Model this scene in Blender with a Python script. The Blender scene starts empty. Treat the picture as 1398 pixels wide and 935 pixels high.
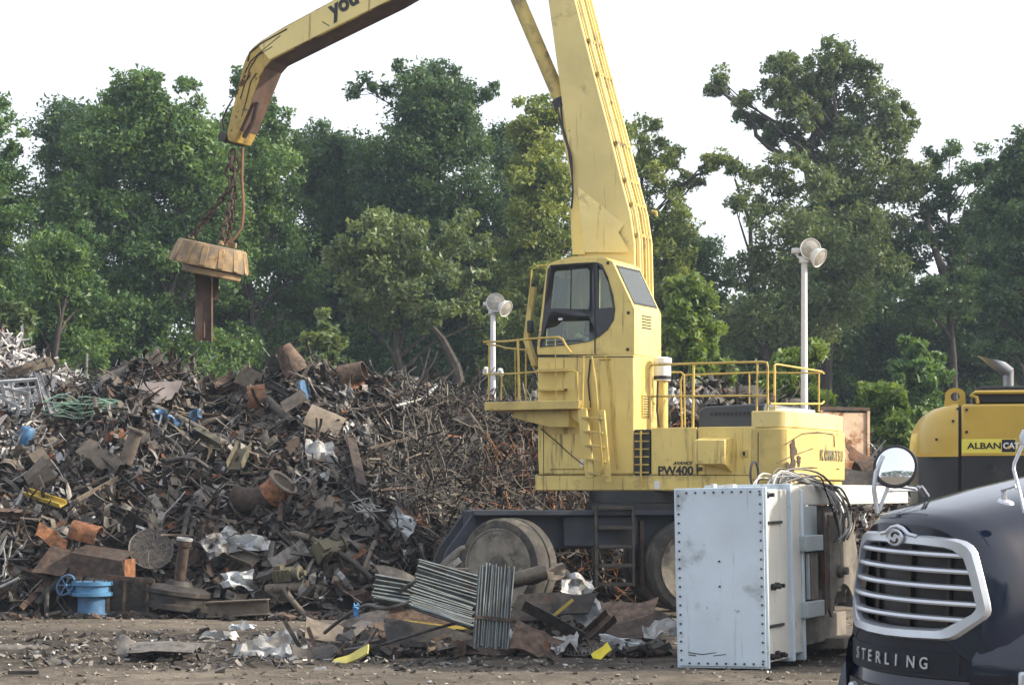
import bpy, bmesh, math, random
import numpy as np
from mathutils import Vector, Matrix, noise as mnoise
SC = bpy.context.scene
COL = SC.collection
R = math.radians
random.seed(7)
RNG = np.random.default_rng(11)

# ------------------------------------------------------------------ camera, sky, sun, exposure
F, CX, HY, H = 2800.0, 699.0, 671.0, 2.1      # focal length (photo px), centre column, horizon row, eye height (m)
cam = bpy.data.cameras.new('camera')
cam.sensor_width = 36.0
cam.lens = 36.0 * F / 1398.0
cam.shift_y = (HY - 467.5) / 1398.0
cam.clip_end = 3000
camo = bpy.data.objects.new('camera', cam)
camo.location = (0, 0, H)
camo.rotation_euler = (R(90), 0, 0)
COL.objects.link(camo)
SC.camera = camo

SUN_AZ, SUN_EL = R(95), R(30)                # azimuth clockwise from +Y (view direction)
W = bpy.data.worlds.new('World')
SC.world = W
W.use_nodes = True
wn = W.node_tree
sky = wn.nodes.new('ShaderNodeTexSky')
sky.sky_type = 'NISHITA'
sky.sun_disc = False
sky.sun_elevation = SUN_EL
sky.sun_rotation = SUN_AZ
sky.air_density = 1.0
sky.dust_density = 5.0
sky.ozone_density = 1.0
bg = wn.nodes['Background']
bg.inputs['Strength'].default_value = 0.15
veil = wn.nodes.new('ShaderNodeMix')           # thin even high haze over the whole sky
veil.data_type = 'RGBA'; veil.inputs[0].default_value = 0.6
veil.inputs[7].default_value = (7.0, 7.15, 7.5, 1)
wn.links.new(sky.outputs[0], veil.inputs[6])
wn.links.new(veil.outputs[2], bg.inputs[0])
sl = bpy.data.lights.new('sun', 'SUN')
sl.energy = 4.3
sl.angle = R(2.0)
sl.color = (1.0, 0.90, 0.74)
so = bpy.data.objects.new('sun', sl)
so.rotation_euler = Vector((-math.sin(SUN_AZ) * math.cos(SUN_EL), -math.cos(SUN_AZ) * math.cos(SUN_EL), -math.sin(SUN_EL))).to_track_quat('-Z', 'Y').to_euler()
so.location = (20, -5, 25)
COL.objects.link(so)
SC.view_settings.view_transform = 'Standard'
SC.view_settings.look = 'None'
SC.view_settings.gamma = 1
SC.view_settings.exposure = 0.66

# ------------------------------------------------------------------ helpers
def P(px, py, D):
    """world point seen at a photo pixel at depth D"""
    return Vector(((px - CX) * D / F, D, H + (HY - py) * D / F))

def tag(o, label=None, cat=None, group=None, kind=None):
    if label: o['label'] = label
    if cat: o['category'] = cat
    if group: o['group'] = group
    if kind: o['kind'] = kind
    return o

def empty(name, loc=(0, 0, 0), rz=0.0, label=None, cat=None, group=None):
    o = bpy.data.objects.new(name, None)
    o.empty_display_size = 0.3
    o.location = loc
    o.rotation_euler = (0, 0, rz)
    COL.objects.link(o)
    return tag(o, label, cat, group)

def frame_of(d):
    d = d.normalized()
    up = Vector((0, 0, 1)) if abs(d.z) < 0.95 else Vector((1, 0, 0))
    a = d.cross(up).normalized()
    return a, a.cross(d).normalized()

class MB:
    def __init__(s):
        s.v, s.f = [], []
    def add(s, vs, fs, M=None):
        o = len(s.v)
        if M is not None: vs = [M @ Vector(p) for p in vs]
        s.v += [tuple(p) for p in vs]
        s.f += [tuple(i + o for i in f) for f in fs]
        return s
    def bx(s, x0, x1, y0, y1, z0, z1, M=None):
        x0, x1 = min(x0, x1), max(x0, x1); y0, y1 = min(y0, y1), max(y0, y1); z0, z1 = min(z0, z1), max(z0, z1)
        vs = [(x0, y0, z0), (x1, y0, z0), (x1, y1, z0), (x0, y1, z0), (x0, y0, z1), (x1, y0, z1), (x1, y1, z1), (x0, y1, z1)]
        return s.add(vs, [(0, 3, 2, 1), (4, 5, 6, 7), (0, 1, 5, 4), (1, 2, 6, 5), (2, 3, 7, 6), (3, 0, 4, 7)], M)
    def cb(s, c, sz, M=None):
        return s.bx(c[0] - sz[0] / 2, c[0] + sz[0] / 2, c[1] - sz[1] / 2, c[1] + sz[1] / 2, c[2] - sz[2] / 2, c[2] + sz[2] / 2, M)
    def prism(s, poly, a, b, ax='y', M=None):
        n = len(poly)
        def pt(p, t):
            return (p[0], t, p[1]) if ax == 'y' else ((t, p[0], p[1]) if ax == 'x' else (p[0], p[1], t))
        vs = [pt(p, a) for p in poly] + [pt(p, b) for p in poly]
        area = sum(poly[i][0] * poly[(i + 1) % n][1] - poly[(i + 1) % n][0] * poly[i][1] for i in range(n))
        flip = (area > 0) == ((b > a) if ax != 'y' else (b < a))
        fs = [tuple(range(n)), tuple(range(2 * n - 1, n - 1, -1))] + [(i, i + n, (i + 1) % n + n, (i + 1) % n) for i in range(n)]
        if flip: fs = [tuple(reversed(f)) for f in fs]
        return s.add(vs, fs, M)
    def tube(s, pts, r, n=8, cap=True, M=None, closed=False):
        pts = [Vector(p) for p in pts]
        m = len(pts)
        rs = r if isinstance(r, (list, tuple)) else [r] * m
        vs, fs = [], []
        a = None
        for i, p in enumerate(pts):
            if closed: d = pts[(i + 1) % m] - pts[i - 1]
            else: d = pts[min(i + 1, m - 1)] - pts[max(i - 1, 0)]
            if d.length < 1e-9: d = Vector((0, 0, 1))
            d.normalize()
            if a is None: a, b = frame_of(d)
            else:
                a = (a - d * a.dot(d))
                a = a.normalized() if a.length > 1e-6 else frame_of(d)[0]
                b = a.cross(d).normalized()
            for k in range(n):
                t = 2 * math.pi * k / n
                vs.append(p + (a * math.cos(t) + b * math.sin(t)) * rs[i])
        for i in range(m if closed else m - 1):
            j = (i + 1) % m
            for k in range(n):
                q = (k + 1) % n
                fs.append((i * n + k, i * n + q, j * n + q, j * n + k))
        if cap and not closed:
            fs.append(tuple(range(n - 1, -1, -1)))
            fs.append(tuple((m - 1) * n + k for k in range(n)))
        return s.add(vs, fs, M)
    def bar(s, p, q, w, h, M=None):
        """rectangular bar from p to q"""
        p, q = Vector(p), Vector(q)
        d = (q - p); a, b = frame_of(d)
        vs = []
        for o in (p, q):
            for (i, j) in ((-1, -1), (1, -1), (1, 1), (-1, 1)):
                vs.append(o + a * (i * w / 2) + b * (j * h / 2))
        return s.add(vs, [(0, 3, 2, 1), (4, 5, 6, 7), (0, 1, 5, 4), (1, 2, 6, 5), (2, 3, 7, 6), (3, 0, 4, 7)], M)
    def lathe(s, prof, n=24, M=None, cap=True):
        """profile [(radius, height)] about local z"""
        vs, fs = [], []
        for (r, h) in prof:
            for k in range(n):
                t = 2 * math.pi * k / n
                vs.append((r * math.cos(t), r * math.sin(t), h))
        for i in range(len(prof) - 1):
            for k in range(n):
                q = (k + 1) % n
                fs.append((i * n + k, i * n + q, (i + 1) * n + q, (i + 1) * n + k))
        if cap and prof[0][0] > 1e-4: fs.append(tuple(range(n - 1, -1, -1)))
        if cap and prof[-1][0] > 1e-4: fs.append(tuple((len(prof) - 1) * n + k for k in range(n)))
        return s.add(vs, fs, M)
    def grid(s, nu, nv, fn, thick=0.0, M=None):
        """sheet fn(u,v) for u,v in 0..1, given a thickness along its own normal"""
        top = [Vector(fn(i / (nu - 1), j / (nv - 1))) for j in range(nv) for i in range(nu)]
        q = [(j * nu + i, j * nu + i + 1, (j + 1) * nu + i + 1, (j + 1) * nu + i) for j in range(nv - 1) for i in range(nu - 1)]
        if thick <= 0: return s.add(top, q, M)
        nrm = [Vector((0, 0, 0)) for _ in top]
        for f in q:
            nn = (top[f[1]] - top[f[0]]).cross(top[f[3]] - top[f[0]])
            for i in f: nrm[i] += nn
        bot = [p - (nr.normalized() if nr.length > 0 else Vector((0, 0, 1))) * thick for p, nr in zip(top, nrm)]
        n = len(top)
        fs = list(q) + [tuple(reversed([i + n for i in f])) for f in q]
        rim = [i for i in range(nu)] + [j * nu + nu - 1 for j in range(1, nv)] + [(nv - 1) * nu + i for i in range(nu - 2, -1, -1)] + [j * nu for j in range(nv - 2, 0, -1)]
        for k in range(len(rim)):
            a, b = rim[k], rim[(k + 1) % len(rim)]
            fs.append((b, a, a + n, b + n))
        return s.add(top + bot, fs, M)
    def mesh(s, name, mat=None, ang=35):
        me = bpy.data.meshes.new(name)
        me.from_pydata(s.v, [], s.f)
        if len(s.f) < 20000:
            b = bmesh.new(); b.from_mesh(me); bmesh.ops.recalc_face_normals(b, faces=b.faces); b.to_mesh(me); b.free()
        me.polygons.foreach_set('use_smooth', [True] * len(me.polygons))
        me.set_sharp_from_angle(angle=R(ang))
        if mat: me.materials.append(mat)
        me.update()
        return me
    def build(s, name, mat, parent=None, bevel=0.0, seg=2, ang=35):
        return obj(name, s.mesh(name, mat, ang), parent, bevel, seg)

def obj(name, me, parent=None, bevel=0.0, seg=2):
    o = bpy.data.objects.new(name, me)
    COL.objects.link(o)
    if parent: o.parent = parent
    if bevel > 0:
        m = o.modifiers.new('bevel', 'BEVEL')
        m.width = bevel; m.segments = seg; m.limit_method = 'ANGLE'; m.angle_limit = R(40)
    return o

def fast_mesh(name, V, Q, mat, attr=None, smooth=False):
    """V (n,3) array, Q (m,k) face array of constant size k"""
    me = bpy.data.meshes.new(name)
    V = np.asarray(V, np.float32); Q = np.asarray(Q, np.int32)
    m, k = Q.shape
    me.vertices.add(len(V)); me.vertices.foreach_set('co', V.ravel())
    me.loops.add(m * k); me.loops.foreach_set('vertex_index', Q.ravel())
    me.polygons.add(m)
    me.polygons.foreach_set('loop_start', np.arange(0, m * k, k, dtype=np.int32))
    me.polygons.foreach_set('loop_total', np.full(m, k, np.int32))
    me.polygons.foreach_set('use_smooth', np.full(m, smooth, bool))
    if attr is not None:
        at = me.attributes.new('tint', 'FLOAT', 'POINT')
        at.data.foreach_set('value', np.asarray(attr, np.float32))
    me.materials.append(mat)
    me.update(calc_edges=True)
    return me

def copy_tree(o, parent=None):
    c = o.copy(); COL.objects.link(c); c.parent = parent
    for ch in list(o.children): copy_tree(ch, c)
    return c

def text(s, origin, right, up, size, mat, parent, bold=0.0, ext=0.004, xs=1.0, name='lettering', align='LEFT', shear=0.0, space=1.0):
    cu = bpy.data.curves.new('t', 'FONT')
    cu.body = s; cu.size = 1.0; cu.offset = bold; cu.align_x = align; cu.shear = shear; cu.space_character = space
    cu.extrude = ext / size
    cu.resolution_u = 3
    o = bpy.data.objects.new('t', cu); COL.objects.link(o)
    dg = bpy.context.evaluated_depsgraph_get(); dg.update()
    me = bpy.data.meshes.new_from_object(o.evaluated_get(dg))
    bpy.data.objects.remove(o)
    right, up = Vector(right).normalized(), Vector(up).normalized()
    nrm = right.cross(up)
    for v in me.vertices:
        v.co = Vector(origin) + right * (v.co.x * size * xs) + up * (v.co.y * size) + nrm * (v.co.z * size + ext)
    me.name = name
    me.materials.clear(); me.materials.append(mat)
    return obj(name, me, parent)

# ------------------------------------------------------------------ materials
MATS = {}
def nd(t, typ, **kw):
    n = t.nodes.new(typ)
    for k, v in kw.items():
        setattr(n, k, v)
    return n

def mat(name, col, rough=0.6, metal=0.0, var=0.25, scale=3.0, dirt=0.0, dcol=(0.06, 0.05, 0.04), dscale=1.3, rust=0.0, rcol=(0.16, 0.055, 0.02), rscale=2.2,
        streak=0.0, scol=(0.10, 0.055, 0.025), bump=0.0, bscale=30.0, hue=0.0, objvar=0.0, coat=0.0, spec=0.5, alpha=None):
    if name in MATS: return MATS[name]
    m = bpy.data.materials.new(name)
    MATS[name] = m
    m.use_nodes = True
    t = m.node_tree
    b = t.nodes['Principled BSDF']
    lk = t.links.new
    tc = nd(t, 'ShaderNodeTexCoord'); oi = nd(t, 'ShaderNodeObjectInfo')
    mm = nd(t, 'ShaderNodeMath', operation='MULTIPLY'); lk(oi.outputs['Random'], mm.inputs[0]); mm.inputs[1].default_value = 57.0
    va = nd(t, 'ShaderNodeVectorMath', operation='ADD'); lk(tc.outputs['Object'], va.inputs[0]); lk(mm.outputs[0], va.inputs[1])
    vec = va.outputs[0]
    def nz(sc, det=6, rgh=0.6, v=None):
        n = nd(t, 'ShaderNodeTexNoise'); n.inputs['Scale'].default_value = sc; n.inputs['Detail'].default_value = det; n.inputs['Roughness'].default_value = rgh
        lk(v or vec, n.inputs['Vector']); return n.outputs['Fac']
    def ramp(fac, a, bb):
        r = nd(t, 'ShaderNodeMapRange'); r.inputs['From Min'].default_value = a; r.inputs['From Max'].default_value = bb
        r.interpolation_type = 'SMOOTHSTEP'; lk(fac, r.inputs['Value']); return r.outputs[0]
    def mix(fac, c1, c2):
        x = nd(t, 'ShaderNodeMix', data_type='RGBA')
        if isinstance(fac, float): x.inputs[0].default_value = fac
        else: lk(fac, x.inputs[0])
        for sck, c in ((x.inputs[6], c1), (x.inputs[7], c2)):
            if isinstance(c, tuple): sck.default_value = (*c, 1)
            else: lk(c, sck)
        return x.outputs[2]
    lo = tuple(c * (1 - var) for c in col); hi = tuple(min(1, c * (1 + var)) for c in col)
    c = mix(ramp(nz(scale), 0.3, 0.7), lo, hi)
    if objvar > 0:
        hs = nd(t, 'ShaderNodeHueSaturation'); mr = nd(t, 'ShaderNodeMapRange'); lk(oi.outputs['Random'], mr.inputs[0])
        mr.inputs[3].default_value = 1 - objvar; mr.inputs[4].default_value = 1 + objvar; lk(mr.outputs[0], hs.inputs['Value']); lk(c, hs.inputs['Color']); c = hs.outputs[0]
    rg = None
    if streak > 0:
        mp = nd(t, 'ShaderNodeMapping'); mp.inputs['Scale'].default_value = (6, 6, 0.35); lk(vec, mp.inputs[0])
        s = ramp(nz(1.6, 5, 0.65, mp.outputs[0]), 0.66 - 0.22 * streak, 0.76 - 0.20 * streak)
        s2 = nd(t, 'ShaderNodeMath', operation='MULTIPLY'); lk(s, s2.inputs[0]); s2.inputs[1].default_value = 0.75
        c = mix(s2.outputs[0], c, scol)
    if dirt > 0:
        d = ramp(nz(dscale, 9, 0.68), 0.63 - 0.28 * dirt, 0.73 - 0.24 * dirt)
        d2 = nd(t, 'ShaderNodeMath', operation='MULTIPLY'); lk(d, d2.inputs[0]); d2.inputs[1].default_value = 0.85
        c = mix(d2.outputs[0], c, dcol)
    if rust > 0:
        rr = mix(ramp(nz(rscale * 3.1, 6, 0.7), 0.35, 0.65), rcol, tuple(k * 0.4 for k in rcol))
        f = ramp(nz(rscale, 9, 0.7), 0.70 - 0.36 * rust, 0.74 - 0.30 * rust)
        c = mix(f, c, rr)
        q = nd(t, 'ShaderNodeMapRange'); lk(f, q.inputs[0]); q.inputs[3].default_value = rough; q.inputs[4].default_value = 0.85; rg = q.outputs[0]
    lk(c, b.inputs['Base Color'])
    b.inputs['Roughness'].default_value = rough
    if rg: lk(rg, b.inputs['Roughness'])
    b.inputs['Metallic'].default_value = metal
    b.inputs['Specular IOR Level'].default_value = spec
    b.inputs['Coat Weight'].default_value = coat
    b.inputs['Coat Roughness'].default_value = 0.08
    if bump > 0:
        bp = nd(t, 'ShaderNodeBump'); bp.inputs['Strength'].default_value = bump; bp.inputs['Distance'].default_value = 0.02
        lk(nz(bscale, 5, 0.6), bp.inputs['Height']); lk(bp.outputs[0], b.inputs['Normal'])
    return m

YEL = (0.70, 0.545, 0.175)
m_yel = mat('yellow_paint', YEL, 0.5, var=0.10, scale=1.2, dirt=0.30, dcol=(0.33, 0.245, 0.085), dscale=1.3, streak=0.45, scol=(0.17, 0.11, 0.04), rust=0.17, rscale=3.0, rcol=(0.13, 0.07, 0.03), bump=0.05, bscale=14)
m_yelpale = mat('faded_yellow_paint', (0.71, 0.58, 0.235), 0.55, var=0.10, scale=0.8, dirt=0.20, dcol=(0.40, 0.31, 0.13), streak=0.30, scol=(0.28, 0.19, 0.07), rust=0.10, rscale=4, bump=0.04, bscale=10)
m_yelrust = mat('rust_streaked_yellow_paint', (0.46, 0.32, 0.08), 0.62, var=0.2, scale=2, dirt=0.40, dcol=(0.09, 0.05, 0.02), streak=0.35, rust=0.36, rcol=(0.15, 0.065, 0.02), bump=0.2)
m_yelworn = mat('worn_yellow_paint', (0.52, 0.40, 0.13), 0.6, var=0.14, scale=2.4, dirt=0.35, dcol=(0.22, 0.17, 0.09), streak=0.3, rust=0.22, rcol=(0.14, 0.07, 0.03), bump=0.2, bscale=9)
m_rail = mat('yellow_rail_paint', (0.50, 0.36, 0.09), 0.55, var=0.2, scale=3, rust=0.2, rscale=5)
m_black = mat('black_plastic', (0.014, 0.015, 0.017), 0.45, var=0.2)
m_blackgloss = mat('black_gloss', (0.010, 0.011, 0.013), 0.22, var=0.1)
m_chassis = mat('blue_grey_chassis_paint', (0.030, 0.036, 0.050), 0.6, var=0.3, scale=2.5, dirt=0.45, dcol=(0.055, 0.045, 0.036), rust=0.14, bump=0.2)
m_hood = mat('slate_hood_paint', (0.040, 0.050, 0.065), 0.45, var=0.15, dirt=0.2)
m_tyre = mat('dusty_solid_rubber', (0.050, 0.046, 0.041), 0.9, var=0.4, scale=5, dirt=0.36, dcol=(0.135, 0.118, 0.095), bump=0.6, bscale=12)
m_rim = mat('mud_caked_rim', (0.175, 0.158, 0.130), 0.85, var=0.35, scale=4, dirt=0.36, dscale=3, dcol=(0.055, 0.046, 0.04), rust=0.12, bump=0.5, bscale=14)
m_steel = mat('dark_worn_steel', (0.055, 0.048, 0.042), 0.6, metal=0.3, var=0.3, scale=5, rust=0.3, rcol=(0.10, 0.045, 0.02), bump=0.2)
m_rustdk = mat('dark_rusted_steel', (0.062, 0.040, 0.030), 0.8, var=0.35, scale=4, rust=0.35, rcol=(0.12, 0.05, 0.022), bump=0.3)
m_bolt = mat('bolt_steel', (0.03, 0.03, 0.032), 0.5, metal=0.5)
m_chrome = mat('silver_trim', (0.53, 0.56, 0.61), 0.30, metal=0.6, var=0.05, scale=6)
m_mirror = mat('mirror_glass', (0.85, 0.87, 0.9), 0.02, metal=1.0, var=0.01)
m_letter = mat('dark_lettering', (0.012, 0.012, 0.014), 0.5, var=0.2, rust=0.0, dirt=0.08, dcol=(0.3, 0.22, 0.08), dscale=9)
m_letterfade = mat('faded_grey_lettering', (0.15, 0.14, 0.10), 0.6, var=0.3, dirt=0.4, dcol=(0.36, 0.28, 0.10), dscale=12)
m_white = mat('white_paint', (0.72, 0.73, 0.74), 0.45, var=0.06, dirt=0.1, dcol=(0.3, 0.27, 0.22))
m_glass = mat('cab_glass', (0.15, 0.20, 0.205), 0.05, var=0.35, scale=1.6, spec=0.9, coat=0.6)
m_glasspale = mat('painted_sky_cab_glass', (0.42, 0.47, 0.50), 0.08, var=0.08, scale=1.4, spec=0.9, coat=0.6)  # pale base colour holds a painted sky reflection

def clear_glass():
    m = bpy.data.materials.new('clear_cab_glass'); m.use_nodes = True; t = m.node_tree
    t.nodes.remove(t.nodes['Principled BSDF'])
    tr_ = nd(t, 'ShaderNodeBsdfTransparent'); tr_.inputs[0].default_value = (0.78, 0.88, 0.88, 1)
    gl = nd(t, 'ShaderNodeBsdfGlossy'); gl.inputs['Roughness'].default_value = 0.03
    fz = nd(t, 'ShaderNodeFresnel'); fz.inputs[0].default_value = 1.7
    mx = nd(t, 'ShaderNodeMixShader'); t.links.new(fz.outputs[0], mx.inputs[0]); t.links.new(tr_.outputs[0], mx.inputs[1]); t.links.new(gl.outputs[0], mx.inputs[2])
    # film of dust on the pane
    df = nd(t, 'ShaderNodeBsdfDiffuse'); df.inputs[0].default_value = (0.42, 0.44, 0.42, 1)
    m2 = nd(t, 'ShaderNodeMixShader'); m2.inputs[0].default_value = 0.07
    t.links.new(mx.outputs[0], m2.inputs[1]); t.links.new(df.outputs[0], m2.inputs[2]); t.links.new(m2.outputs[0], t.nodes['Material Output'].inputs['Surface'])
    return m
m_clear = clear_glass()
def bool_cut(o, cutters):
    for c in cutters:
        md = o.modifiers.new('cut', 'BOOLEAN'); md.operation = 'DIFFERENCE'; md.object = c; md.solver = 'EXACT'
    dg = bpy.context.evaluated_depsgraph_get(); dg.update()
    me = bpy.data.meshes.new_from_object(o.evaluated_get(dg))
    o.modifiers.clear(); o.data = me
    return o
def drop(objs):
    for c in objs: bpy.data.objects.remove(c)
# ------------------------------------------------------------------ ground and scrap mound (terrain)
def fbm(x, y, s=1.0, o=4, seed=0.0):
    return mnoise.fractal(Vector((x * s + seed, y * s - seed * 0.7, seed * 1.3)), 1.0, 2.0, o)
def gz(x, y):
    if abs(x) > 14 or y < 18 or y > 40: return -0.05
    z = 0.05 * fbm(x * 0.45, y, 0.6, 4, 3.1) + 0.02 * fbm(x, y, 4.0, 3, 8.0)
    return z - 0.05
xs_ = np.concatenate([[-250, -120, -60, -30, -18], np.arange(-12, 12.01, 0.14), [18, 30, 60, 120, 250]])
ys_ = np.concatenate([[-110, -40, -10, 8, 16], np.arange(20, 38.01, 0.11), [42, 50, 70, 100, 160, 300]])
V = np.array([(x, y, gz(x, y)) for y in ys_ for x in xs_])
nx, ny = len(xs_), len(ys_)
ii = np.arange(nx - 1)[None, :] + np.arange(ny - 1)[:, None] * nx
Q = np.stack([ii, ii + 1, ii + 1 + nx, ii + nx], -1).reshape(-1, 4)

def ground_mat():
    m = bpy.data.materials.new('yard_dirt'); m.use_nodes = True; t = m.node_tree; lk = t.links.new
    b = t.nodes['Principled BSDF']; b.inputs['Roughness'].default_value = 0.92; b.inputs['Specular IOR Level'].default_value = 0.2
    tc = nd(t, 'ShaderNodeTexCoord')
    def nz(sc, det=8, rg=0.65, stretch=None):
        n = nd(t, 'ShaderNodeTexNoise'); n.inputs['Scale'].default_value = sc; n.inputs['Detail'].default_value = det; n.inputs['Roughness'].default_value = rg
        if stretch:
            mp = nd(t, 'ShaderNodeMapping'); mp.inputs['Scale'].default_value = stretch; lk(tc.outputs['Object'], mp.inputs[0]); lk(mp.outputs[0], n.inputs['Vector'])
        else: lk(tc.outputs['Object'], n.inputs['Vector'])
        return n.outputs['Fac']
    def mr(v, a, bb, c=0.0, d=1.0):
        r = nd(t, 'ShaderNodeMapRange'); r.interpolation_type = 'SMOOTHSTEP'; lk(v, r.inputs[0])
        for i, q in enumerate((a, bb, c, d)): r.inputs[i + 1].default_value = q
        return r.outputs[0]
    def math_(op, x, y):
        n = nd(t, 'ShaderNodeMath', operation=op)
        for i, q in enumerate((x, y)):
            if isinstance(q, float): n.inputs[i].default_value = q
            else: lk(q, n.inputs[i])
        return n.outputs[0]
    def mix(f, c1, c2):
        x = nd(t, 'ShaderNodeMix', data_type='RGBA'); lk(f, x.inputs[0])
        for s_, c in ((x.inputs[6], c1), (x.inputs[7], c2)):
            if isinstance(c, tuple): s_.default_value = (*c, 1)
            else: lk(c, s_)
        return x.outputs[2]
    sep = nd(t, 'ShaderNodeSeparateXYZ'); lk(tc.outputs['Object'], sep.inputs[0])
    # oily mud where machines churn (a band across the yard), dusty hardcore elsewhere
    yw = math_('ADD', sep.outputs['Y'], math_('MULTIPLY', math_('SUBTRACT', nz(0.35, 5, 0.6, (0.5, 1, 1)), 0.5), 5.0))
    band = math_('MULTIPLY', mr(yw, 23.6, 25.4), mr(yw, 34.5, 30.5))
    patch = mr(nz(0.9, 8, 0.7, (0.35, 1.0, 1)), 0.40, 0.62)
    mud = math_('MAXIMUM', math_('MULTIPLY', band, mr(nz(1.4, 7, 0.7, (0.5, 1.2, 1)), 0.25, 0.55)), math_('MULTIPLY', patch, 0.55))
    dust = mix(mr(nz(3.0, 9, 0.75), 0.3, 0.7), (0.125, 0.107, 0.086), (0.25, 0.215, 0.17))
    mudc = mix(mr(nz(6.0, 8, 0.75), 0.3, 0.7), (0.028, 0.024, 0.021), (0.078, 0.064, 0.050))
    c = mix(mud, dust, mudc)
    sp = mr(nz(38.0, 3, 0.6), 0.60, 0.72)
    c = mix(math_('MULTIPLY', sp, 0.5), c, (0.33, 0.30, 0.26))
    lk(c, b.inputs['Base Color'])
    bp = nd(t, 'ShaderNodeBump'); bp.inputs['Strength'].default_value = 0.9; bp.inputs['Distance'].default_value = 0.06
    lk(math_('ADD', nz(9.0, 8, 0.7), math_('MULTIPLY', nz(45.0, 4, 0.6), 0.5)), bp.inputs['Height']); lk(bp.outputs[0], b.inputs['Normal'])
    return m
tag(obj('ground', fast_mesh('ground', V, Q, ground_mat(), smooth=True)), 'muddy brown dirt ground of the scrap yard', 'ground', kind='structure')

# mound height field --------------------------------------------------
RX = [-20, -12.2, -11.0, -9.9, -9.3, -8.8, -8.0, -7.4, -6.6, -6.0, -5.0, -4.2, -3.0, -1.5, 0.0, 2.0, 3.4, 4.4, 5.6, 7.0, 8.4, 9.6]
RZ = [5.8, 5.45, 5.1, 4.6, 4.35, 4.2, 4.65, 4.7, 4.25, 4.1, 4.4, 4.5, 4.2, 3.9, 3.75, 3.85, 4.2, 4.2, 3.95, 3.4, 2.4, 0.0]
def ridge(x): return float(np.interp(x, RX, RZ))
def base_y(x): return float(np.interp(x, [-20, -9, -6, -3.4, -2.2, -0.8, 0.5, 9.6], [35.2, 35.6, 35.9, 35.6, 36.3, 38.2, 38.7, 39.0]))
def mz(x, y):
    b = base_y(x) + 0.35 * fbm(x, 1.0, 0.9, 3, 5.0)
    r = float(np.interp(x, [-20, -8, -3, 0, 9.6], [43.6, 43.2, 43.0, 43.4, 45.0]))
    zr = ridge(x)
    t = (y - b) / (r - b)
    if t <= 0: return -0.4 + 0.4 * max(-1, t * 3) * 0 - 0.0
    if t < 1: z = zr * (0.16 * min(1, t * 9) + 0.84 * (t ** 0.95)) 
    else: z = zr * max(0.0, 1 - ((t - 1) / 1.1) ** 1.6)
    z += 0.34 * fbm(x, y, 0.55, 4, 1.7) * min(1, t * 3) * min(1, zr / 2)
    return max(-0.4, z)
gx = np.arange(-19, 9.9, 0.16); gy = np.arange(34.6, 52.0, 0.16)
MV = np.array([(x, y, mz(x, y)) for y in gy for x in gx]); nx, ny = len(gx), len(gy)
ii = np.arange(nx - 1)[None, :] + np.arange(ny - 1)[:, None] * nx
MQ = np.stack([ii, ii + 1, ii + 1 + nx, ii + nx], -1).reshape(-1, 4)
m_mound = mat('oily_scrap_dirt', (0.022, 0.019, 0.017), 0.9, var=0.5, scale=3, rust=0.15, rcol=(0.07, 0.035, 0.02), bump=0.9, bscale=9)
tag(obj('scrap_mound', fast_mesh('scrap_mound', MV, MQ, m_mound, smooth=True)), 'dark core of the big scrap metal mound behind the handler', 'scrap mound', kind='structure')
MZ = MV[:, 2].reshape(ny, nx)
def mzf(x, y):
    fx = min(max((x - gx[0]) / 0.16, 0), nx - 1.001); fy = min(max((y - gy[0]) / 0.16, 0), ny - 1.001)
    i, j = int(fx), int(fy); a, b = fx - i, fy - j
    return float(MZ[j, i] * (1 - a) * (1 - b) + MZ[j, i + 1] * a * (1 - b) + MZ[j + 1, i] * (1 - a) * b + MZ[j + 1, i + 1] * a * b)
def mnrm(x, y):
    e = 0.35
    return Vector((mzf(x - e, y) - mzf(x + e, y), mzf(x, y - e) - mzf(x, y + e), 2 * e)).normalized()
def hit(px, py):
    """first point of the mound (or ground) under a photo pixel"""
    d = Vector(((px - CX) / F, 1, (HY - py) / F)); D = 34.7
    while D < 51:
        p = Vector((0, 0, H)) + d * D
        if gx[0] < p.x < gx[-1] and mzf(p.x, p.y) >= p.z: return p
        if p.z < 0: return p
        D += 0.05
    x = d.x * 43
    return Vector((x, 43, mzf(x, 43)))
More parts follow.
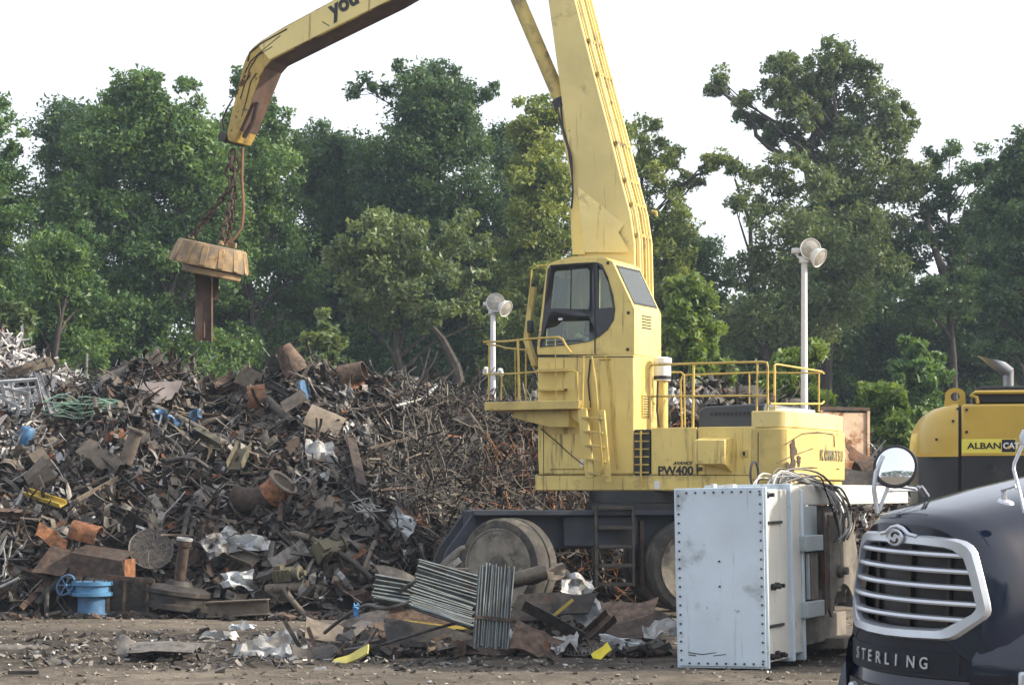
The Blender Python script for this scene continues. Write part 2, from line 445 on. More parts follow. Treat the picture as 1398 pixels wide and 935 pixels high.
# ------------------------------------------------------------------ trees
def leaf_mat(name, c1, c2, c3):
    m = bpy.data.materials.new(name); m.use_nodes = True; t = m.node_tree; lk = t.links.new
    b = t.nodes['Principled BSDF']; out = t.nodes['Material Output']
    at = nd(t, 'ShaderNodeAttribute', attribute_name='tint')
    tc = nd(t, 'ShaderNodeTexCoord'); n = nd(t, 'ShaderNodeTexNoise'); n.inputs['Scale'].default_value = 0.35; n.inputs['Detail'].default_value = 4
    lk(tc.outputs['Object'], n.inputs['Vector'])
    ad = nd(t, 'ShaderNodeMath', operation='ADD'); lk(at.outputs['Fac'], ad.inputs[0]); lk(n.outputs['Fac'], ad.inputs[1])
    r = nd(t, 'ShaderNodeValToRGB'); hv = nd(t, 'ShaderNodeMath', operation='MULTIPLY'); lk(ad.outputs[0], hv.inputs[0]); hv.inputs[1].default_value = 0.5; lk(hv.outputs[0], r.inputs[0])
    r.color_ramp.elements[0].position = 0.25; r.color_ramp.elements[0].color = (*c1, 1)
    r.color_ramp.elements[1].position = 0.80; r.color_ramp.elements[1].color = (*c3, 1)
    e = r.color_ramp.elements.new(0.52); e.color = (*c2, 1)
    lk(r.outputs[0], b.inputs['Base Color']); b.inputs['Roughness'].default_value = 0.45; b.inputs['Specular IOR Level'].default_value = 0.35
    tr_ = nd(t, 'ShaderNodeBsdfTranslucent'); g = nd(t, 'ShaderNodeMix', data_type='RGBA', blend_type='MULTIPLY'); g.inputs[0].default_value = 1.0
    lk(r.outputs[0], g.inputs[6]); g.inputs[7].default_value = (1.5, 1.35, 0.5, 1); lk(g.outputs[2], tr_.inputs[0])
    mx = nd(t, 'ShaderNodeMixShader'); mx.inputs[0].default_value = 0.33; lk(b.outputs[0], mx.inputs[1]); lk(tr_.outputs[0], mx.inputs[2]); lk(mx.outputs[0], out.inputs['Surface'])
    return m
LM = {
 'mid': leaf_mat('leaf_mid', (0.046, 0.098, 0.045), (0.092, 0.175, 0.063), (0.186, 0.286, 0.079)),
 'dark': leaf_mat('leaf_dark', (0.035, 0.076, 0.041), (0.065, 0.124, 0.056), (0.116, 0.197, 0.075)),
 'olive': leaf_mat('leaf_olive', (0.070, 0.111, 0.056), (0.124, 0.175, 0.082), (0.202, 0.256, 0.112)),
 'lime': leaf_mat('leaf_lime', (0.078, 0.134, 0.038), (0.144, 0.222, 0.056), (0.258, 0.321, 0.089)),
 'yellow': leaf_mat('leaf_yellowing', (0.090, 0.142, 0.045), (0.176, 0.239, 0.063), (0.335, 0.363, 0.095)),
}
m_bark = mat('grey_brown_bark', (0.048, 0.041, 0.034), 0.9, var=0.35, scale=5, bump=0.6, bscale=22, streak=0.3, scol=(0.035, 0.03, 0.026))

def leaf_cloud(C, Rr, n_per, size, rng, up=0.55):
    """C (k,3) clump centres, Rr (k,) radii -> quad arrays"""
    k = len(C); N = k * n_per
    d = rng.normal(size=(N, 3)); d /= np.linalg.norm(d, axis=1)[:, None]
    rad = rng.random(N) ** 0.45
    cr = np.repeat(Rr, n_per)[:, None]
    pos = np.repeat(C, n_per, 0) + np.clip(rng.normal(size=(N, 3)), -1.7, 1.7) * cr * 0.50 * np.array([1.0, 1.0, 0.75])
    nrm = d * 0.7 + rng.normal(size=(N, 3)) * 0.55 + np.array([0, 0, up])
    nrm /= np.linalg.norm(nrm, axis=1)[:, None]
    t = np.cross(nrm, rng.normal(size=(N, 3))); t /= np.linalg.norm(t, axis=1)[:, None] + 1e-9
    t[:, 2] -= 0.25; t /= np.linalg.norm(t, axis=1)[:, None]
    b = np.cross(nrm, t)
    s = size * (0.5 + 1.0 * rng.random(N) ** 1.5)[:, None]
    V = np.stack([pos - t * s * 0.6 - b * s * 0.36, pos + t * s * 0.75, pos - t * s * 0.45 + b * s * 0.42], 1).reshape(-1, 3)
    Qd = np.arange(N * 3).reshape(N, 3)
    tint = np.repeat(np.clip(np.repeat(rng.random(k), n_per) * 0.5 + rng.random(N) * 0.5, 0, 1), 3)
    return V, Qd, tint

def tree(label, px, D, lobes, leaf='mid', n_per=124, size=0.140, dens=1.0, trunk_r=0.26, lean=0.0, seed=1, group='trees along the edge of the yard', name='broadleaf_tree', cat='tree', clump=(0.45, 0.95), limbs=None, base_z=0.0, thick=0.85):
    rng = np.random.default_rng(seed); rd = random.Random(seed)
    b = P(px, HY, D); b.z = base_z
    o = empty(name, b, 0, label, cat, group)
    s = D / F
    Cs, Rs, lc = [], [], []
    for lb in lobes:
        lx, ly, rx_, ry_ = lb[:4]
        c = P(lx, ly, D) - b
        dy = rng.uniform(-1, 1) * 1.3 if len(lb) < 5 else lb[4]
        c.y += dy
        a = np.array([rx_ * s, 0.5 * (rx_ + ry_) * s * thick, ry_ * s])
        surf = (a[0] * a[1] + a[0] * a[2] + a[1] * a[2]) / 3
        kc = max(5, int(15.5 * dens * surf ** 0.95))
        dd = rng.normal(size=(kc, 3)); dd /= np.linalg.norm(dd, axis=1)[:, None]
        rr_ = (0.30 + 0.74 * rng.random(kc) ** 0.5)[:, None]
        pts = np.array(c) + dd * rr_ * a
        Cs.append(pts); Rs.append(rng.uniform(clump[0], clump[1], kc) * min(1.0, max(0.45, a.mean() / 1.5)))
        lc.append((c, pts))
    C = np.concatenate(Cs); Rr = np.concatenate(Rs)
    V, Qd, tint = leaf_cloud(C, Rr, n_per, size, rng)
    cr = obj('crown', fast_mesh('crown', V, Qd, LM[leaf], tint), o)
    # trunk and limbs
    zt = max(c.z for c, _ in lc)
    top = max(lc, key=lambda q: q[0].z)[0]
    tb = MB()
    ncr = 9; spine = []
    for k in range(ncr):
        t = k / (ncr - 1)
        spine.append(Vector((top.x * t ** 1.5 + lean * t * (1 - t) * 4 + rd.uniform(-.18, .18) * (k > 0), top.y * t + rd.uniform(-.18, .18) * (k > 0), zt * t * 0.97)))
    tb.tube(spine, [trunk_r * (1.15 if k == 0 else (1 - 0.86 * k / (ncr - 1))) for k in range(ncr)], 9)
    for (c, pts) in lc:
        # leave the spine lower than the lobe centre
        zz = max(zt * 0.12, c.z - 0.55 * math.hypot(c.x - top.x * 0.5, c.y) - 0.8)
        t = min(0.95, zz / (zt * 0.97)); f = t * (ncr - 1); i = int(f); st = spine[i].lerp(spine[min(i + 1, ncr - 1)], f - i)
        r0 = trunk_r * (1 - 0.86 * t) * 0.62
        mid_ = st.lerp(c, 0.5) + Vector((rd.uniform(-.3, .3), rd.uniform(-.3, .3), rd.uniform(-.1, .4)))
        tb.tube([st, st.lerp(mid_, 0.5) + Vector((rd.uniform(-.1, .1), 0, rd.uniform(-.1, .1))), mid_, mid_.lerp(c, 0.5) + Vector((rd.uniform(-.15, .15), 0, rd.uniform(-.1, .2))), c], [r0, r0 * .85, r0 * .65, r0 * .45, r0 * .25], 6)
        sel = rng.choice(len(pts), min(len(pts), 7), replace=False)
        for q in sel:
            e = Vector(pts[q]); m2 = mid_.lerp(c, rd.uniform(0.3, 1.0))
            tb.tube([m2, m2.lerp(e, 0.5) + Vector((rd.uniform(-.15, .15), 0, rd.uniform(-.05, .2))), e], [r0 * .35, r0 * .22, r0 * .08], 4)
    if limbs:
        for (pts, r0, r1) in limbs:
            pp = [P(x, y, D) - b for x, y in pts]
            tb.tube(pp, [r0 + (r1 - r0) * i / (len(pp) - 1) for i in range(len(pp))], 7)
    tb.build('trunk', m_bark, o)
    return o

def rnd_lobes(x0, x1, ytop, ybot, n, rmin, rmax, seed, shape=1.0):
    """lobes scattered in a dome between x0..x1, from ytop to ybot"""
    rd = random.Random(seed); out = []
    cx, hw = (x0 + x1) / 2, (x1 - x0) / 2 * 1.12
    n = int(n * 1.6); rmin *= 1.08; rmax *= 1.15
    for k in range(n):
        v = (k + 0.5) / n
        y = ytop + (ybot - ytop) * v
        w = hw * min(1.0, math.sin(min(1.0, 0.22 + v * 1.1) * math.pi / 2) ** shape)
        r = rd.uniform(rmin, rmax)
        x = cx + rd.uniform(-1, 1) * max(0, w - r * 0.6)
        out.append((x, y + r * 0.5, r * rd.uniform(0.9, 1.25), r * rd.uniform(0.7, 0.95)))
    return out

# back to front
tree('dark tree at the end of the wood beyond the heap of pale shreds', -20, 78, rnd_lobes(-110, 50, 128, 480, 20, 26, 44, 1), 'mid', seed=1)
tree('broad dark green tree with a dense top left of the rounded lime flecked tree', 95, 86, rnd_lobes(40, 160, 138, 480, 18, 24, 40, 2), 'dark', seed=2)
tree('broad rounded tree with lime flecked leaves behind the lifting magnet', 205, 80, rnd_lobes(80, 330, 118, 500, 34, 26, 46, 3) + [(270, 125, 26, 20), (190, 135, 34, 24), (130, 190, 36, 28)], 'mid', seed=3, trunk_r=0.34)
tree('leafy tree directly behind the hanging magnet chains', 350, 84, rnd_lobes(290, 420, 128, 480, 20, 24, 40, 4) + [(330, 125, 22, 22), (375, 160, 22, 24)], 'mid', seed=4)
tree('lower dark tree filling the dip between the magnet and the tall domed tree', 440, 88, rnd_lobes(390, 500, 168, 480, 17, 24, 38, 5), 'dark', seed=5)
tree('tall domed dark tree rising above the middle of the scrap heap', 585, 86, rnd_lobes(482, 690, 98, 500, 34, 26, 46, 6) + [(500, 125, 24, 20), (545, 115, 30, 22), (650, 120, 28, 22), (600, 112, 34, 22)], 'dark', seed=6, trunk_r=0.36)
tree('olive leaning tree with a bare slanting trunk above the heap', 640, 70, [(530, 300, 36, 30), (500, 330, 36, 30), (560, 340, 42, 36), (515, 375, 44, 36), (575, 390, 44, 36), (610, 350, 36, 34), (640, 330, 32, 34), (640, 390, 36, 34), (480, 350, 28, 28), (545, 430, 40, 30), (600, 430, 36, 26), (500, 420, 36, 28), (660, 430, 30, 30)], 'olive', seed=7, lean=-1.0, trunk_r=0.22, limbs=[([(636, 560), (622, 500), (604, 465), (575, 430), (550, 395)], 0.22, 0.08)])
tree('yellowish green tree between the domed tree and the boom', 740, 82, rnd_lobes(672, 800, 148, 500, 22, 24, 40, 8) + [(720, 165, 26, 24), (755, 150, 26, 20)], 'yellow', seed=8)
tree('tree with yellow green crown and a long side branch behind the boom pipes', 880, 84, [(875, 170, 28, 22), (860, 200, 30, 28), (900, 205, 30, 28), (880, 245, 40, 32), (925, 225, 26, 20), (960, 230, 22, 14), (980, 222, 14, 9), (940, 250, 20, 16), (860, 290, 40, 32), (910, 290, 34, 28), (905, 330, 44, 34), (860, 350, 44, 34), (820, 200, 40, 40), (820, 280, 40, 40), (870, 400, 44, 34), (920, 380, 36, 30)], 'yellow', seed=9, limbs=[([(890, 330), (905, 290), (925, 258), (950, 240), (978, 228)], 0.12, 0.03)])
tree('dark low tree in the shade right of the boom', 945, 86, rnd_lobes(880, 1000, 300, 500, 13, 22, 36, 10), 'dark', seed=10)
tree('bright lime young tree standing just behind the handler cab', 935, 60, rnd_lobes(892, 988, 388, 540, 17, 18, 28, 12, 1.4) + [(925, 395, 14, 16), (955, 410, 16, 18)], 'lime', seed=12, trunk_r=0.14, size=0.17, clump=(0.35, 0.7))
tree('tallest tree on the right with a crooked bare limb reaching left', 1130, 84, [(1075, 85, 24, 22), (1140, 75, 30, 20), (1160, 100, 26, 24), (1095, 120, 36, 26), (1125, 130, 30, 24), (1185, 135, 36, 28), (1215, 150, 24, 22), (1200, 180, 40, 28), (1150, 175, 34, 26), (1225, 190, 20, 18), (1075, 150, 26, 18), (1040, 160, 20, 12), (1010, 140, 16, 8), (985, 115, 12, 10), (980, 108, 8, 8), (1050, 185, 18, 10), (1170, 215, 44, 28), (1225, 225, 26, 22), (1105, 205, 30, 20), (1215, 260, 36, 26), (1150, 255, 44, 26), (1210, 310, 40, 30), (1160, 310, 40, 30), (1190, 360, 44, 30), (1060, 105, 20, 18), (1112, 98, 26, 20), (1100, 158, 30, 20), (1135, 160, 30, 24), (1178, 102, 22, 22), (1055, 130, 22, 16), (1075, 180, 24, 14), (1020, 152, 14, 8), (1240, 165, 16, 16), (1235, 245, 24, 20)], 'olive', seed=13, trunk_r=0.34, dens=1.7,
     limbs=[([(1100, 228), (1075, 215), (1050, 202), (1032, 185), (1030, 170), (1010, 148), (990, 130), (978, 112)], 0.14, 0.035), ([(1100, 228), (1112, 180), (1120, 140), (1135, 110), (1150, 90)], 0.16, 0.05), ([(1105, 260), (1100, 228), (1085, 190), (1070, 165)], 0.14, 0.06)])
tree('shorter olive tree in front of the tallest tree with drooping left side', 1075, 80, [(1030, 232, 22, 14), (1060, 235, 34, 20), (1010, 225, 12, 8), (1095, 255, 44, 28), (1040, 270, 34, 22), (1000, 285, 12, 7), (1060, 310, 40, 28), (1110, 320, 44, 34), (1060, 360, 44, 34), (1020, 385, 34, 30), (1100, 390, 50, 34), (1150, 350, 40, 30), (1160, 400, 44, 34), (1050, 430, 46, 34), (1110, 450, 50, 36), (1010, 440, 36, 34)], 'olive', seed=14, trunk_r=0.3)
tree('dark tree with crooked trunk and sky gaps right of the tallest tree', 1300, 84, [(1270, 235, 26, 20), (1300, 215, 34, 18), (1335, 220, 24, 16), (1350, 240, 16, 12), (1265, 270, 30, 24), (1310, 262, 30, 20), (1345, 285, 34, 28), (1270, 320, 30, 28), (1245, 350, 30, 28), (1340, 340, 40, 30), (1360, 390, 40, 30), (1290, 400, 44, 26), (1250, 410, 40, 28), (1285, 245, 28, 18), (1325, 245, 26, 16), (1300, 300, 30, 22), (1320, 375, 34, 26)], 'dark', seed=15, trunk_r=0.26, limbs=[([(1290, 380), (1278, 345), (1266, 305), (1268, 280), (1282, 268)], 0.18, 0.08)])
tree('dark tree running off beyond the excavator exhaust', 1400, 78, rnd_lobes(1345, 1470, 175, 480, 20, 24, 40, 16), 'dark', seed=16)
tree('far shaded tree low behind the excavator', 1210, 90, rnd_lobes(1000, 1430, 400, 560, 30, 34, 50, 17, 0.3), 'dark', seed=17, dens=0.85)
tree('bright green bushy sapling behind the handler deck rails', 1065, 52, rnd_lobes(1035, 1125, 480, 600, 13, 18, 30, 18, 1.2) + [(1110, 490, 24, 18)], 'lime', seed=18, trunk_r=0.10, size=0.15, clump=(0.3, 0.6), name='sapling')
tree('bright green sapling between the skip and the excavator', 1205, 50, rnd_lobes(1165, 1255, 528, 640, 14, 18, 28, 19, 1.2) + [(1195, 535, 14, 14)], 'lime', seed=19, trunk_r=0.10, size=0.15, clump=(0.3, 0.6), name='sapling')
tree('mid green sapling rising behind the excavator counterweight', 1250, 62, rnd_lobes(1205, 1300, 475, 620, 16, 22, 32, 20, 1.2), 'mid', seed=20, trunk_r=0.12, size=0.17, clump=(0.35, 0.7), name='sapling')
tree('pale green shrub beside the heap of pale shreds', 20, 60, rnd_lobes(-20, 45, 410, 520, 9, 16, 24, 21, 1.2), 'olive', seed=21, trunk_r=0.08, size=0.15, clump=(0.3, 0.55), name='shrub', cat='shrub')
tree('olive shrub at the back of the heap near the leaning tree', 440, 62, rnd_lobes(395, 475, 435, 540, 9, 20, 28, 22, 1.2), 'olive', seed=22, trunk_r=0.08, size=0.15, clump=(0.35, 0.6), dens=0.7, name='shrub', cat='shrub')
tree('slim mid green tree standing between the rounded tree and the magnet chains', 300, 92, rnd_lobes(250, 350, 150, 480, 16, 28, 40, 31), 'mid', seed=31)
tree('mid green tree closing the gap beside the dark domed tree', 480, 94, rnd_lobes(425, 540, 200, 490, 16, 28, 40, 32), 'dark', seed=32)
tree('dark tree behind the yellowish tree by the boom', 700, 94, rnd_lobes(650, 770, 165, 490, 18, 28, 40, 33), 'dark', seed=33)
tree('dark tree behind the shorter olive tree', 1140, 96, rnd_lobes(1050, 1240, 260, 500, 24, 30, 44, 34), 'dark', seed=34)
tree('dark tree between the crooked trunk and the excavator exhaust', 1360, 92, rnd_lobes(1290, 1430, 270, 500, 18, 30, 42, 35), 'dark', seed=35)
tree('shaded tree at the foot of the rounded lime flecked tree', 60, 74, rnd_lobes(-10, 150, 320, 510, 16, 28, 42, 36, .6), 'mid', seed=36)
# shaded woodland behind and below: nobody could count it
rng = np.random.default_rng(99)
nC = 2600
cx_ = rng.uniform(-36, 36, nC); cy_ = rng.uniform(90, 100, nC); hz_ = rng.random(nC) ** 0.9
gap = np.interp(cx_, [-36, -25, -12, 6, 9.2, 10.4, 12, 20, 36], [11, 12, 11, 11, 10.5, 9.5, 11, 10.5, 11])
C = np.stack([cx_, cy_, 0.3 + hz_ * gap], 1)
V, Qd, tint = leaf_cloud(C, rng.uniform(0.9, 1.9, nC), 70, 0.30, rng)
tag(obj('woodland_undergrowth', fast_mesh('woodland_undergrowth', V, Qd, LM['dark'], tint)), 'dense shaded wood behind the line of trees', 'woodland', kind='stuff')

# wood on the near side of the yard, behind the photographer: it is what the truck and mirrors reflect
rng = np.random.default_rng(98); nC = 1100
C = np.stack([rng.uniform(-90, 90, nC), rng.uniform(-72, -58, nC), 0.5 + rng.random(nC) ** 0.8 * 19], 1)
V, Qd, tint = leaf_cloud(C, rng.uniform(1.5, 3.2, nC), 30, 0.9, rng)
tag(obj('woodland_opposite', fast_mesh('woodland_opposite', V, Qd, LM['dark'], tint)), 'line of wood across the yard that shows in the truck mirror', 'woodland', kind='stuff')
# ------------------------------------------------------------------ material handler
HA = R(153)
HO = Vector(((1072 - CX) * 34.0 / F, 34.0, 0))
_ca, _sa = math.cos(HA), math.sin(HA)
def to_loc(v): return Vector((v.x * _ca + v.y * _sa, -v.x * _sa + v.y * _ca, v.z))
def to_wld(v): return Vector((v[0] * _ca - v[1] * _sa + HO.x, v[0] * _sa + v[1] * _ca + HO.y, v[2]))
def _ray(px, py): return to_loc(Vector((0, 0, H)) - HO), to_loc(Vector(((px - CX) / F, 1, (HY - py) / F)))
def L(px, py, yl=0.0):
    o, d = _ray(px, py); t = (yl - o.y) / d.y
    return (o.x + t * d.x, o.z + t * d.z)
def LX(px, py, xl=0.0):
    o, d = _ray(px, py); t = (xl - o.x) / d.x
    return (o.y + t * d.y, o.z + t * d.z)
def L3(px, py, yl=0.0):
    a = L(px, py, yl); return Vector((a[0], yl, a[1]))
def polyL(pts, yl=0.0): return [L(x, y, yl) for x, y in pts]

hd = empty('material_handler', HO, HA, 'tall yellow wheeled material handler with raised cab and boom beside the scrap heap', 'material handler')

# deck and engine house
xF, zD0 = L(730, 668); zD1 = L(730, 648)[1]
zD0, zD1 = 2.12, 2.40
MB().bx(0.55, xF, -3.0, 0.0, zD0, zD1).build('deck_frame', m_yel, hd, 0.02)
xE = L(888, 600)[0]; zE = L(960, 583)[1]
MB().bx(0.62, xE, -2.95, -0.05, zD1 + 0.004, zE - 0.02).build('engine_house', m_yel, hd, 0.03)
def side_panel(p0, p1, q0, q1, name='side_panel', m=m_yel, y0=-0.05, y1=0.0):
    (xa, za), (xb, zb) = L(p0, q0), L(p1, q1)
    return MB().bx(xa, xb, y0 + 0.002, y1, za, zb).build(name, m, hd, 0.012)
pa = side_panel(889, 951, 584, 647)
pb = side_panel(953, 1031, 583, 647)
# tool box bulge on panel, with sloping underside
a0, a1 = L(958, 600)[0], L(1000, 600)[0]
z0, z1 = L(960, 634)[1], L(960, 599)[1]
bx_ = MB(); 
bx_.add([(a0, 0.003, z0 - 0.0), (a1, 0.003, z0 - 0.14), (a1, 0.003, z1 + 0.02), (a0, 0.003, z1 + 0.02), (a0, 0.36, z0), (a1, 0.36, z0), (a1, 0.36, z1 - 0.03), (a0, 0.36, z1 - 0.03)],
        [(0, 1, 2, 3), (7, 6, 5, 4), (0, 4, 5, 1), (1, 5, 6, 2), (2, 6, 7, 3), (3, 7, 4, 0)])
bb = bx_.build('intake_cowl', m_yel, pb, 0.012)
bm_ = bmesh.new(); bm_.from_mesh(bb.data); bmesh.ops.recalc_face_normals(bm_, faces=bm_.faces); bm_.to_mesh(bb.data); bm_.free()
(lx0, lz0), (lx1, lz1) = L(1011, 624), L(1021, 614)
lt = MB().bx(lx0, lx1, 0.002, 0.02, lz0, lz1).build('latch_plate', m_yelworn, pb, 0.004)
MB().bx(lx0 - 0.05, lx1 + 0.04, 0.022, 0.035, lz0 + 0.03, lz1 - 0.03).build('latch', m_bolt, pb)
for q in (606, 640):
    (hx, hz) = L(955, q)
    MB().bx(hx - 0.05, hx + 0.05, 0.002, 0.025, hz - 0.03, hz + 0.03).build('hinge', m_rustdk, pb, 0.004)
# counterweight (rounded rear)
zc0, zc1 = 2.20, L(1060, 560)[1]
plan = [(0.60, 0.02), (0.10, 0.02), (0.03, -0.02), (-0.01, -0.06), (-0.10, -0.8), (-0.13, -1.6), (-0.10, -2.4), (-0.01, -3.15), (0.03, -3.2), (0.10, -3.22), (0.60, -3.22)]
zs = L(1060, 584)[1]
cw = MB().prism(plan, zc0 + 0.10, zs, 'z').build('counterweight', m_yelworn, hd, 0.02, 2)
ctop = [(x + (0.03 if x < 0.5 else 0), y * 0.985 - 0.02) for x, y in plan]
MB().prism(ctop, zs + 0.003, zc1, 'z').build('counterweight_cap', m_yelpale, cw, 0.025, 2)
MB().prism([(x + 0.05 if x < 0.5 else x, y) for x, y in plan], zc0 - 0.12, zc0 + 0.097, 'z').build('counterweight_skirt', m_yelworn, cw, 0.03)
# rusty gouges and welded straps on the counterweight
def cwx(y):   # rear surface x at local y
    return -0.132 + 0.122 * ((y + 1.6) / 1.55) ** 2
for (pts, w) in (([(1084, 606), (1100, 592), (1118, 590), (1140, 593)], 0.022), ([(1076, 632), (1090, 622), (1112, 612)], 0.020), ([(1080, 640), (1110, 638), (1150, 640)], 0.03), ([(1141, 594), (1142, 610)], 0.02)):
    pl = []
    for (x, y) in pts:
        yy, zz = LX(x, y, -0.15)
        pl.append((cwx(yy) - 0.004, yy, zz))
    MB().tube(pl, w * 0.4, 6).build('gouge', m_rustdk, cw)
yy, zz = LX(1078, 636, -0.02)
for (sd, yo, zo, ry_, rz_) in ((1, 0.0, 2.46, .20, .30), (2, -.10, 2.80, .12, .16), (3, .12, 2.30, .26, .10), (4, -.75, 2.36, .30, .05), (5, -.3, 2.62, .10, .10)):
    pt_ = MB(); nn_ = 22; vs_ = []
    for k in range(nn_):
        a = 2 * math.pi * k / nn_; f = 0.75 + 0.7 * mnoise.noise(Vector((math.cos(a) * 1.6, math.sin(a) * 1.6, sd * 7.3)))
        y_ = yy + yo + ry_ * f * math.cos(a); z_ = zo + rz_ * f * math.sin(a)
        vs_.append((cwx(y_) - 0.012, y_, max(2.21, z_)))
    vs_.append((cwx(yy + yo) - 0.016, yy + yo, zo))
    pt_.add(vs_, [(k, (k + 1) % nn_, nn_) for k in range(nn_)])
    pt_.build('torn_patch', m_rustdk, cw)
# lettering
text('PW400', L3(898, 648, 0.001) + Vector((0, 0, 0.0)), (-1, 0, 0), (0, 0, 1), 0.21, m_letter, hd, 0.025, xs=1.02)
text('AVANCE', L3(919, 634, 0.001), (-1, 0, 0), (0, 0, 1), 0.075, m_letter, hd, 0.02, xs=1.15, shear=0.4)
ky, kz = LX(1117, 628, -0.1)
for k, c_ in enumerate('KOMATSU'):
    y_ = ky - k * 0.222
    sl_ = (cwx(y_ - 0.09) - cwx(y_ + 0.09)) / 0.18
    text(c_, (cwx(y_) - 0.006, y_, kz), (sl_, -1, 0), (0, 0, 1), 0.265, m_letterfade, hd, 0.015, xs=0.98, ext=0.004)
# slate louvred bonnet on top
(bx0, bz0), (bx1, bz1) = L(953, 583, -0.5), L(1045, 553, -0.5)
bn = MB().prism([(bx0, zE - 0.02), (bx0, bz1 - 0.08), (bx0 - 0.12, bz1), (bx1, bz1 + 0.03), (bx1, zE - 0.02)], -0.5, -2.4, 'y').build('bonnet', m_hood, hd, 0.03)
for i in range(11):
    x = bx0 - 0.25 - i * 0.075
    MB().bx(x - 0.025, x + 0.025, -0.499, -0.49, bz0 + 0.19, bz0 + 0.25).build('louvre', m_black, bn)
MB().bx(0.35, 0.62, -2.6, -0.5, zc1 + 0.002, zc1 + 0.10).build('grille_box', mat('pale_grey_paint', (0.45, 0.47, 0.48), 0.5, dirt=0.2), hd, 0.02)
# black louvre bank with yellow bars
(gx0, gz0), (gx1, gz1) = L(866, 650), L(887, 586)
gr = MB().bx(gx0, gx1, -0.12, 0.0, gz0, gz1).build('radiator_louvre', m_black, hd, 0.006)
for i in range(6):
    z = gz0 + (gz1 - gz0) * (i + 0.5) / 6
    MB().bx(gx0 - 0.01, gx1 + 0.01, 0.002, 0.02, z - 0.012, z + 0.012).build('louvre_bar', m_rail, gr)
MB().tube([L3(875, 588, 0.06), L3(875, 655, 0.06), L3(879, 664, 0.06)], 0.018, 6).build('grab_bar', m_rail, gr)

# cab riser
zr = L(800, 485)[1]
xr0 = L(865, 560)[0]; xr1 = L(734, 560)[0]
rz = MB().prism([(xr0, zD1 + 0.004), (xr0, zr), (xr1, zr), (xr1, zD1 + 0.35), (xr1 - 0.02, zD1 + 0.004)], -1.2, 0.0, 'y').build('cab_riser', m_yel, hd, 0.02)
MB().bx(xr0 + 0.16, xr1 - 0.1, -2.9, -1.25, zD1 + 0.004, zD1 + 0.75).build('front_housing', m_yel, hd, 0.03)
(dx0, dz0), (dx1, dz1) = L(751, 640), L(797, 592)
dr = MB().bx(dx0, dx1, 0.002, 0.022, dz0, dz1).build('access_door', m_yel, rz, 0.006)
(sx, sz) = L(795, 632)
MB().bx(sx - 0.03, sx + 0.03, 0.024, 0.028, sz - 0.06, sz + 0.06).build('sticker', m_white, dr)
(sx, sz) = L(757, 603)
MB().bx(sx - 0.04, sx + 0.04, 0.024, 0.028, sz - 0.05, sz + 0.05).build('sticker', m_yelworn, dr)
for (x, y) in ((897, 662),):
    a = L(x, y, 0.0)
    MB().bx(a[0] - 0.05, a[0] + 0.05, 0.002, 0.006, a[1] - 0.07, a[1] + 0.07).build('sticker', m_white, hd)
# steps bolted to the riser
for (p0, p1, y) in ((738, 775, 506), (738, 775, 533)):
    (xa, za), (xb, _) = L(p0, y), L(p1, y)
    MB().bx(xa, xb, 0.002, 0.16, za - 0.02, za + 0.02).build('riser_step', m_yelworn, rz, 0.006)
# vent and pipe on the rear of the riser
yv0, zv0 = LX(876, 570, xr0); yv1, zv1 = LX(886, 540, xr0)
vt = MB().bx(xr0 - 0.02, xr0 - 0.002, yv0, yv1, zv0, zv1).build('vent', m_yelworn, rz)
for i in range(9):
    z = zv0 + (zv1 - zv0) * (i + 0.5) / 9
    MB().bx(xr0 - 0.026, xr0 - 0.022, yv0 - 0.03, yv1 + 0.03, z - 0.008, z + 0.008).build('vent_slot', m_black, vt)
MB().tube([L3(827, 486, 0.03), L3(832, 520, 0.03), L3(838, 600, 0.03), L3(843, 640, 0.03)], 0.018, 6).build('hand_rail', m_rail, rz)
MB().tube([L3(833, 490, 0.02), L3(818, 490, 0.02)], 0.018, 6).build('hand_rail', m_rail, rz)
# air cleaner
c = Vector((xr0 - 0.22, -0.75, 0)); za = L(890, 520, -0.75)[1]; zb = L(890, 488, -0.75)[1]
ac = MB().lathe([(0.0, za), (0.15, za), (0.15, zb - 0.1), (0.165, zb - 0.1), (0.165, zb - 0.02), (0.1, zb), (0, zb)], 20, Matrix.Translation(c)).build('air_cleaner', m_white, hd)
MB().lathe([(0.10, za - 0.9), (0.10, za - 0.002)], 14, Matrix.Translation(c)).build('air_cleaner_leg', m_yel, ac)
MB().lathe([(0.155, za + 0.02), (0.158, za + 0.02), (0.158, za + 0.08), (0.155, za + 0.08)], 20, Matrix.Translation(c)).build('clamp_band', m_black, ac)

# cab
cabpx = [(734, 484), (733, 476), (746, 366), (749, 360), (762, 355), (784, 350), (826, 352), (836, 357), (862, 413), (866, 422), (866, 484)]
cpoly = polyL(cabpx)
cab = MB().prism(cpoly, -1.18, 0.0, 'y').build('cab', m_yel, hd)
MB().bx(xr0 + 0.01, xr1 - 0.01, -1.17, -0.012, zr - 0.03, zr + 0.025).build('cab_mount', m_black, hd)
wpx = [(737, 474), (743, 420), (748, 368), (752, 362), (790, 359), (815, 358), (822, 361), (830, 378), (837, 402), (840, 422), (838, 437), (830, 450), (818, 460), (805, 466), (775, 471)]
ws = MB().prism(polyL(wpx), 0.0, 0.012, 'y').build('door_panel', m_blackgloss, cab)
W_UP = [(752, 421), (757, 373), (760, 370), (780, 369), (802, 367), (805, 370), (805, 418), (803, 422)]
W_Q = [(818, 421), (818, 368), (823, 369), (831, 387), (837, 420)]
W_LO = [(745, 472), (746, 449), (761, 445), (767, 439), (805, 438), (805, 465), (790, 468)]
ccx, ccz = sum(p[0] for p in cpoly) / len(cpoly), sum(p[1] for p in cpoly) / len(cpoly)
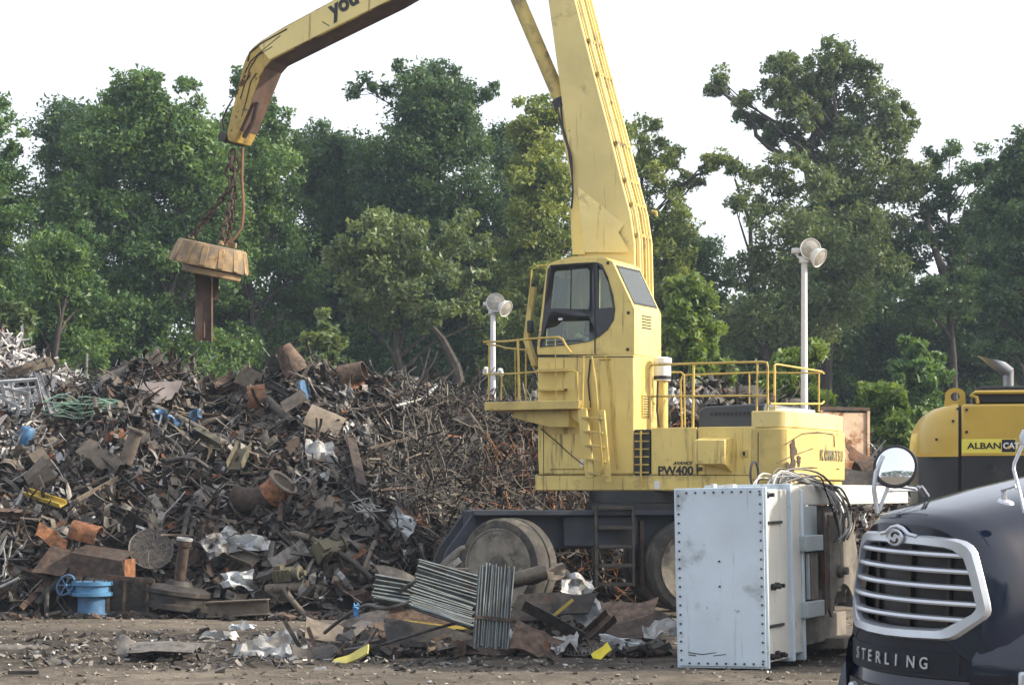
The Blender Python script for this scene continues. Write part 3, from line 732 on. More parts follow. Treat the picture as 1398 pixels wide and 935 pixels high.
cut_in = MB().prism([(ccx + (x - ccx) * 0.93, ccz + (z - ccz) * 0.93) for x, z in cpoly], -1.13, -0.05, 'y').build('cut', None, hd)
cut_win = [MB().prism(polyL(w), -1.3, 0.2, 'y').build('cut', None, hd) for w in (W_UP, W_Q, W_LO)]
cut_fr = MB().prism(polyL([(722, 466), (736, 374), (758, 374), (744, 466)]), -1.06, -0.12, 'y').build('cut', None, hd)
Ar, Br = Vector(cpoly[7]), Vector(cpoly[8])
dr_ = (Br - Ar); nr_ = Vector((-dr_.y, dr_.x)).normalized()
ra, rb = Ar + dr_ * 0.14, Ar + dr_ * 0.98
cut_re = MB().prism([tuple(ra + nr_ * .25), tuple(rb + nr_ * .25), tuple(rb - nr_ * .25), tuple(ra - nr_ * .25)], -1.06, -0.12, 'y').build('cut', None, hd)
bool_cut(ws, cut_win)
bool_cut(cab, [cut_in] + cut_win + [cut_fr, cut_re])
drop([cut_in, cut_fr, cut_re] + cut_win)
mdb = cab.modifiers.new('bevel', 'BEVEL'); mdb.width = 0.03; mdb.segments = 2; mdb.limit_method = 'ANGLE'; mdb.angle_limit = R(40)
def pane(pts, y=0.002, name='window_pane', m=m_clear):
    return MB().prism(polyL(pts), y, y + 0.006, 'y').build(name, m, cab)
pane([(751, 422), (757, 372), (760, 369), (780, 368), (780, 423)])
pane([(779, 423), (779, 368), (803, 366), (806, 370), (806, 418), (804, 423)], 0.009)
pane(W_Q); pane(W_LO)
MB().bar(L3(780, 368, 0.012), L3(779, 423, 0.012), 0.03, 0.012).build('window_mullion', m_blackgloss, cab)
# seat and controls inside the cab
cxs, czs = L(790, 470, -0.6)
st_ = MB().bx(cxs - 0.25, cxs + 0.25, -0.85, -0.35, czs - 0.05, czs + 0.10).build('seat_cushion', mat('blue_seat_fabric', (0.05, 0.11, 0.22), 0.8), cab, 0.03)
MB().prism([(cxs - 0.30, czs + 0.12), (cxs - 0.18, czs + 0.12), (cxs - 0.30, czs + 0.80), (cxs - 0.40, czs + 0.78)], -0.83, -0.37, 'y').build('seat_back', m_black, cab, 0.03)
MB().bx(cxs + 0.1, cxs + 0.5, -0.30, -0.18, czs - 0.1, czs + 0.22).build('control_console', m_steel, cab, 0.02)
MB().tube([(cxs + 0.4, -0.24, czs + 0.2), (cxs + 0.45, -0.24, czs + 0.42)], 0.018, 8).build('joystick', m_black, cab)
MB().lathe([(0.0, 0.0), (0.09, 0.0), (0.09, 0.16), (0, 0.16)], 14, Matrix.Translation((cxs + 0.52, -0.45, czs - 0.1))).build('yellow_tin', m_cy0 if False else mat('tin_yellow', (0.6, 0.5, 0.1), 0.5), cab)
MB().prism(polyL([(811, 359), (812.4, 359), (813.5, 483), (812, 483)]), 0.0125, 0.022, 'y').build('door_seam', m_black, cab)
(hx, hz) = L(765, 436)
MB().bx(hx - 0.06, hx + 0.02, 0.02, 0.045, hz - 0.02, hz + 0.02).build('door_handle', m_chrome, cab, 0.005)
# sloped rear window lies on the slanted rear wall
def rearpt(t, y):   # t 0 top of slope, 1 bottom
    A, B = Vector((*cpoly[7],)), Vector((*cpoly[8],))
    q = A.lerp(B, t); return Vector((q.x, y, q.y))
A3, B3 = rearpt(0, 0), rearpt(1, 0)
nrm = (B3 - A3).cross(Vector((0, 1, 0))).normalized()
if nrm.x > 0: nrm = -nrm
def rwin(t0, t1, y0, y1, off, th, name, m):
    vs = []
    for o in (off, off + th):
        for (t, y) in ((t0, y0), (t1, y0), (t1, y1), (t0, y1)):
            vs.append(rearpt(t, y) + nrm * o)
    bm2 = MB().add(vs, [(0, 1, 2, 3), (7, 6, 5, 4), (0, 4, 5, 1), (1, 5, 6, 2), (2, 6, 7, 3), (3, 7, 4, 0)])
    o = bm2.build(name, m, cab, 0.01)
    b = bmesh.new(); b.from_mesh(o.data); bmesh.ops.recalc_face_normals(b, faces=b.faces); b.to_mesh(o.data); b.free()
    return o
for (t0, t1, y0, y1) in ((0.08, 0.13, -0.08, -1.10), (0.98, 1.03, -0.08, -1.10), (0.13, 0.98, -0.08, -0.115), (0.13, 0.98, -1.065, -1.10)):
    rwin(t0, t1, y0, y1, 0.003, 0.012, 'window_seal', m_black)
rwin(0.13, 0.99, -0.115, -1.065, 0.004, 0.006, 'rear_window', m_clear)
xrc = cpoly[9][0]
for i in range(5):
    y0, z0 = LX(876, 431 + i * 4, xrc); y1, _ = LX(889, 431 + i * 4, xrc)
    MB().bx(xrc - 0.006, xrc - 0.001, y0, y1, z0 - 0.011, z0 + 0.011).build('vent_slot', m_black, cab)
for (x, y) in ((830, 359), (858, 427), (857, 477)):
    a = L(x, y)
    MB().cb((a[0], 0.008, a[1]), (0.05, 0.016, 0.05)).build('bolt', m_bolt, cab, 0.006)
# windscreen guard and front posts
(fx, fz) = L(733, 476)
MB().prism(polyL([(734, 470), (746, 368), (745, 368), (733, 470)]), -1.12, -0.05, 'y').build('windscreen', m_clear, cab)
MB().bar(L3(719, 465, -0.2), L3(728, 392, -0.2), 0.10, 0.10).build('guard_post', m_yelworn, cab, 0.01)
MB().tube([L3(722, 420, -0.1), L3(726, 368, -0.1), L3(737, 363, -0.1), L3(746, 362, -0.1)], 0.014, 6).build('guard_rod', m_rail, cab)
MB().bar(L3(719, 462, -0.2), L3(731, 500, -0.2), 0.13, 0.10).build('guard_bracket', m_yelworn, cab, 0.01)
MB().cb(L3(724, 446, -0.12), (0.10, 0.10, 0.22)).build('wiper_motor', m_black, cab, 0.02)
# access platform
(px0, pz0), (px1, _) = L(790, 552, 0.5), L(661, 552, 0.5)
pl = MB().bx(px0, px1, -0.9, 0.5, pz0 - 0.075, pz0 + 0.075).build('platform', m_yelworn, hd, 0.012)
(ux0, uz0), (ux1, _) = L(776, 583, 0.3), L(700, 583, 0.3)
MB().prism([(ux0, pz0 - 0.08), (ux0, uz0), (ux0 + 0.35, uz0), (ux1, pz0 - 0.2), (ux1, pz0 - 0.08)], -0.7, 0.3, 'y').build('platform_bracket', m_yelworn, pl, 0.01)
def rail(pts, y, r=0.02, name='handrail', parent=pl):
    return MB().tube([L3(a, b, y) for a, b in pts], r * 0.8, 7).build(name, m_rail, parent)
rail([(660, 467), (690, 466), (730, 462), (762, 460), (768, 463), (774, 474), (780, 482)], 0.46, 0.024)
rail([(660, 511), (700, 510), (740, 507), (782, 506), (788, 508), (789, 552)], 0.46)
rail([(664, 470), (680, 472), (690, 475), (720, 478)], -0.8)
rail([(668, 468), (667, 546)], 0.46); rail([(685, 510), (684, 546)], 0.46)
rail([(707, 465), (709, 546)], 0.46, 0.03); rail([(758, 461), (759, 546)], 0.46, 0.012)
rail([(718, 475), (718, 546)], -0.6, 0.02); rail([(703, 474), (704, 546)], -0.8, 0.014)
# access ladder hung from the platform
ld = MB()
la, lb = L3(795, 558, 0.42), L3(806, 652, 0.30)
lc, ldd = L3(822, 560, 0.42), L3(831, 658, 0.30)
MB().bar(la, lb, 0.05, 0.17).build('ladder_rail', m_yel, pl, 0.008)
MB().bar(lc, ldd, 0.05, 0.10).build('ladder_rail', m_yel, pl, 0.008)
for i in range(5):
    t = (i + 0.6) / 5
    MB().bar(la.lerp(lb, t), lc.lerp(ldd, t), 0.14, 0.035).build('ladder_rung', m_yelworn, pl, 0.005)
MB().tube([L3(808, 487, 0.30), L3(813, 520, 0.36), L3(818, 580, 0.46), L3(823, 640, 0.42), L3(820, 648, 0.38)], 0.017, 6).build('handrail', m_rail, pl)
MB().tube([L3(797, 486, 0.30), L3(795, 555, 0.44)], 0.017, 6).build('handrail', m_rail, pl)
lab = L3(790, 585, 0.35)
MB().prism([L(770, 560, 0.2), L(795, 560, 0.2), L(800, 585, 0.2)], 0.2, 0.23, 'y').build('gusset', m_yel, pl)
# deck rails
def rr(pts, y, r=0.022): return MB().tube([L3(a, b, y) for a, b in pts], r * 0.8, 7).build('deck_handrail', m_rail, hd)
rr([(886, 503), (890, 498), (1040, 494), (1047, 495), (1048, 500), (1048, 582)], -0.06, 0.025)
rr([(886, 541), (1048, 540)], -0.06)
rr([(903, 556), (903, 512), (906, 508), (930, 508), (934, 512), (935, 584)], -0.9, 0.02)
rr([(931, 584), (929, 520), (932, 512), (1046, 508), (1060, 508)], -1.0, 0.02)
rr([(947, 498), (946, 583)], -0.06, 0.03); rr([(1034, 495), (1033, 582)], -0.06); rr([(1023, 509), (1023, 551)], -1.0, 0.018)
rr([(888, 500), (888, 541), (894, 552)], -0.06, 0.022)
def rx(pts, x, r=0.02): return MB().tube([(x, *LX(a, b, x)) for a, b in pts], r * 0.85, 7).build('deck_handrail', m_rail, hd)
rx([(1057, 540), (1057, 499), (1060, 497), (1122, 507), (1125, 510)], 0.25)
rx([(1052, 551), (1122, 551), (1125, 548)], 0.25)
rx([(1118, 507), (1118, 562)], 0.25); rx([(1058, 500), (1058, 562)], 0.25)
rr([(1010, 509), (1110, 509), (1124, 509)], -2.2, 0.018)

# boom
bp = polyL([(812, 600), (791, 400), (786, 300), (781, 250), (772, 180), (763, 110), (755, 50), (748, 0), (733, -110), (722, -185), (735, -195), (745, -190), (757, -110), (785, 0), (808, 90), (832, 180), (848, 245), (860, 290), (866, 330), (868, 420), (870, 600)], -1.2)
bo = MB().prism(bp, -1.94, -1.2, 'y').build('boom', m_yelpale, hd, 0.02)
def sub_poly(pts, y, th, name, m, parent): return MB().prism(polyL(pts, y), y, y + th, 'y').build(name, m, parent, 0.006)
sub_poly([(779, 285), (786, 266), (790, 268), (797, 300), (800, 348), (783, 348)], -1.198, 0.05, 'boom_foot_plate', m_yel, bo)
# bent reinforcing plate low on the boom: a facet turned a little to the sky
v0, v1, v2 = L3(789, 255, -1.196), L3(852, 306, -1.196), L3(846, 318, -1.196)
v3, v4 = L3(800, 345, -1.196), L3(862, 345, -1.196)
MB().add([v0, v1, v2 + Vector((0, 0.05, 0)), v3 + Vector((0, 0.05, 0)), v4 + Vector((0, 0.05, 0)), L3(791, 268, -1.196) + Vector((0, 0.05, 0))], [(0, 5, 2, 1), (5, 3, 2), (3, 4, 2)]).build('stiffener_plate', m_yelpale, bo)
# hydraulic pipes and clamps running up the back of the boom
back = [(868, 420), (866, 330), (860, 290), (848, 245), (832, 180), (808, 90), (785, 0), (757, -110)]
for k, yy_ in enumerate((-1.30, -1.42, -1.56, -1.70, -1.84)):
    pts = []
    for (a, b) in back:
        q = L(a, b, -1.2); pts.append((q[0] - 0.045, yy_, q[1] + 0.02))
    MB().tube(pts, 0.024 if k % 2 else 0.032, 7).build('hydraulic_pipe', m_yelpale if k != 2 else m_yelworn, bo)
for (a, b) in ((799, 55), (811, 100), (836, 195), (848, 245), (857, 278), (864, 320)):
    q = L(a - 1.5, b, -1.2)
    MB().bx(q[0] - 0.10, q[0] + 0.03, -1.88, -1.25, q[1] - 0.03, q[1] + 0.03).build('pipe_clamp', m_yelrust, bo, 0.008)
q = L(860, 282, -1.2)
MB().tube([(q[0] - 0.1, -1.95, q[1]), (q[0] - 0.18, -1.97, q[1] - 0.02), (q[0] - 0.18, -1.98, q[1] - 0.10)], 0.03, 8).build('pipe_elbow', m_yelworn, bo)
# arm cylinder on the front of the boom
cyl = MB().tube([L3(702, -12, -1.42), L3(766, 138, -1.42)], 0.135, 14).build('arm_cylinder', m_yelworn, hd)
MB().tube([L3(765, 136, -1.42), L3(770, 150, -1.42)], 0.16, 14).build('cylinder_gland', m_black, cyl)
MB().tube([L3(697, -25, -1.42), L3(704, -8, -1.42)], 0.17, 14).build('cylinder_head', m_steel, cyl)
MB().tube([L3(768, 148, -1.35), L3(788, 250, -1.30)], 0.10, 12).build('cylinder_rod', m_yel, cyl)
MB().tube([L3(690, -90, -1.42), L3(700, -20, -1.42)], 0.07, 12).build('cylinder_rod', m_chrome, cyl)
MB().tube([L3(765, 140, -1.25), L3(768, 175, -1.22), L3(780, 215, -1.15), L3(782, 262, -1.13), L3(780, 285, -1.15)], 0.020, 8).build('hydraulic_hose', m_black, cyl)
MB().tube([L3(762, 135, -1.3), L3(764, 165, -1.25), L3(776, 205, -1.18), L3(781, 240, -1.16)], 0.018, 8).build('hydraulic_hose', m_black, cyl)
# arm (bent stick) with lettering
armpx = [(309, 184), (317, 150), (326, 115), (331, 92), (336, 78), (344, 66), (356, 56), (387, 37), (451, 2.7), (560, -62), (690, -150), (722, -160), (726, -130), (700, -95), (531, 3), (440, 48), (384, 76), (370, 83), (361, 93), (350, 120), (339, 148), (327, 178), (319, 194), (311, 193)]
arm = MB().prism(polyL(armpx, -1.27), -1.87, -1.27, 'y').build('arm', m_yelrust, hd, 0.015)
sub_poly([(310, 184), (316, 158), (325, 140), (334, 146), (344, 134), (340, 148), (327, 178), (319, 193), (312, 192)], -1.2695, 0.010, 'arm_tip_plate', mat('heavily_rusted_yellow', (0.42, 0.30, 0.09), 0.7, var=0.3, scale=5, rust=0.34, rscale=6, dirt=0.4, dscale=5), arm)
# cleaner straight section: side plate welded on the arm face
sub_poly([(352, 62), (362, 54), (388, 39), (451, 4.5), (560, -60), (690, -148), (700, -98), (531, 1.2), (440, 46), (384, 74), (368, 82)], -1.269, 0.012, 'arm_side_plate', m_yelpale, arm)
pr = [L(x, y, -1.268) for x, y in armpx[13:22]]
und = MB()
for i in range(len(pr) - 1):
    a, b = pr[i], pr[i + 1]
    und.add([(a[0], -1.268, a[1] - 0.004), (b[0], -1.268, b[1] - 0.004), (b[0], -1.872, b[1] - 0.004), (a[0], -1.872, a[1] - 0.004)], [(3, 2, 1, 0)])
und.build('arm_underside', mat('dark_brown_paint', (0.085, 0.05, 0.035), 0.75, var=0.3, rust=0.3, dirt=0.3), arm)  # separate underside sheet, darker and browner than the arm's faces, flecked with rust
o_ = L3(454, 24, -1.255); u2 = (L3(531, -20, -1.255) - L3(454, 24, -1.255)).normalized()
upv = Vector((0, 1, 0)).cross(u2) 
if upv.z < 0: upv = -upv
text('you', o_, u2, upv, 0.46, m_letter, arm, 0.04, xs=0.95)
MB().tube([L3(338, 84, -1.26), L3(341, 72, -1.26), L3(356, 60, -1.26), L3(392, 40, -1.26)], 0.018, 6).build('arm_hose', m_rustdk, arm)
MB().tube([L3(306, 178, -1.4), L3(303, 165, -1.4), L3(309, 150, -1.4), L3(318, 135, -1.35)], 0.016, 6).build('arm_hose', m_rustdk, arm)
for pts in ([(334, 100), (342, 84), (362, 66), (383, 49)], [(338, 110), (340, 95), (352, 76), (372, 64)], [(328, 135), (333, 118), (340, 100)], [(330, 160), (338, 130), (342, 112), (350, 100)], [(440, 30), (450, 36)]):
    MB().tube([L3(a, b, -1.262) for a, b in pts], 0.012, 5).build('scrape', m_steel, arm)
for yy_ in (-1.4, -1.7):
    MB().tube([L3(333, 188, yy_), L3(345, 168, yy_), L3(352, 140, yy_)], 0.05, 8).build('tip_rod', m_rustdk, arm)
tip = L3(317, 190, -1.57)
MB().tube([tip + Vector((0, 0.35, 0)), tip - Vector((0, 0.35, 0))], 0.10, 14).build('tip_pin', m_steel, arm)

# undercarriage (turned a little against the upper body)
def wheel_mesh_parts(rw=0.83, w=0.62):
    nt = 40
    ty = MB().lathe([(rw * 0.72, -w / 2 + 0.03), (rw * 0.80, -w / 2), (rw * 0.95, -w / 2 + 0.02), (rw, -w / 2 + 0.09), (rw, -0.03), (rw * 0.97, -0.015), (rw * 0.97, 0.015), (rw, 0.03), (rw, w / 2 - 0.09), (rw * 0.95, w / 2 - 0.02), (rw * 0.80, w / 2), (rw * 0.72, w / 2 - 0.03)], nt)
    rr2 = random.Random(3)
    ty.v = [(x * (1 + rr2.uniform(-.006, .004)), y * (1 + rr2.uniform(-.006, .004)), z) for (x, y, z) in ty.v]
    rim = MB().lathe([(rw * 0.80, w / 2 + 0.003), (rw * 0.80, w / 2 + 0.02), (rw * 0.765, w / 2 + 0.02), (rw * 0.74, w / 2 - 0.03), (rw * 0.70, w / 2 - 0.27), (rw * 0.52, w / 2 - 0.25), (rw * 0.47, w / 2 - 0.17), (rw * 0.36, w / 2 - 0.15), (0.0, w / 2 - 0.15)], 36)
    rim.lathe([(rw * 0.735, -w / 2 + 0.01), (rw * 0.735, w / 2 - 0.02)], 36, cap=False)
    hub = MB().lathe([(rw * 0.35, w / 2 - 0.148), (rw * 0.35, w / 2 - 0.08), (rw * 0.27, w / 2 - 0.07), (rw * 0.23, w / 2 + 0.03), (rw * 0.12, w / 2 + 0.08), (0.0, w / 2 + 0.09)], 24)
    bolts = []
    for k in range(22):
        t = 2 * math.pi * k / 22
        bolts.append(MB().lathe([(0.026, w / 2 - 0.079), (0.026, w / 2 - 0.03), (0.0, w / 2 - 0.026)], 6, Matrix.Translation((rw * 0.31 * math.cos(t), rw * 0.31 * math.sin(t), 0))))
    return ty, rim, hub, bolts
m_hubd = mat('greasy_hub', (0.055, 0.047, 0.038), 0.7, var=0.4, scale=9, dirt=0.3, dcol=(0.12, 0.10, 0.08), bump=0.4)
ty, ri, hu, bo_ = wheel_mesh_parts()
me_ty, me_ri, me_hu = ty.mesh('tyre', m_tyre), ri.mesh('rim', m_rim), hu.mesh('hub', m_hubd)
me_bo = [b.mesh('bolt', m_hubd) for b in bo_]
UCA = 0.14                       # chassis heading (world): its near side faces a touch to the right
uc = Matrix.Rotation(UCA, 4, 'Z')
ucc = Vector((1.50, 35.75, 0))
inv = Matrix.Rotation(-HA, 4, 'Z') @ Matrix.Translation(-HO)
UM = inv @ Matrix.Translation(ucc) @ uc          # chassis coords (x right, y away, z up) -> handler local
def wheel(x, y, steer):
    base = UM @ Matrix.Translation((x, y, 0.83)) @ Matrix.Rotation(steer, 4, 'Z') @ Matrix.Rotation(R(90), 4, 'X')
    w = bpy.data.objects.new('wheel', me_ty); COL.objects.link(w); w.parent = hd
    w.matrix_local = base
    for nm, me in (('rim', me_ri), ('hub', me_hu)):
        c = bpy.data.objects.new(nm, me); COL.objects.link(c); c.parent = w
    for me in me_bo:
        c = bpy.data.objects.new('wheel_bolt', me); COL.objects.link(c); c.parent = w
    return w
wheel(-1.72, -1.02, R(-42)); wheel(1.48, -0.95, R(4))
far = [UM @ Matrix.Translation((-1.65, 1.05, 0.83)) @ Matrix.Rotation(R(-36), 4, 'Z') @ Matrix.Rotation(R(-90), 4, 'X'), UM @ Matrix.Translation((1.48, 0.95, 0.83)) @ Matrix.Rotation(R(-90), 4, 'X')]
for M in far:
    w = obj('wheel', me_ty, hd); w.matrix_local = M
    c = obj('rim', me_ri, w); c = obj('hub', me_hu, w)
ch = MB().bx(-2.3, 2.6, -0.62, 0.62, 1.12, 1.78, UM).build('chassis', m_chassis, hd, 0.03)
for yb in (-0.70, 0.62):
    MB().prism([(-2.26, 1.76), (-2.74, 1.10), (-2.85, 0.76), (-2.5, 0.66), (-2.15, 1.1)], yb, yb + 0.10, 'y', UM).build('outrigger_plate', m_chassis, ch, 0.02)
MB().bx(-2.8, -2.45, -0.95, 0.95, 0.62, 0.78, UM).build('blade_beam', m_chassis, ch, 0.03)
MB().bx(-2.3, 2.4, -0.95, -0.63, 1.70, 1.785, UM).build('running_board', m_chassis, ch, 0.01)
MB().bx(-0.75, 0.55, -0.78, -0.63, 1.16, 1.69, UM).build('tank_box', m_chassis, ch, 0.03)
for x in (-1.72, 1.48):
    MB().tube([(x, -0.9, 0.83), (x, 0.9, 0.83)], 0.19, 14, M=UM).build('axle', m_chassis, ch)
    MB().bx(x - 0.3, x + 0.3, -0.4, 0.4, 0.85, 1.15, UM).build('axle_mount', m_chassis, ch, 0.03)
MB().lathe([(0.95, 1.785), (0.95, 1.9), (0.88, 1.92), (0.88, 2.115)], 40, UM @ Matrix.Translation((0.75, 0.1, 0))).build('slewing_ring', m_black, hd)
# chassis ladder
lx0_, lx1_ = -0.22, 0.42
for x in (lx0_, lx1_):
    MB().bar((x, -1.05, 0.50), (x, -0.97, 1.86), 0.045, 0.05, UM).build('ladder_rail', m_steel, ch)
    MB().bar((x, -0.72, 0.72), (x, -0.74, 1.86), 0.04, 0.04, UM).build('ladder_rail', m_steel, ch)
for z in (0.53, 0.85, 1.17, 1.49, 1.83):
    MB().bx(lx0_ + 0.03, lx1_ - 0.03, -1.08, -0.82, z - 0.03, z + 0.03, UM).build('ladder_step', m_steel, ch, 0.008)
MB().bar((0.62, -0.8, 0.45), (0.62, -0.72, 1.6), 0.10, 0.06, UM).build('chassis_strut', m_rustdk, ch)
MB().bar((0.95, -0.7, 0.6), (0.75, -0.68, 1.15), 0.05, 0.05, UM).build('chassis_strut', m_steel, ch)

def seam(pts, y=0.003, r=0.006, parent=hd, m=m_black): return MB().tube([L3(a, b, y) for a, b in pts], r, 4).build('panel_seam', m, parent)
seam([(734, 648.5), (865, 648.5)]); seam([(888, 648.5), (1033, 648.5)]); seam([(952, 583), (952, 648)], 0.004); seam([(742, 575), (742, 646), (750, 646)], 0.004)
seam([(1035, 590), (1035, 655)], 0.022, 0.008); seam([(735, 487), (866, 487)], 0.004, 0.008)
for (pts, r_) in (([(738, 585), (760, 603), (776, 618), (796, 634)], .010), ([(806, 490), (803, 520), (806, 556)], .016), ([(898, 520), (897, 560), (900, 583)], .02)):
    MB().tube([L3(a, b, 0.03) for a, b in pts], r_, 6).build('hose', m_rustdk, hd)

# ---------------------------------------------------- lifting magnet, hanging from the arm
tipw = to_wld(L3(319, 205, -1.57))
mc = to_wld(L3(287, 352, -1.57))
mg = empty('lifting_magnet', mc, 0, 'rust coloured round lifting magnet hanging on chains from the arm', 'magnet')
m_mag = mat('tan_rusted_casting', (0.27, 0.185, 0.095), 0.75, var=0.4, scale=3, dirt=0.42, dcol=(0.12, 0.095, 0.075), rust=0.3, rcol=(0.22, 0.095, 0.03), bump=0.35)
MT = Matrix.Rotation(R(12), 4, 'Y') @ Matrix.Rotation(R(5), 4, 'X')
MB().lathe([(0.0, 0.24), (0.56, 0.25), (0.58, 0.27), (0.68, 0.26), (0.71, 0.22), (0.80, -0.10), (0.82, -0.20), (0.55, -0.22), (0.0, -0.22)], 14, MT).build('magnet_shell', m_mag, mg, 0.012)
for k in range(14):
    t = 2 * math.pi * (k + 0.5) / 14
    Mk = MT @ Matrix.Rotation(t, 4, 'Z')
    MB().add([(0.70, -0.06, 0.22), (0.70, 0.06, 0.22), (0.825, 0.06, -0.17), (0.825, -0.06, -0.17), (0.62, -0.07, 0.24), (0.62, 0.07, 0.24), (0.72, 0.07, -0.17), (0.72, -0.07, -0.17)],
             [(0, 1, 2, 3), (7, 6, 5, 4), (0, 4, 5, 1), (1, 5, 6, 2), (2, 6, 7, 3), (3, 7, 4, 0)], Mk).build('rib', m_mag, mg, 0.008)
MB().lathe([(0.56, -0.36), (0.60, -0.34), (0.60, -0.222), (0.56, -0.222)], 14, MT @ Matrix.Translation((0.1, -0.1, 0))).build('pole_ring', m_mag, mg, 0.01)
MB().cb((0.40, -0.1, 0.34), (0.16, 0.2, 0.10), MT).build('terminal_box', m_mag, mg, 0.01)
def chain(a, b, name='chain', lk=0.15, r=0.019, parent=mg, m=m_rustdk):
    a, b = Vector(a), Vector(b); d = b - a; n = max(2, int(d.length / (lk * 0.74))); u, v = frame_of(d); dn = d.normalized(); mb_ = MB()
    for i in range(n):
        c = a + d * ((i + 0.5) / n); s_ = u if i % 2 else v
        ring = []
        for k in range(10):
            t = 2 * math.pi * k / 10
            ring.append(c + dn * (math.cos(t) * lk * 0.5) + s_ * (math.sin(t) * lk * 0.30))
        mb_.tube(ring, r, 5, closed=True)
    return mb_.build(name, m, parent)
tl = tipw - mc
chain(tl + Vector((0, 0, -0.02)), tl + Vector((-0.05, 0, -0.35)), lk=0.24, r=0.035, name='shackle')
chain(tl + Vector((-0.06, 0, -0.3)), tl + Vector((-0.07, 0, -0.80)), lk=0.30, r=0.035, name='shackle')
chain(tl + Vector((0.02, 0, -0.15)), tl + Vector((0.04, 0, -0.75)), lk=0.30, r=0.03, name='shackle')
for (ang, t0) in ((190, -0.07), (300, 0.0), (60, 0.04)):
    e = MT @ Vector((0.45 * math.cos(R(ang)), 0.45 * math.sin(R(ang)), 0.32))
    chain(tl + Vector((t0, 0, -0.75)), e, lk=0.17, r=0.024)
    MB().lathe([(0.06, 0.301), (0.05, 0.36), (0.0, 0.38)], 8, MT @ Matrix.Translation((0.45 * math.cos(R(ang)), 0.45 * math.sin(R(ang)), 0))).build('lug', m_mag, mg)
e = MT @ Vector((0.33, -0.1, 0.36))
MB().tube([tl + Vector((0.18, 0, 0.05)), tl + Vector((0.16, 0, -0.5)), tl + Vector((0.20, 0, -1.2)), tl + Vector((0.17, -0.05, -1.55)), tl + Vector((0.02, -0.1, -1.78)), tl + Vector((-0.12, -0.1, -1.86))], 0.03, 8).build('power_cable', mat('brown_cable', (0.17, 0.085, 0.045), 0.7), mg)
# beam stuck to the magnet
hb = empty('steel_channel_offcut', mc + Vector((-0.10, -0.02, -0.30)), R(8), 'short rusty steel channel stuck upright under the lifting magnet', 'steel channel')
MB().bx(-0.20, 0.12, -0.02, 0.01, -1.36, 0.02).bx(-0.20, -0.17, 0.01, 0.16, -1.36, 0.0).bx(0.09, 0.12, 0.01, 0.16, -1.36, 0.0).build('web', m_rustdk, hb, 0.004)
MB().bx(0.125, 0.155, -0.06, 0.05, -1.38, -0.02).build('flange_strip', mat('pale_rust_steel', (0.27, 0.16, 0.11), 0.75, rust=0.25), hb)
MB().bx(0.157, 0.27, 0.0, 0.03, -0.55, 0.02).build('cover_plate', m_rustdk, hb)
MB().bx(-0.02, 0.0, -0.03, -0.021, -1.3, -1.0).build('weld_strip', mat('pale_rust_steel', (0.27, 0.16, 0.11)), hb)
# ------------------------------------------------------------------ pale transformer tank lying on its side
TA = R(25)
ta, td = Vector((math.cos(TA), -math.sin(TA), 0)), Vector((math.sin(TA), math.cos(TA), 0))
TO = Vector(((1047 - CX) * 24.3 / F, 24.3, 0))
tr = empty('transformer_tank', TO, -TA, 'pale bolted steel transformer tank standing on end beside the handler', 'transformer')
tr.rotation_euler = (0, R(-1.2), -TA)
m_tank = mat('sky_shade_tank_paint', (0.55, 0.64, 0.72), 0.5, var=0.08, scale=0.9, dirt=0.34, dcol=(0.33, 0.38, 0.42), dscale=1.6, streak=0.36, scol=(0.33, 0.34, 0.33), rust=0.10, rscale=5, rcol=(0.2, 0.14, 0.09), bump=0.04, bscale=8)  # blue of sky-lit shade painted in; the sunlit sides get the white
m_tankw = mat('white_tank_paint', (0.56, 0.57, 0.54), 0.5, var=0.08, scale=1.2, dirt=0.22, dcol=(0.27, 0.26, 0.22), streak=0.25, scol=(0.28, 0.25, 0.2), bump=0.04)
m_tankg = mat('grey_tank_paint', (0.33, 0.39, 0.42), 0.55, var=0.1, dirt=0.3, dcol=(0.16, 0.15, 0.13), rust=0.1)
m_core = mat('weathered_core_steel', (0.16, 0.145, 0.125), 0.8, var=0.3, scale=3, dirt=0.4, rust=0.15, bump=0.3, streak=0.3, scol=(0.05, 0.045, 0.04))
# local: x along the plate (right), y into depth, z up ; plate x -1.10..0
MB().grid(16, 30, lambda u, v: (-1.10 + 1.10 * u, -0.02 + (0.010 * mnoise.noise(Vector((u * 2.5, v * 4.5, 3.0))) if 0.08 < u < 0.92 and 0.05 < v < 0.95 else 0.0), 0.03 + 2.115 * v), 0.018).build('cover_plate', m_tank, tr)
nb = 0
bolt_me = MB().lathe([(0.013, 0.0), (0.013, 0.014), (0.010, 0.018), (0, 0.018)], 6, Matrix.Rotation(R(90), 4, 'X')).mesh('cover_bolt', m_bolt)
def tbolt(x, z):
    o = obj('cover_bolt', bolt_me, tr); o.location = (x, -0.0205, z)
for i in range(19):
    z = 0.10 + i * (2.07 - 0.10) / 18
    tbolt(-1.065, z + random.uniform(-.006, .006)); tbolt(-0.035, z + random.uniform(-.006, .006))
for i in range(9):
    x = -0.96 + i * 0.115
    tbolt(x, 2.105); tbolt(x, 0.06)
for z in (0.98, 1.28): tbolt(-0.56, z)
for (x0, z0, x1, z1) in ((-0.98, 0.19, -0.80, 0.165), (-0.80, 0.165, -0.62, 0.19), (-0.66, 0.15, -0.50, 0.17), (-0.97, 0.16, -0.88, 0.15)):
    MB().bar((x0, -0.0205, z0), (x1, -0.0205, z1), 0.004, 0.010).build('scratch', m_bolt, tr)
MB().bx(-1.13, 0.03, 0.003, 0.05, 0.0, 2.16).build('flange', m_tank, tr, 0.008)
MB().bx(-1.07, -0.02, 0.05, 0.98, 0.06, 2.13).build('tank_body', m_tankw, tr, 0.015)
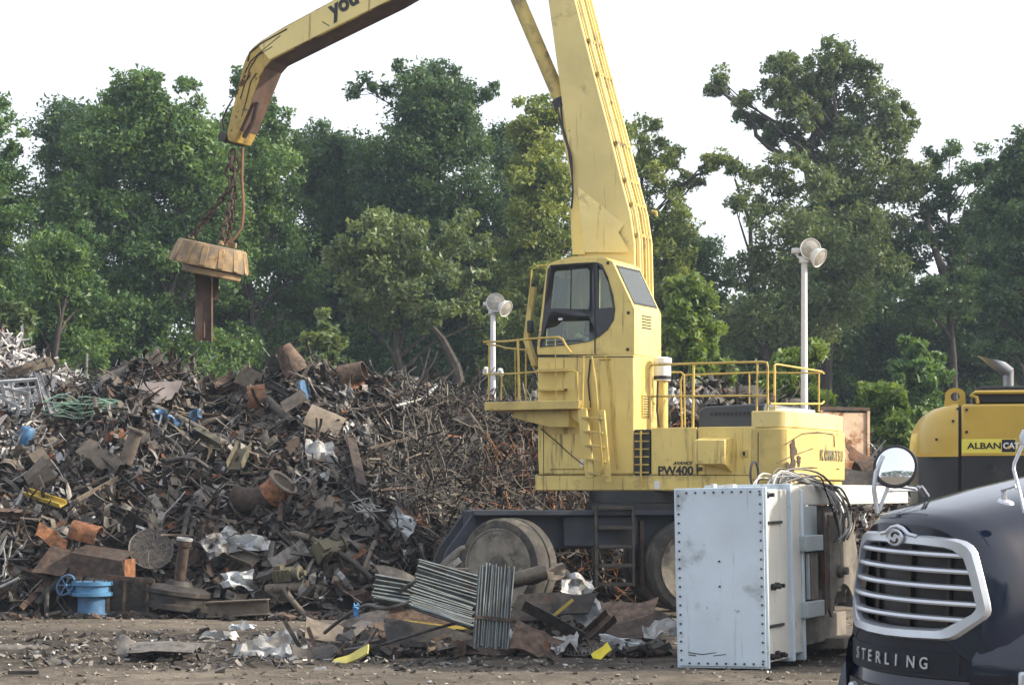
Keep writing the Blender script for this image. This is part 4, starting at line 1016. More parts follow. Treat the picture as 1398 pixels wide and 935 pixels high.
for z in (0.49, 1.73):
    MB().bx(-0.019, 0.004, 0.12, 0.72, z - 0.018, z + 0.018).build('slot_shade_bar', m_bolt, tr)  # dark bars stand in for the shade in two side slots
for (y, z) in ((0.30, 0.96), (0.45, 0.97), (0.20, 0.13), (0.42, 0.15), (0.5, 0.13), (0.10, 2.06)):
    MB().lathe([(0.0, 0), (0.04, 0), (0.04, 0.05), (0.025, 0.06), (0.025, 0.12), (0, 0.12)], 10, Matrix.Translation((-0.019, y, z)) @ Matrix.Rotation(R(90), 4, 'Y')).build('stud', m_bolt, tr)
MB().bx(-1.09, 0.03, 0.98, 1.06, 0.02, 2.20).build('rib', m_tank, tr, 0.008)
MB().bx(-1.07, 0.00, 1.062, 1.46, 0.10, 2.17).build('tank_body', m_tankw, tr, 0.012)
MB().bx(-1.09, 0.02, 1.462, 1.55, 0.0, 2.12).build('rib', m_tank, tr, 0.008)
MB().bx(-1.05, -0.02, 1.552, 7.0, 1.93, 2.19).build('top_channel', m_tankw, tr, 0.012)
MB().bx(-1.03, -0.04, 1.552, 3.6, 0.16, 0.50).build('bottom_channel', m_core, tr, 0.012)
MB().bx(-0.98, -0.20, 1.552, 3.6, 0.5, 1.92).build('cavity_shade_box', mat('cavity_shade_black', (0.02, 0.019, 0.018), 0.7), tr)  # solid black box stands in for the shade inside the open cavity
MB().bx(-0.25, -0.02, 1.552, 2.25, 1.36, 1.92).build('side_plate', m_tankg, tr, 0.008)
for z in (0.62, 1.45):
    MB().bx(-0.02, 0.09, 1.40, 2.15, z - 0.10, z + 0.10).build('bracket', m_tankg, tr, 0.01)
MB().bx(0.02, 0.05, 1.60, 1.66, 0.75, 1.32).build('vertical_bar', m_tankg, tr)
MB().bx(-0.05, 0.04, 1.75, 2.05, 0.745, 1.325).build('recess_plate', m_core, tr)
# weathered cut plate with an arched notch
core = [(2.55, 1.80), (2.55, 1.2), (2.6, 0.95), (2.7, 0.86)]
arc = [(3.15 + 0.55 * math.cos(R(a)), 0.38 + 0.50 * math.sin(R(a))) for a in range(170, 20, -15)]
MB().prism([(2.5, 0.55)] + arc + [(3.75, 0.55), (3.9, 0.9), (3.85, 1.3), (3.6, 1.74), (2.55, 1.80)], 0.02, 0.06, 'x').build('cut_plate', m_core, tr, 0.006)
MB().lathe([(0.0, 0), (0.09, 0), (0.09, 0.05), (0.05, 0.06), (0.05, 0.12), (0, 0.12)], 14, Matrix.Translation((0.062, 2.95, 1.06)) @ Matrix.Rotation(R(90), 4, 'Y')).build('boss', m_core, tr)
tn = []
for k in range(9):
    z = 0.60 + k * 0.14
    tn.append((2.35 + 0.07 * math.sin(k * 2.3), z))
MB().prism([(2.2, 0.52)] + tn + [(2.2, 1.86)], 0.045, 0.085, 'x').build('torn_edge', m_rustdk, tr)
MB().bx(-0.9, 0.2, 2.6, 4.6, 0.06, 0.20).build('lower_frame', mat('pale_dirty_board', (0.13, 0.115, 0.095), 0.8, dirt=0.3, streak=0.2), tr, 0.01)
m_pale = mat('pale_scuffed_steel', (0.48, 0.50, 0.50), 0.5, dirt=0.2)
for (x, y, w, h) in ((-0.60, 0.3, 0.09, 0.05), (-0.50, 0.3, 0.10, 0.07), (-0.72, 0.28, 0.05, 0.08)):
    MB().cb((x, y, 2.13 + h / 2), (w, 0.12, h)).build('top_fitting', m_pale, tr, 0.01)
# cables spilling over the top
cb_cols = [mat('grey_cable', (0.20, 0.21, 0.22), 0.6), mat('white_cable', (0.50, 0.50, 0.48), 0.6), mat('black_cable', (0.02, 0.02, 0.02), 0.5)]
for k in range(13):
    r_ = random.Random(k)
    y0 = r_.uniform(1.3, 2.0); x0 = r_.uniform(-0.6, -0.2)
    pts = [(x0, y0 - 0.25, 2.13), (x0 + 0.05, y0, 2.30 + r_.uniform(-.1, .12)), (x0 + 0.3, y0 + 0.5, 2.26 + r_.uniform(-.1, .1)), (0.08, y0 + 0.95 + r_.uniform(-.1, .3), 2.10), (0.14, y0 + 1.2 + r_.uniform(-.1, .4), 1.85 - r_.uniform(0, .25)), (0.12, y0 + 1.05 + r_.uniform(-.1, .3), 1.55 - r_.uniform(0, .2))]
    cu = [Vector(p) for p in pts]
    # smooth the run
    sm = []
    for i in range(len(cu) - 1):
        p0, p1, p2, p3 = cu[max(i - 1, 0)], cu[i], cu[i + 1], cu[min(i + 2, len(cu) - 1)]
        for q in range(4):
            t = q / 4
            sm.append(0.5 * ((2 * p1) + (p2 - p0) * t + (2 * p0 - 5 * p1 + 4 * p2 - p3) * t * t + (3 * p1 - p0 - 3 * p2 + p3) * t ** 3))
    MB().tube(sm, r_.choice((0.009, 0.012, 0.015)), 6).build('cable', cb_cols[k % 3], tr)
MB().tube([(-0.55 + 0.0, 1.35 + 0.16 * math.cos(R(a)), 2.32 + 0.17 * math.sin(R(a))) for a in range(0, 360, 24)], 0.016, 6, closed=True).build('cable', cb_cols[2], tr)

# ------------------------------------------------------------------ dark blue truck (front end)
TF = R(-(90 + 52.0)) + R(0)
fdir = Vector((-math.sin(R(57)), -math.cos(R(57)), 0))
TRO = Vector(((1204 - CX) * 13.05 / F, 13.05, 0))
tk = empty('dark_blue_truck', TRO, 0, 'dark blue truck with silver slatted grille in front of the excavator', 'truck')
tk.rotation_euler = Matrix(((fdir.x, -fdir.y, 0), (fdir.y, fdir.x, 0), (0, 0, 1))).to_euler()
tk.rotation_euler.rotate_axis('X', R(-2.6))
m_navy = mat('dark_navy_paint', (0.003, 0.007, 0.020), 0.12, var=0.15, scale=1.5, dirt=0.05, dcol=(0.02, 0.025, 0.035), spec=0.5, coat=0.2, bump=0.0)
m_navyd = mat('dusty_navy_plastic', (0.014, 0.017, 0.026), 0.6, var=0.25, scale=3, dirt=0.25, dcol=(0.04, 0.042, 0.046), spec=0.3, bump=0.15, bscale=12)
def bow(y, z=1.5): return -0.70 * y * y - 0.10 * (z - 1.2)
ZB, ZT = 1.03, 1.945
def hood_sec(xs, w, zt, n=44, ex=3.6):
    pts = []
    for k in range(n + 1):
        t = math.pi * k / n
        c_, s_ = math.cos(t), math.sin(t)
        y = w * math.copysign(abs(c_) ** (2 / ex), c_)
        z = ZB + (zt - ZB) * abs(s_) ** (2 / ex)
        # sides flare slightly downward
        y *= 1.0 + 0.03 * (1 - (z - ZB) / (zt - ZB))
        pts.append((xs + bow(y, z) * max(0.0, 1 + xs / 1.2), y, z))
    return pts
secs = [hood_sec(0.0, 0.565, 1.90), hood_sec(-0.04, 0.60, 1.945), hood_sec(-0.12, 0.635, 1.975), hood_sec(-0.30, 0.655, 2.01), hood_sec(-0.60, 0.69, 2.06), hood_sec(-1.0, 0.74, 2.125), hood_sec(-1.5, 0.81, 2.20), hood_sec(-2.1, 0.91, 2.29), hood_sec(-2.9, 1.05, 2.40)]
hm = MB(); nn = len(secs[0])
for sct in secs: hm.v += sct
for i in range(len(secs) - 1):
    for k in range(nn - 1):
        hm.f.append((i * nn + k, i * nn + k + 1, (i + 1) * nn + k + 1, (i + 1) * nn + k))
hood = hm.build('bonnet', m_navy, tk, ang=60)
# front mask: ring from the bonnet's first section to the grille opening
HALF = [(0.0, 1.840), (0.25, 1.837), (0.40, 1.828), (0.45, 1.815), (0.485, 1.79), (0.51, 1.75), (0.555, 1.60), (0.595, 1.45), (0.605, 1.40), (0.602, 1.37), (0.585, 1.34), (0.47, 1.225), (0.44, 1.205), (0.395, 1.195), (0.20, 1.188), (0.0, 1.185)]
def shrink(pts, d):   # move contour points towards the centre
    cz = 1.53
    out = []
    for (y, z) in pts:
        sy = max(0, y - d) if y > 0 else 0.0
        sz = z - d if z > cz else z + d
        if abs(z - cz) < 0.25: sz = z + (0 if abs(z - cz) < 0.1 else (-d * 0.5 if z > cz else d * 0.5))
        out.append((sy, sz))
    return out
def full(half): return half + [(-y, z) for (y, z) in reversed(half[1:-1])]
outer = full(HALF); inner = full(shrink(HALF, 0.068))
def fr(y, z, off=0.0): return (bow(y, z) + off, y, z)
def resamp(a, z_lo):
    return a
mk = MB()
sect = secs[0]
def on_contour(ang):
    dx, dz = math.cos(ang), math.sin(ang); best = None; cz_ = 1.50
    for a_ in range(len(outer)):
        (y0, z0), (y1, z1) = outer[a_], outer[(a_ + 1) % len(outer)]
        ex_, ez_ = y1 - y0, z1 - z0; den = dx * ez_ - dz * ex_
        if abs(den) < 1e-9: continue
        t_ = (y0 * ez_ - (z0 - cz_) * ex_) / den; u_ = (y0 * dz - (z0 - cz_) * dx) / den
        if t_ > 0 and -1e-6 <= u_ <= 1 + 1e-6: best = t_ if best is None else min(best, t_)
    return (best * dx, cz_ + best * dz)
for (xx, yy, zz) in sect: mk.v.append((xx, yy, zz))
for (xx, yy, zz) in sect:
    cy_, cz_ = on_contour(math.atan2(zz - 1.50, yy)); mk.v.append(fr(cy_, cz_, -0.004))
ns_ = len(sect)
mk.f += [(k, k + 1, ns_ + k + 1, ns_ + k) for k in range(ns_ - 1)]
mk.build('front_mask', m_navy, tk, ang=60)
# silver frame: ring with depth
fm = MB()
def ring(c1, c2, o1, o2):
    n = len(c1); b = len(fm.v)
    fm.v += [fr(y, z, o1) for (y, z) in c1] + [fr(y, z, o2) for (y, z) in c2]
    fm.f += [(b + i, b + (i + 1) % n, b + n + (i + 1) % n, b + n + i) for i in range(n)]
mid1, mid2 = full(shrink(HALF, 0.012)), full(shrink(HALF, 0.056))
ring(outer, mid1, 0.0, 0.025); ring(mid1, mid2, 0.025, 0.022); ring(mid2, inner, 0.022, -0.02); ring(inner, inner, -0.02, -0.07); ring(outer, outer, -0.01, 0.0)
gf = fm.build('grille_frame', m_chrome, tk, ang=50)
# dark recess and radiator behind the slats
MB().grid(12, 8, lambda u, v: (bow(-0.47 + 0.94 * u) - 0.12, -0.47 + 0.94 * u, 1.20 + 0.62 * v)).build('radiator', m_black, tk)
for y in (-0.3, 0.05, 0.32):
    MB().bar((bow(y) - 0.10, y, 1.22), (bow(y) - 0.10, y, 1.84), 0.03, 0.02).build('radiator_strut', m_steel, tk)
def contour_y(z, d=0.05):
    pts = shrink(HALF, d)
    for i in range(len(pts) - 1):
        (y0, z0), (y1, z1) = pts[i], pts[i + 1]
        if min(z0, z1) <= z <= max(z0, z1) and abs(z1 - z0) > 0.02:
            return y0 + (y1 - y0) * (z - z0) / (z1 - z0)
    return 0.45
for i in range(5):
    z = 1.722 - i * 0.099
    w = contour_y(z)
    sm = MB(); nsl = 19
    for k in range(nsl):
        y = -w + 2 * w * k / (nsl - 1)
        b = bow(y, z)
        sm.v += [(b + 0.018, y, z - 0.002), (b + 0.010, y, z + 0.013), (b - 0.04, y, z + 0.019), (b - 0.04, y, z - 0.004), (b + 0.012, y, z - 0.013)]
    for k in range(nsl - 1):
        for j in range(5):
            sm.f.append((k * 5 + j, k * 5 + (j + 1) % 5, (k + 1) * 5 + (j + 1) % 5, (k + 1) * 5 + j))
    sm.build('slat', m_chrome, gf, ang=40)
# emblem: oval ring with an S of two hooks
ez = 1.812
em = MB().lathe([(0.0, 0.0), (0.072, 0.0), (0.078, 0.012), (0.070, 0.020), (0.064, 0.012), (0.0, 0.012)], 28, Matrix.Translation((bow(0, ez) + 0.018, 0, ez)) @ Matrix.Rotation(R(90), 4, 'Y') @ Matrix.Diagonal((0.70, 1.0, 1.0, 1.0))).build('emblem', m_chrome, gf)
es = []
for k in range(15):
    t = k / 14
    a = R(20 + 190 * t)
    es.append((bow(0, ez) + 0.033, 0.030 * math.cos(a) + 0.006, ez + 0.014 + 0.018 * math.sin(a)))
MB().tube(es, 0.007, 6).build('emblem_stroke', m_steel, gf)
MB().tube([(x, -y, 2 * ez - z) for (x, y, z) in es], 0.007, 6).build('emblem_stroke', m_steel, gf)
# chrome crown over the emblem
MB().tube([fr(-0.16, 1.828, 0.012), fr(-0.10, 1.838, 0.016), fr(-0.05, 1.872, 0.018), fr(0, 1.884, 0.018), fr(0.05, 1.872, 0.018), fr(0.10, 1.838, 0.016), fr(0.16, 1.828, 0.012)], 0.014, 8).build('emblem_crown', m_chrome, gf)
# lower panel with lettering
lp = MB().grid(15, 6, lambda u, v: (bow(-0.60 + 1.20 * u) * 1.0 + 0.03 - 0.01 * v, -0.60 + 1.20 * u, 0.955 + 0.285 * v), 0.05).build('lower_panel', m_navyd, tk, ang=60)
MB().grid(13, 3, lambda u, v: (bow(-0.52 + 1.0 * u) + 0.037, -0.52 + 1.0 * u, 0.985 + 0.135 * v), 0.006).build('name_plate', m_navyd, lp)
for i, chh in enumerate('STERLING'):
    y = -0.345 + i * 0.086
    sl_ = -1.24 * (y + 0.03)
    text(chh, (bow(y) + 0.047, y, 1.012), (sl_, 1, 0), (0, 0, 1), 0.105, m_chrome, lp, 0.012, name='letter', xs=0.8)
bmp = MB().grid(17, 5, lambda u, v: (bow(-0.72 + 1.44 * u) * 1.05 + 0.07 - 0.05 * (2 * v - 1) ** 2, -0.72 + 1.44 * u, 0.55 + 0.40 * v), 0.04).build('bumper', m_navy, tk, ang=60)
MB().grid(11, 3, lambda u, v: (bow(-0.45 + 0.9 * u) * 1.05 + 0.078, -0.45 + 0.9 * u, 0.74 + 0.14 * v), 0.006).build('bumper_slot', m_black, bmp)
for y in (-0.30, -0.14):
    MB().lathe([(0.0, 0), (0.035, 0), (0.03, 0.03), (0, 0.035)], 12, Matrix.Translation((bow(y) + 0.085, y, 0.83)) @ Matrix.Rotation(R(90), 4, 'Y')).build('tow_pin', m_chrome, bmp)
# wings with wheel arches, headlamps
for s in (1, -1):
    wg = MB()
    prof = [(-0.17, 0.62), (-0.02, 0.70), (0.0, 0.98), (-0.02, 1.10), (-0.08, 1.17), (-0.30, 1.32), (-0.65, 1.42), (-1.05, 1.46), (-1.5, 1.40), (-1.85, 1.2), (-1.95, 0.9), (-1.85, 0.65)]
    arch = [(-1.20 - 0.56 * math.cos(R(a)), 0.55 + 0.60 * math.sin(R(a))) for a in range(10, 171, 16)]
    pf = prof + arch; npf = len(pf); stn = ((0.56, -0.16, 0.0), (0.63, -0.25, 0.0), (0.72, -0.40, -0.01), (0.82, -0.48, -0.03), (1.02, -0.62, -0.05), (1.18, -0.74, -0.12))
    for (yw_, xo, zo) in stn:
        for (x, z) in pf:
            k_ = max(0.0, min(1.0, (x + 1.1) / 0.7))
            if (x, z) in arch: k_ = 0.0
            wg.v.append((x + xo * k_, s * yw_, z + zo * (1 if z > 1.0 else 0)))
    for a_ in range(len(stn) - 1):
        wg.f += [(a_ * npf + k, a_ * npf + (k + 1) % npf, (a_ + 1) * npf + (k + 1) % npf, (a_ + 1) * npf + k) for k in range(npf)]
    wg.f += [tuple(range(npf)), tuple((len(stn) - 1) * npf + k for k in range(npf))]
    w_ = wg.build('wing', m_navy, tk, 0.0, ang=70)
    HLM = Matrix.Translation((-0.56, s * 0.77, 0)) @ Matrix.Rotation(s * R(55), 4, 'Z')
    hl = MB().bx(-0.09, 0.09, -0.12, 0.12, 0.80, 1.0, HLM).build('headlamp', mat('lamp_glass', (0.62, 0.65, 0.66), 0.1, var=0.1, coat=1.0, spec=0.8), w_, 0.03, 3)
    MB().bx(-0.08, 0.07, -0.15, 0.15, 0.77, 1.03, HLM).build('headlamp_bezel', m_chrome, w_, 0.02)
    ty2 = MB().lathe([(0.30, -0.14), (0.47, -0.14), (0.52, -0.10), (0.52, 0.10), (0.47, 0.14), (0.30, 0.14)], 32, Matrix.Translation((-1.2, s * 0.93, 0.52)) @ Matrix.Rotation(R(90), 4, 'X'))
    tyo = ty2.build('tyre', mat('truck_rubber', (0.02, 0.02, 0.02), 0.85), tk)
    MB().lathe([(0.30, 0.10), (0.28, 0.02), (0.10, 0.06), (0, 0.06)], 24, Matrix.Translation((-1.2, s * 0.93, 0.52)) @ Matrix.Rotation(R(-90 * s), 4, 'X')).build('rim', m_chrome, tyo)
# cab behind the bonnet
MB().prism([(-2.9, 0.7), (-2.9, 2.35), (-3.25, 3.1), (-3.6, 3.25), (-4.9, 3.25), (-4.9, 0.7)], -1.12, 1.12, 'y').build('cab', m_navy, tk, 0.08, 3)
MB().add([(-2.90, -0.98, 2.43), (-2.90, 0.98, 2.43), (-3.20, 0.92, 3.05), (-3.20, -0.92, 3.05)], [(0, 1, 2, 3)]).build('windscreen', m_glass, tk)
# bonnet mirrors: convex discs on tube brackets
def hmirror(base, top, arm_to, r, face):
    p = MB().tube([base, Vector(base).lerp(Vector(top), 0.5) + Vector((0.0, 0.0, 0)), top], 0.013, 8).build('mirror_stalk', m_chrome, tk)
    MB().tube([Vector(base).lerp(Vector(top), 0.45), arm_to], 0.010, 8).build('mirror_brace', m_chrome, p)
    fn = Vector(face).normalized()
    q = fn.to_track_quat('Z', 'Y').to_matrix().to_4x4()
    Mm = Matrix.Translation(top) @ q
    MB().lathe([(r, -0.012), (r * 1.06, 0.0), (r * 1.02, 0.016), (r * 0.95, 0.016)], 36, Mm).build('mirror_rim', m_black, p)
    MB().lathe([(0.0, -0.06), (r * 0.6, -0.05), (r * 1.0, -0.01)], 36, Mm).build('mirror_back', m_black, p)
    pr_ = []
    for k in range(9):
        a = k / 8
        pr_.append((r * 0.97 * (1 - a), 0.012 + 0.030 * (1 - (1 - a) ** 2)))
    MB().lathe(pr_, 36, Mm).build('mirror_face', m_mirror, p)
inv_tk = tk.rotation_euler.to_matrix().inverted()
def TKP(px, py, D): return inv_tk @ (P(px, py, D) - TRO)
toc = inv_tk @ Vector((-0.25, -1.0, 0.24))
hmirror(TKP(1200, 697, 13.35), TKP(1222.5, 637, 13.35), TKP(1262, 668, 13.75), 0.137, toc)
MB().tube([TKP(1198, 700, 13.35), TKP(1193, 668, 13.35), TKP(1196, 645, 13.35), TKP(1206, 622, 13.36)], 0.015, 8).build('mirror_hoop', m_chrome, tk)
MB().tube([TKP(1195, 660, 13.35), TKP(1250, 667, 13.4)], 0.010, 8).build('mirror_brace', m_chrome, tk)
for dx in (0, 5):
    MB().tube([TKP(1253 + dx, 664, 13.42), TKP(1262 + dx, 677, 13.5)], 0.012, 8).build('mirror_clip', m_chrome, tk)
MB().tube([TKP(1397, 605, 12.6), TKP(1385, 632, 12.6), TKP(1384, 640, 12.6), TKP(1393, 676, 12.55), TKP(1399, 700, 12.52)], 0.012, 8).build('mirror_hoop', m_chrome, tk)
MB().tube([TKP(1368, 669, 12.7), TKP(1388, 663, 12.6)], 0.014, 8).build('mirror_brace', m_chrome, tk)
MB().tube([TKP(1371, 682, 12.7), TKP(1371, 668, 12.7)], 0.017, 8).build('mirror_post', m_chrome, tk)
dn = tk.rotation_euler.to_matrix() @ Vector((0, 0, 1))
MB().lathe([(0.055, 0), (0.05, 0.012), (0.02, 0.02), (0, 0.02)], 20, Matrix.Translation(TKP(1373, 686, 12.7)) @ Matrix.Rotation(R(-15), 4, 'X')).build('mirror_foot', m_chrome, tk)
MB().tube([TKP(1397, 606, 12.6), TKP(1396, 596, 12.6), TKP(1400, 588, 12.6)], 0.02, 8).build('mirror_clamp', m_chrome, tk)

# ------------------------------------------------------------------ yellow excavator behind the truck
XD = 24.5
XO = P(1250, HY, XD); XO.z = 0
ex = empty('excavator', XO, R(-12), 'yellow and black tracked excavator with dealer sticker behind the blue truck', 'excavator')
xs = XD / F
def XX(px): return (px - 1250) * xs
def XZ(py): return H + (HY - py) * xs
m_cy = mat('clean_yellow_paint', (0.50, 0.335, 0.055), 0.38, var=0.05, dirt=0.1, dcol=(0.25, 0.17, 0.05), coat=0.25)
m_ck = mat('charcoal_paint', (0.018, 0.019, 0.021), 0.5, var=0.2, dirt=0.2, dcol=(0.05, 0.05, 0.05))
zt_, zm_, zb_ = XZ(551), XZ(620), 1.15
# counterweight: rounded in plan and at the crown
def cwt(u, v):   # u round the plan 0..1, v height 0..1
    a = R(90) * u
    crown = 1.0 if v < 0.6 else math.sqrt(max(0.0, 1 - ((v - 0.6) / 0.4) ** 2)) * 0.30 + 0.70
    return a, crown
def cw_band(z0, z1, m, name, crown):
    mb_ = MB(); nu, nv = 22, 12
    for j in range(nv + 1):
        v = j / nv; z = z0 + (z1 - z0) * v
        cr = 0.0
        if crown: cr = 0.40 * (1 - math.sqrt(max(0.0, 1 - v ** 3.0)))
        else: cr = 0.02 * v
        for i in range(nu + 1):
            t = i / nu
            # plan: from side plane (y=0, x=0.5) round to rear (x=0) and across
            rr_ = 0.42
            if t < 0.2: x, y = XX(1307) - (XX(1307) - rr_) * (t / 0.2), 0.0
            elif t < 0.6:
                a = (t - 0.2) / 0.4 * math.pi / 2
                x, y = rr_ - rr_ * math.sin(a), rr_ - rr_ * math.cos(a)
            else: x, y = -0.10 * math.sin((t - 0.6) / 0.4 * math.pi), rr_ + (t - 0.6) / 0.4 * 2.2
            xr_ = x + cr * (1 - x / XX(1307)) * 1.0
            yr_ = y + (cr * 0.35 if t < 0.6 else 0)
            mb_.v.append((xr_, yr_, z))
    for j in range(nv):
        for i in range(nu):
            mb_.f.append((j * (nu + 1) + i, j * (nu + 1) + i + 1, (j + 1) * (nu + 1) + i + 1, (j + 1) * (nu + 1) + i))
    top = [nv * (nu + 1) + i for i in range(nu + 1)]
    mb_.f.append(tuple(top))
    return mb_.build(name, m, ex, ang=50)
cwo = cw_band(zm_ - 0.004, zt_, m_cy, 'counterweight', True)
cw_band(zb_, zm_ - 0.014, m_ck, 'counterweight_base', False)
MB().bx(XX(1251), XX(1307), -0.006, 0.05, zm_ - 0.03, zm_ + 0.012).build('trim_line', m_cy, cwo)
side = MB().bx(XX(1311), XX(1311) + 3.2, 0.0, 2.7, zm_ + 0.004, zt_ - 0.01).build('engine_cover', m_cy, ex, 0.03)
MB().bx(XX(1311), XX(1311) + 3.2, -0.005, 2.7, zb_, zm_ - 0.012).build('lower_cover', m_ck, ex, 0.02)
MB().bx(XX(1307) - 0.02, XX(1311) + 0.02, 0.06, 2.5, zb_, zt_ - 0.05).build('panel_gap', m_black, ex)
MB().bx(XX(1311), XX(1311) + 3.2, -0.012, 0.0, zm_ - 0.02, zm_ + 0.012).build('trim_line', m_cy, side)
# lifting eye
ez0 = XZ(551) - 0.02; exx = XX(1303)
lug = [(exx - 0.13, ez0), (exx - 0.12, ez0 + 0.10)] + [(exx + 0.125 * math.cos(R(a)), ez0 + 0.12 + 0.10 * math.sin(R(a))) for a in range(170, 5, -15)] + [(exx + 0.12, ez0 + 0.10), (exx + 0.13, ez0)]
nl = len(lug)
hole = [(exx + 0.055 * math.cos(2 * math.pi * k / 16 + math.pi * 1.25), ez0 + 0.115 - 0.0 + 0.055 * math.sin(-2 * math.pi * k / 16 + math.pi * 1.25)) for k in range(16)]
bmx = bmesh.new()
def _loop(pts, y): return [bmx.verts.new((p[0], y, p[1])) for p in pts]
hole = [(exx + 0.055 * math.cos(2 * math.pi * k / 16), ez0 + 0.115 + 0.055 * math.sin(2 * math.pi * k / 16)) for k in range(16)]
rings = []
for y in (0.30, 0.40):
    o1, o2 = _loop(lug, y), _loop(hole, y)
    e = [bmx.edges.new((o1[i], o1[(i + 1) % nl])) for i in range(nl)] + [bmx.edges.new((o2[i], o2[(i + 1) % 16])) for i in range(16)]
    bmesh.ops.triangle_fill(bmx, use_beauty=True, edges=e)
    rings.append((o1, o2))
for a_, n_ in ((0, nl), (1, 16)):
    for i in range(n_):
        bmx.faces.new((rings[0][a_][i], rings[0][a_][(i + 1) % n_], rings[1][a_][(i + 1) % n_], rings[1][a_][i]))
bmesh.ops.recalc_face_normals(bmx, faces=bmx.faces)
mel = bpy.data.meshes.new('lifting_eye'); bmx.to_mesh(mel); bmx.free(); mel.materials.append(m_cy)
obj('lifting_eye', mel, cwo)
for (a, b) in ((1318, 560), (1318, 590), (1300, 575), (1278, 600)):
    MB().cb((XX(a), -0.004, XZ(b)), (0.03, 0.012, 0.03)).build('rivet', m_bolt, cwo)
MB().bx(XX(1345), XX(1352), -0.012, 0.002, XZ(640), XZ(634)).build('latch', m_bolt, side)
# hood, rail, exhaust
hx0 = XX(1326)
MB().prism([(hx0, zt_ + 0.0), (hx0, zt_ + 0.12), (hx0 + 0.05, zt_ + 0.185), (hx0 + 0.12, zt_ + 0.205), (hx0 + 2.6, zt_ + 0.205), (hx0 + 2.6, zt_)], 0.10, 2.3, 'y').build('engine_hood', m_ck, ex, 0.02)
MB().tube([(hx0 + 0.06, 0.04, zt_ + 0.0), (hx0 + 0.05, 0.04, zt_ + 0.07), (hx0 - 0.02, 0.04, zt_ + 0.10), (hx0 + 0.03, 0.04, zt_ + 0.13), (hx0 + 0.3, 0.04, zt_ + 0.13), (hx0 + 2.5, 0.04, zt_ + 0.125)], 0.022, 8).build('hood_rail', m_cy, ex)
sx_ = XX(1375)
m_ss = mat('bright_exhaust_steel', (0.26, 0.265, 0.275), 0.35, metal=0.8, var=0.3, dirt=0.3)
st = MB().tube([(sx_, 0.6, zt_ + 0.15), (sx_, 0.6, zt_ + 0.42)], 0.065, 16, cap=False).build('exhaust_stack', m_ss, ex)
e0 = Vector((sx_ + 0.02, 0.6, zt_ + 0.38)); e1 = Vector((sx_ - 0.20, 0.6, zt_ + 0.56))
ell = MB(); d_ = (e1 - e0).normalized(); u_ = Vector((0, 1, 0)); v_ = d_.cross(u_)
n_ = 18
for (c_, sk) in ((e0, 0), (e1, 1)):
    for k in range(n_):
        t = 2 * math.pi * k / n_
        off = u_ * math.cos(t) * 0.075 + v_ * math.sin(t) * 0.075
        ell.v.append(tuple(c_ + off + (d_ * (0.16 * math.sin(t)) if sk else Vector((0, 0, 0)))))
ell.f += [(k, (k + 1) % n_, n_ + (k + 1) % n_, n_ + k) for k in range(n_)]
ell.build('exhaust_tip', m_ss, st)
# dealer sticker
stx0, stx1, stz0, stz1 = XX(1311.5), XX(1383.5), XZ(618.5), XZ(599.5)
dk = MB().bx(stx0, stx1, -0.004, 0.0, stz0, stz1).build('dealer_sticker', mat('sticker_yellow', (0.70, 0.62, 0.10), 0.4, var=0.03), side)
text('ALBAN', (XX(1319), -0.0045, XZ(612.8)), (1, 0, 0), (0, 0, 1), 0.102, m_letter, dk, 0.03, xs=1.22, ext=0.001)
MB().bx(XX(1364.5), XX(1382.5), -0.006, -0.0045, XZ(617.5), XZ(600.5)).build('logo_tile', mat('logo_navy', (0.012, 0.014, 0.03), 0.4), dk)
text('CAT', (XX(1366), -0.0065, XZ(612.6)), (1, 0, 0), (0, 0, 1), 0.098, m_white, dk, 0.03, xs=0.98, ext=0.001)
MB().add([(XX(1370.5), -0.0095, XZ(612.8)), (XX(1376), -0.0095, XZ(612.8)), (XX(1373.3), -0.0095, XZ(608.5))], [(0, 1, 2)]).build('logo_triangle', mat('logo_amber', (0.75, 0.42, 0.02), 0.4), dk)
# undercarriage
for y0 in (0.1, 1.9):
    trk = MB()
    loop = []
    for k in range(44):
        t = k / 44
        a = 2 * math.pi * t
        cxx = 2.0 + 1.75 * math.copysign(min(1, abs(math.cos(a)) ** 0.35), math.cos(a)); czz = 0.48 + 0.43 * math.copysign(abs(math.sin(a)) ** 0.7, math.sin(a))
        loop.append((cxx, czz))
    tp = MB().prism(loop, y0 + 0.06, y0 + 0.54, 'y').build('track', m_steel, ex)
    for k in range(44):
        a, b = Vector(loop[k]), Vector(loop[(k + 1) % 44])
        if (b - a).length < 0.02: continue
        c_ = (a + b) / 2
        MB().bar((a.x, y0 + 0.3, a.y), (a.x * 0.2 + b.x * 0.8, y0 + 0.3, a.y * 0.2 + b.y * 0.8), 0.60, 0.05).build('track_pad', m_steel, tp)
MB().bx(0.8, 3.2, 0.5, 2.2, 0.5, 1.14).build('track_frame', m_ck, ex)

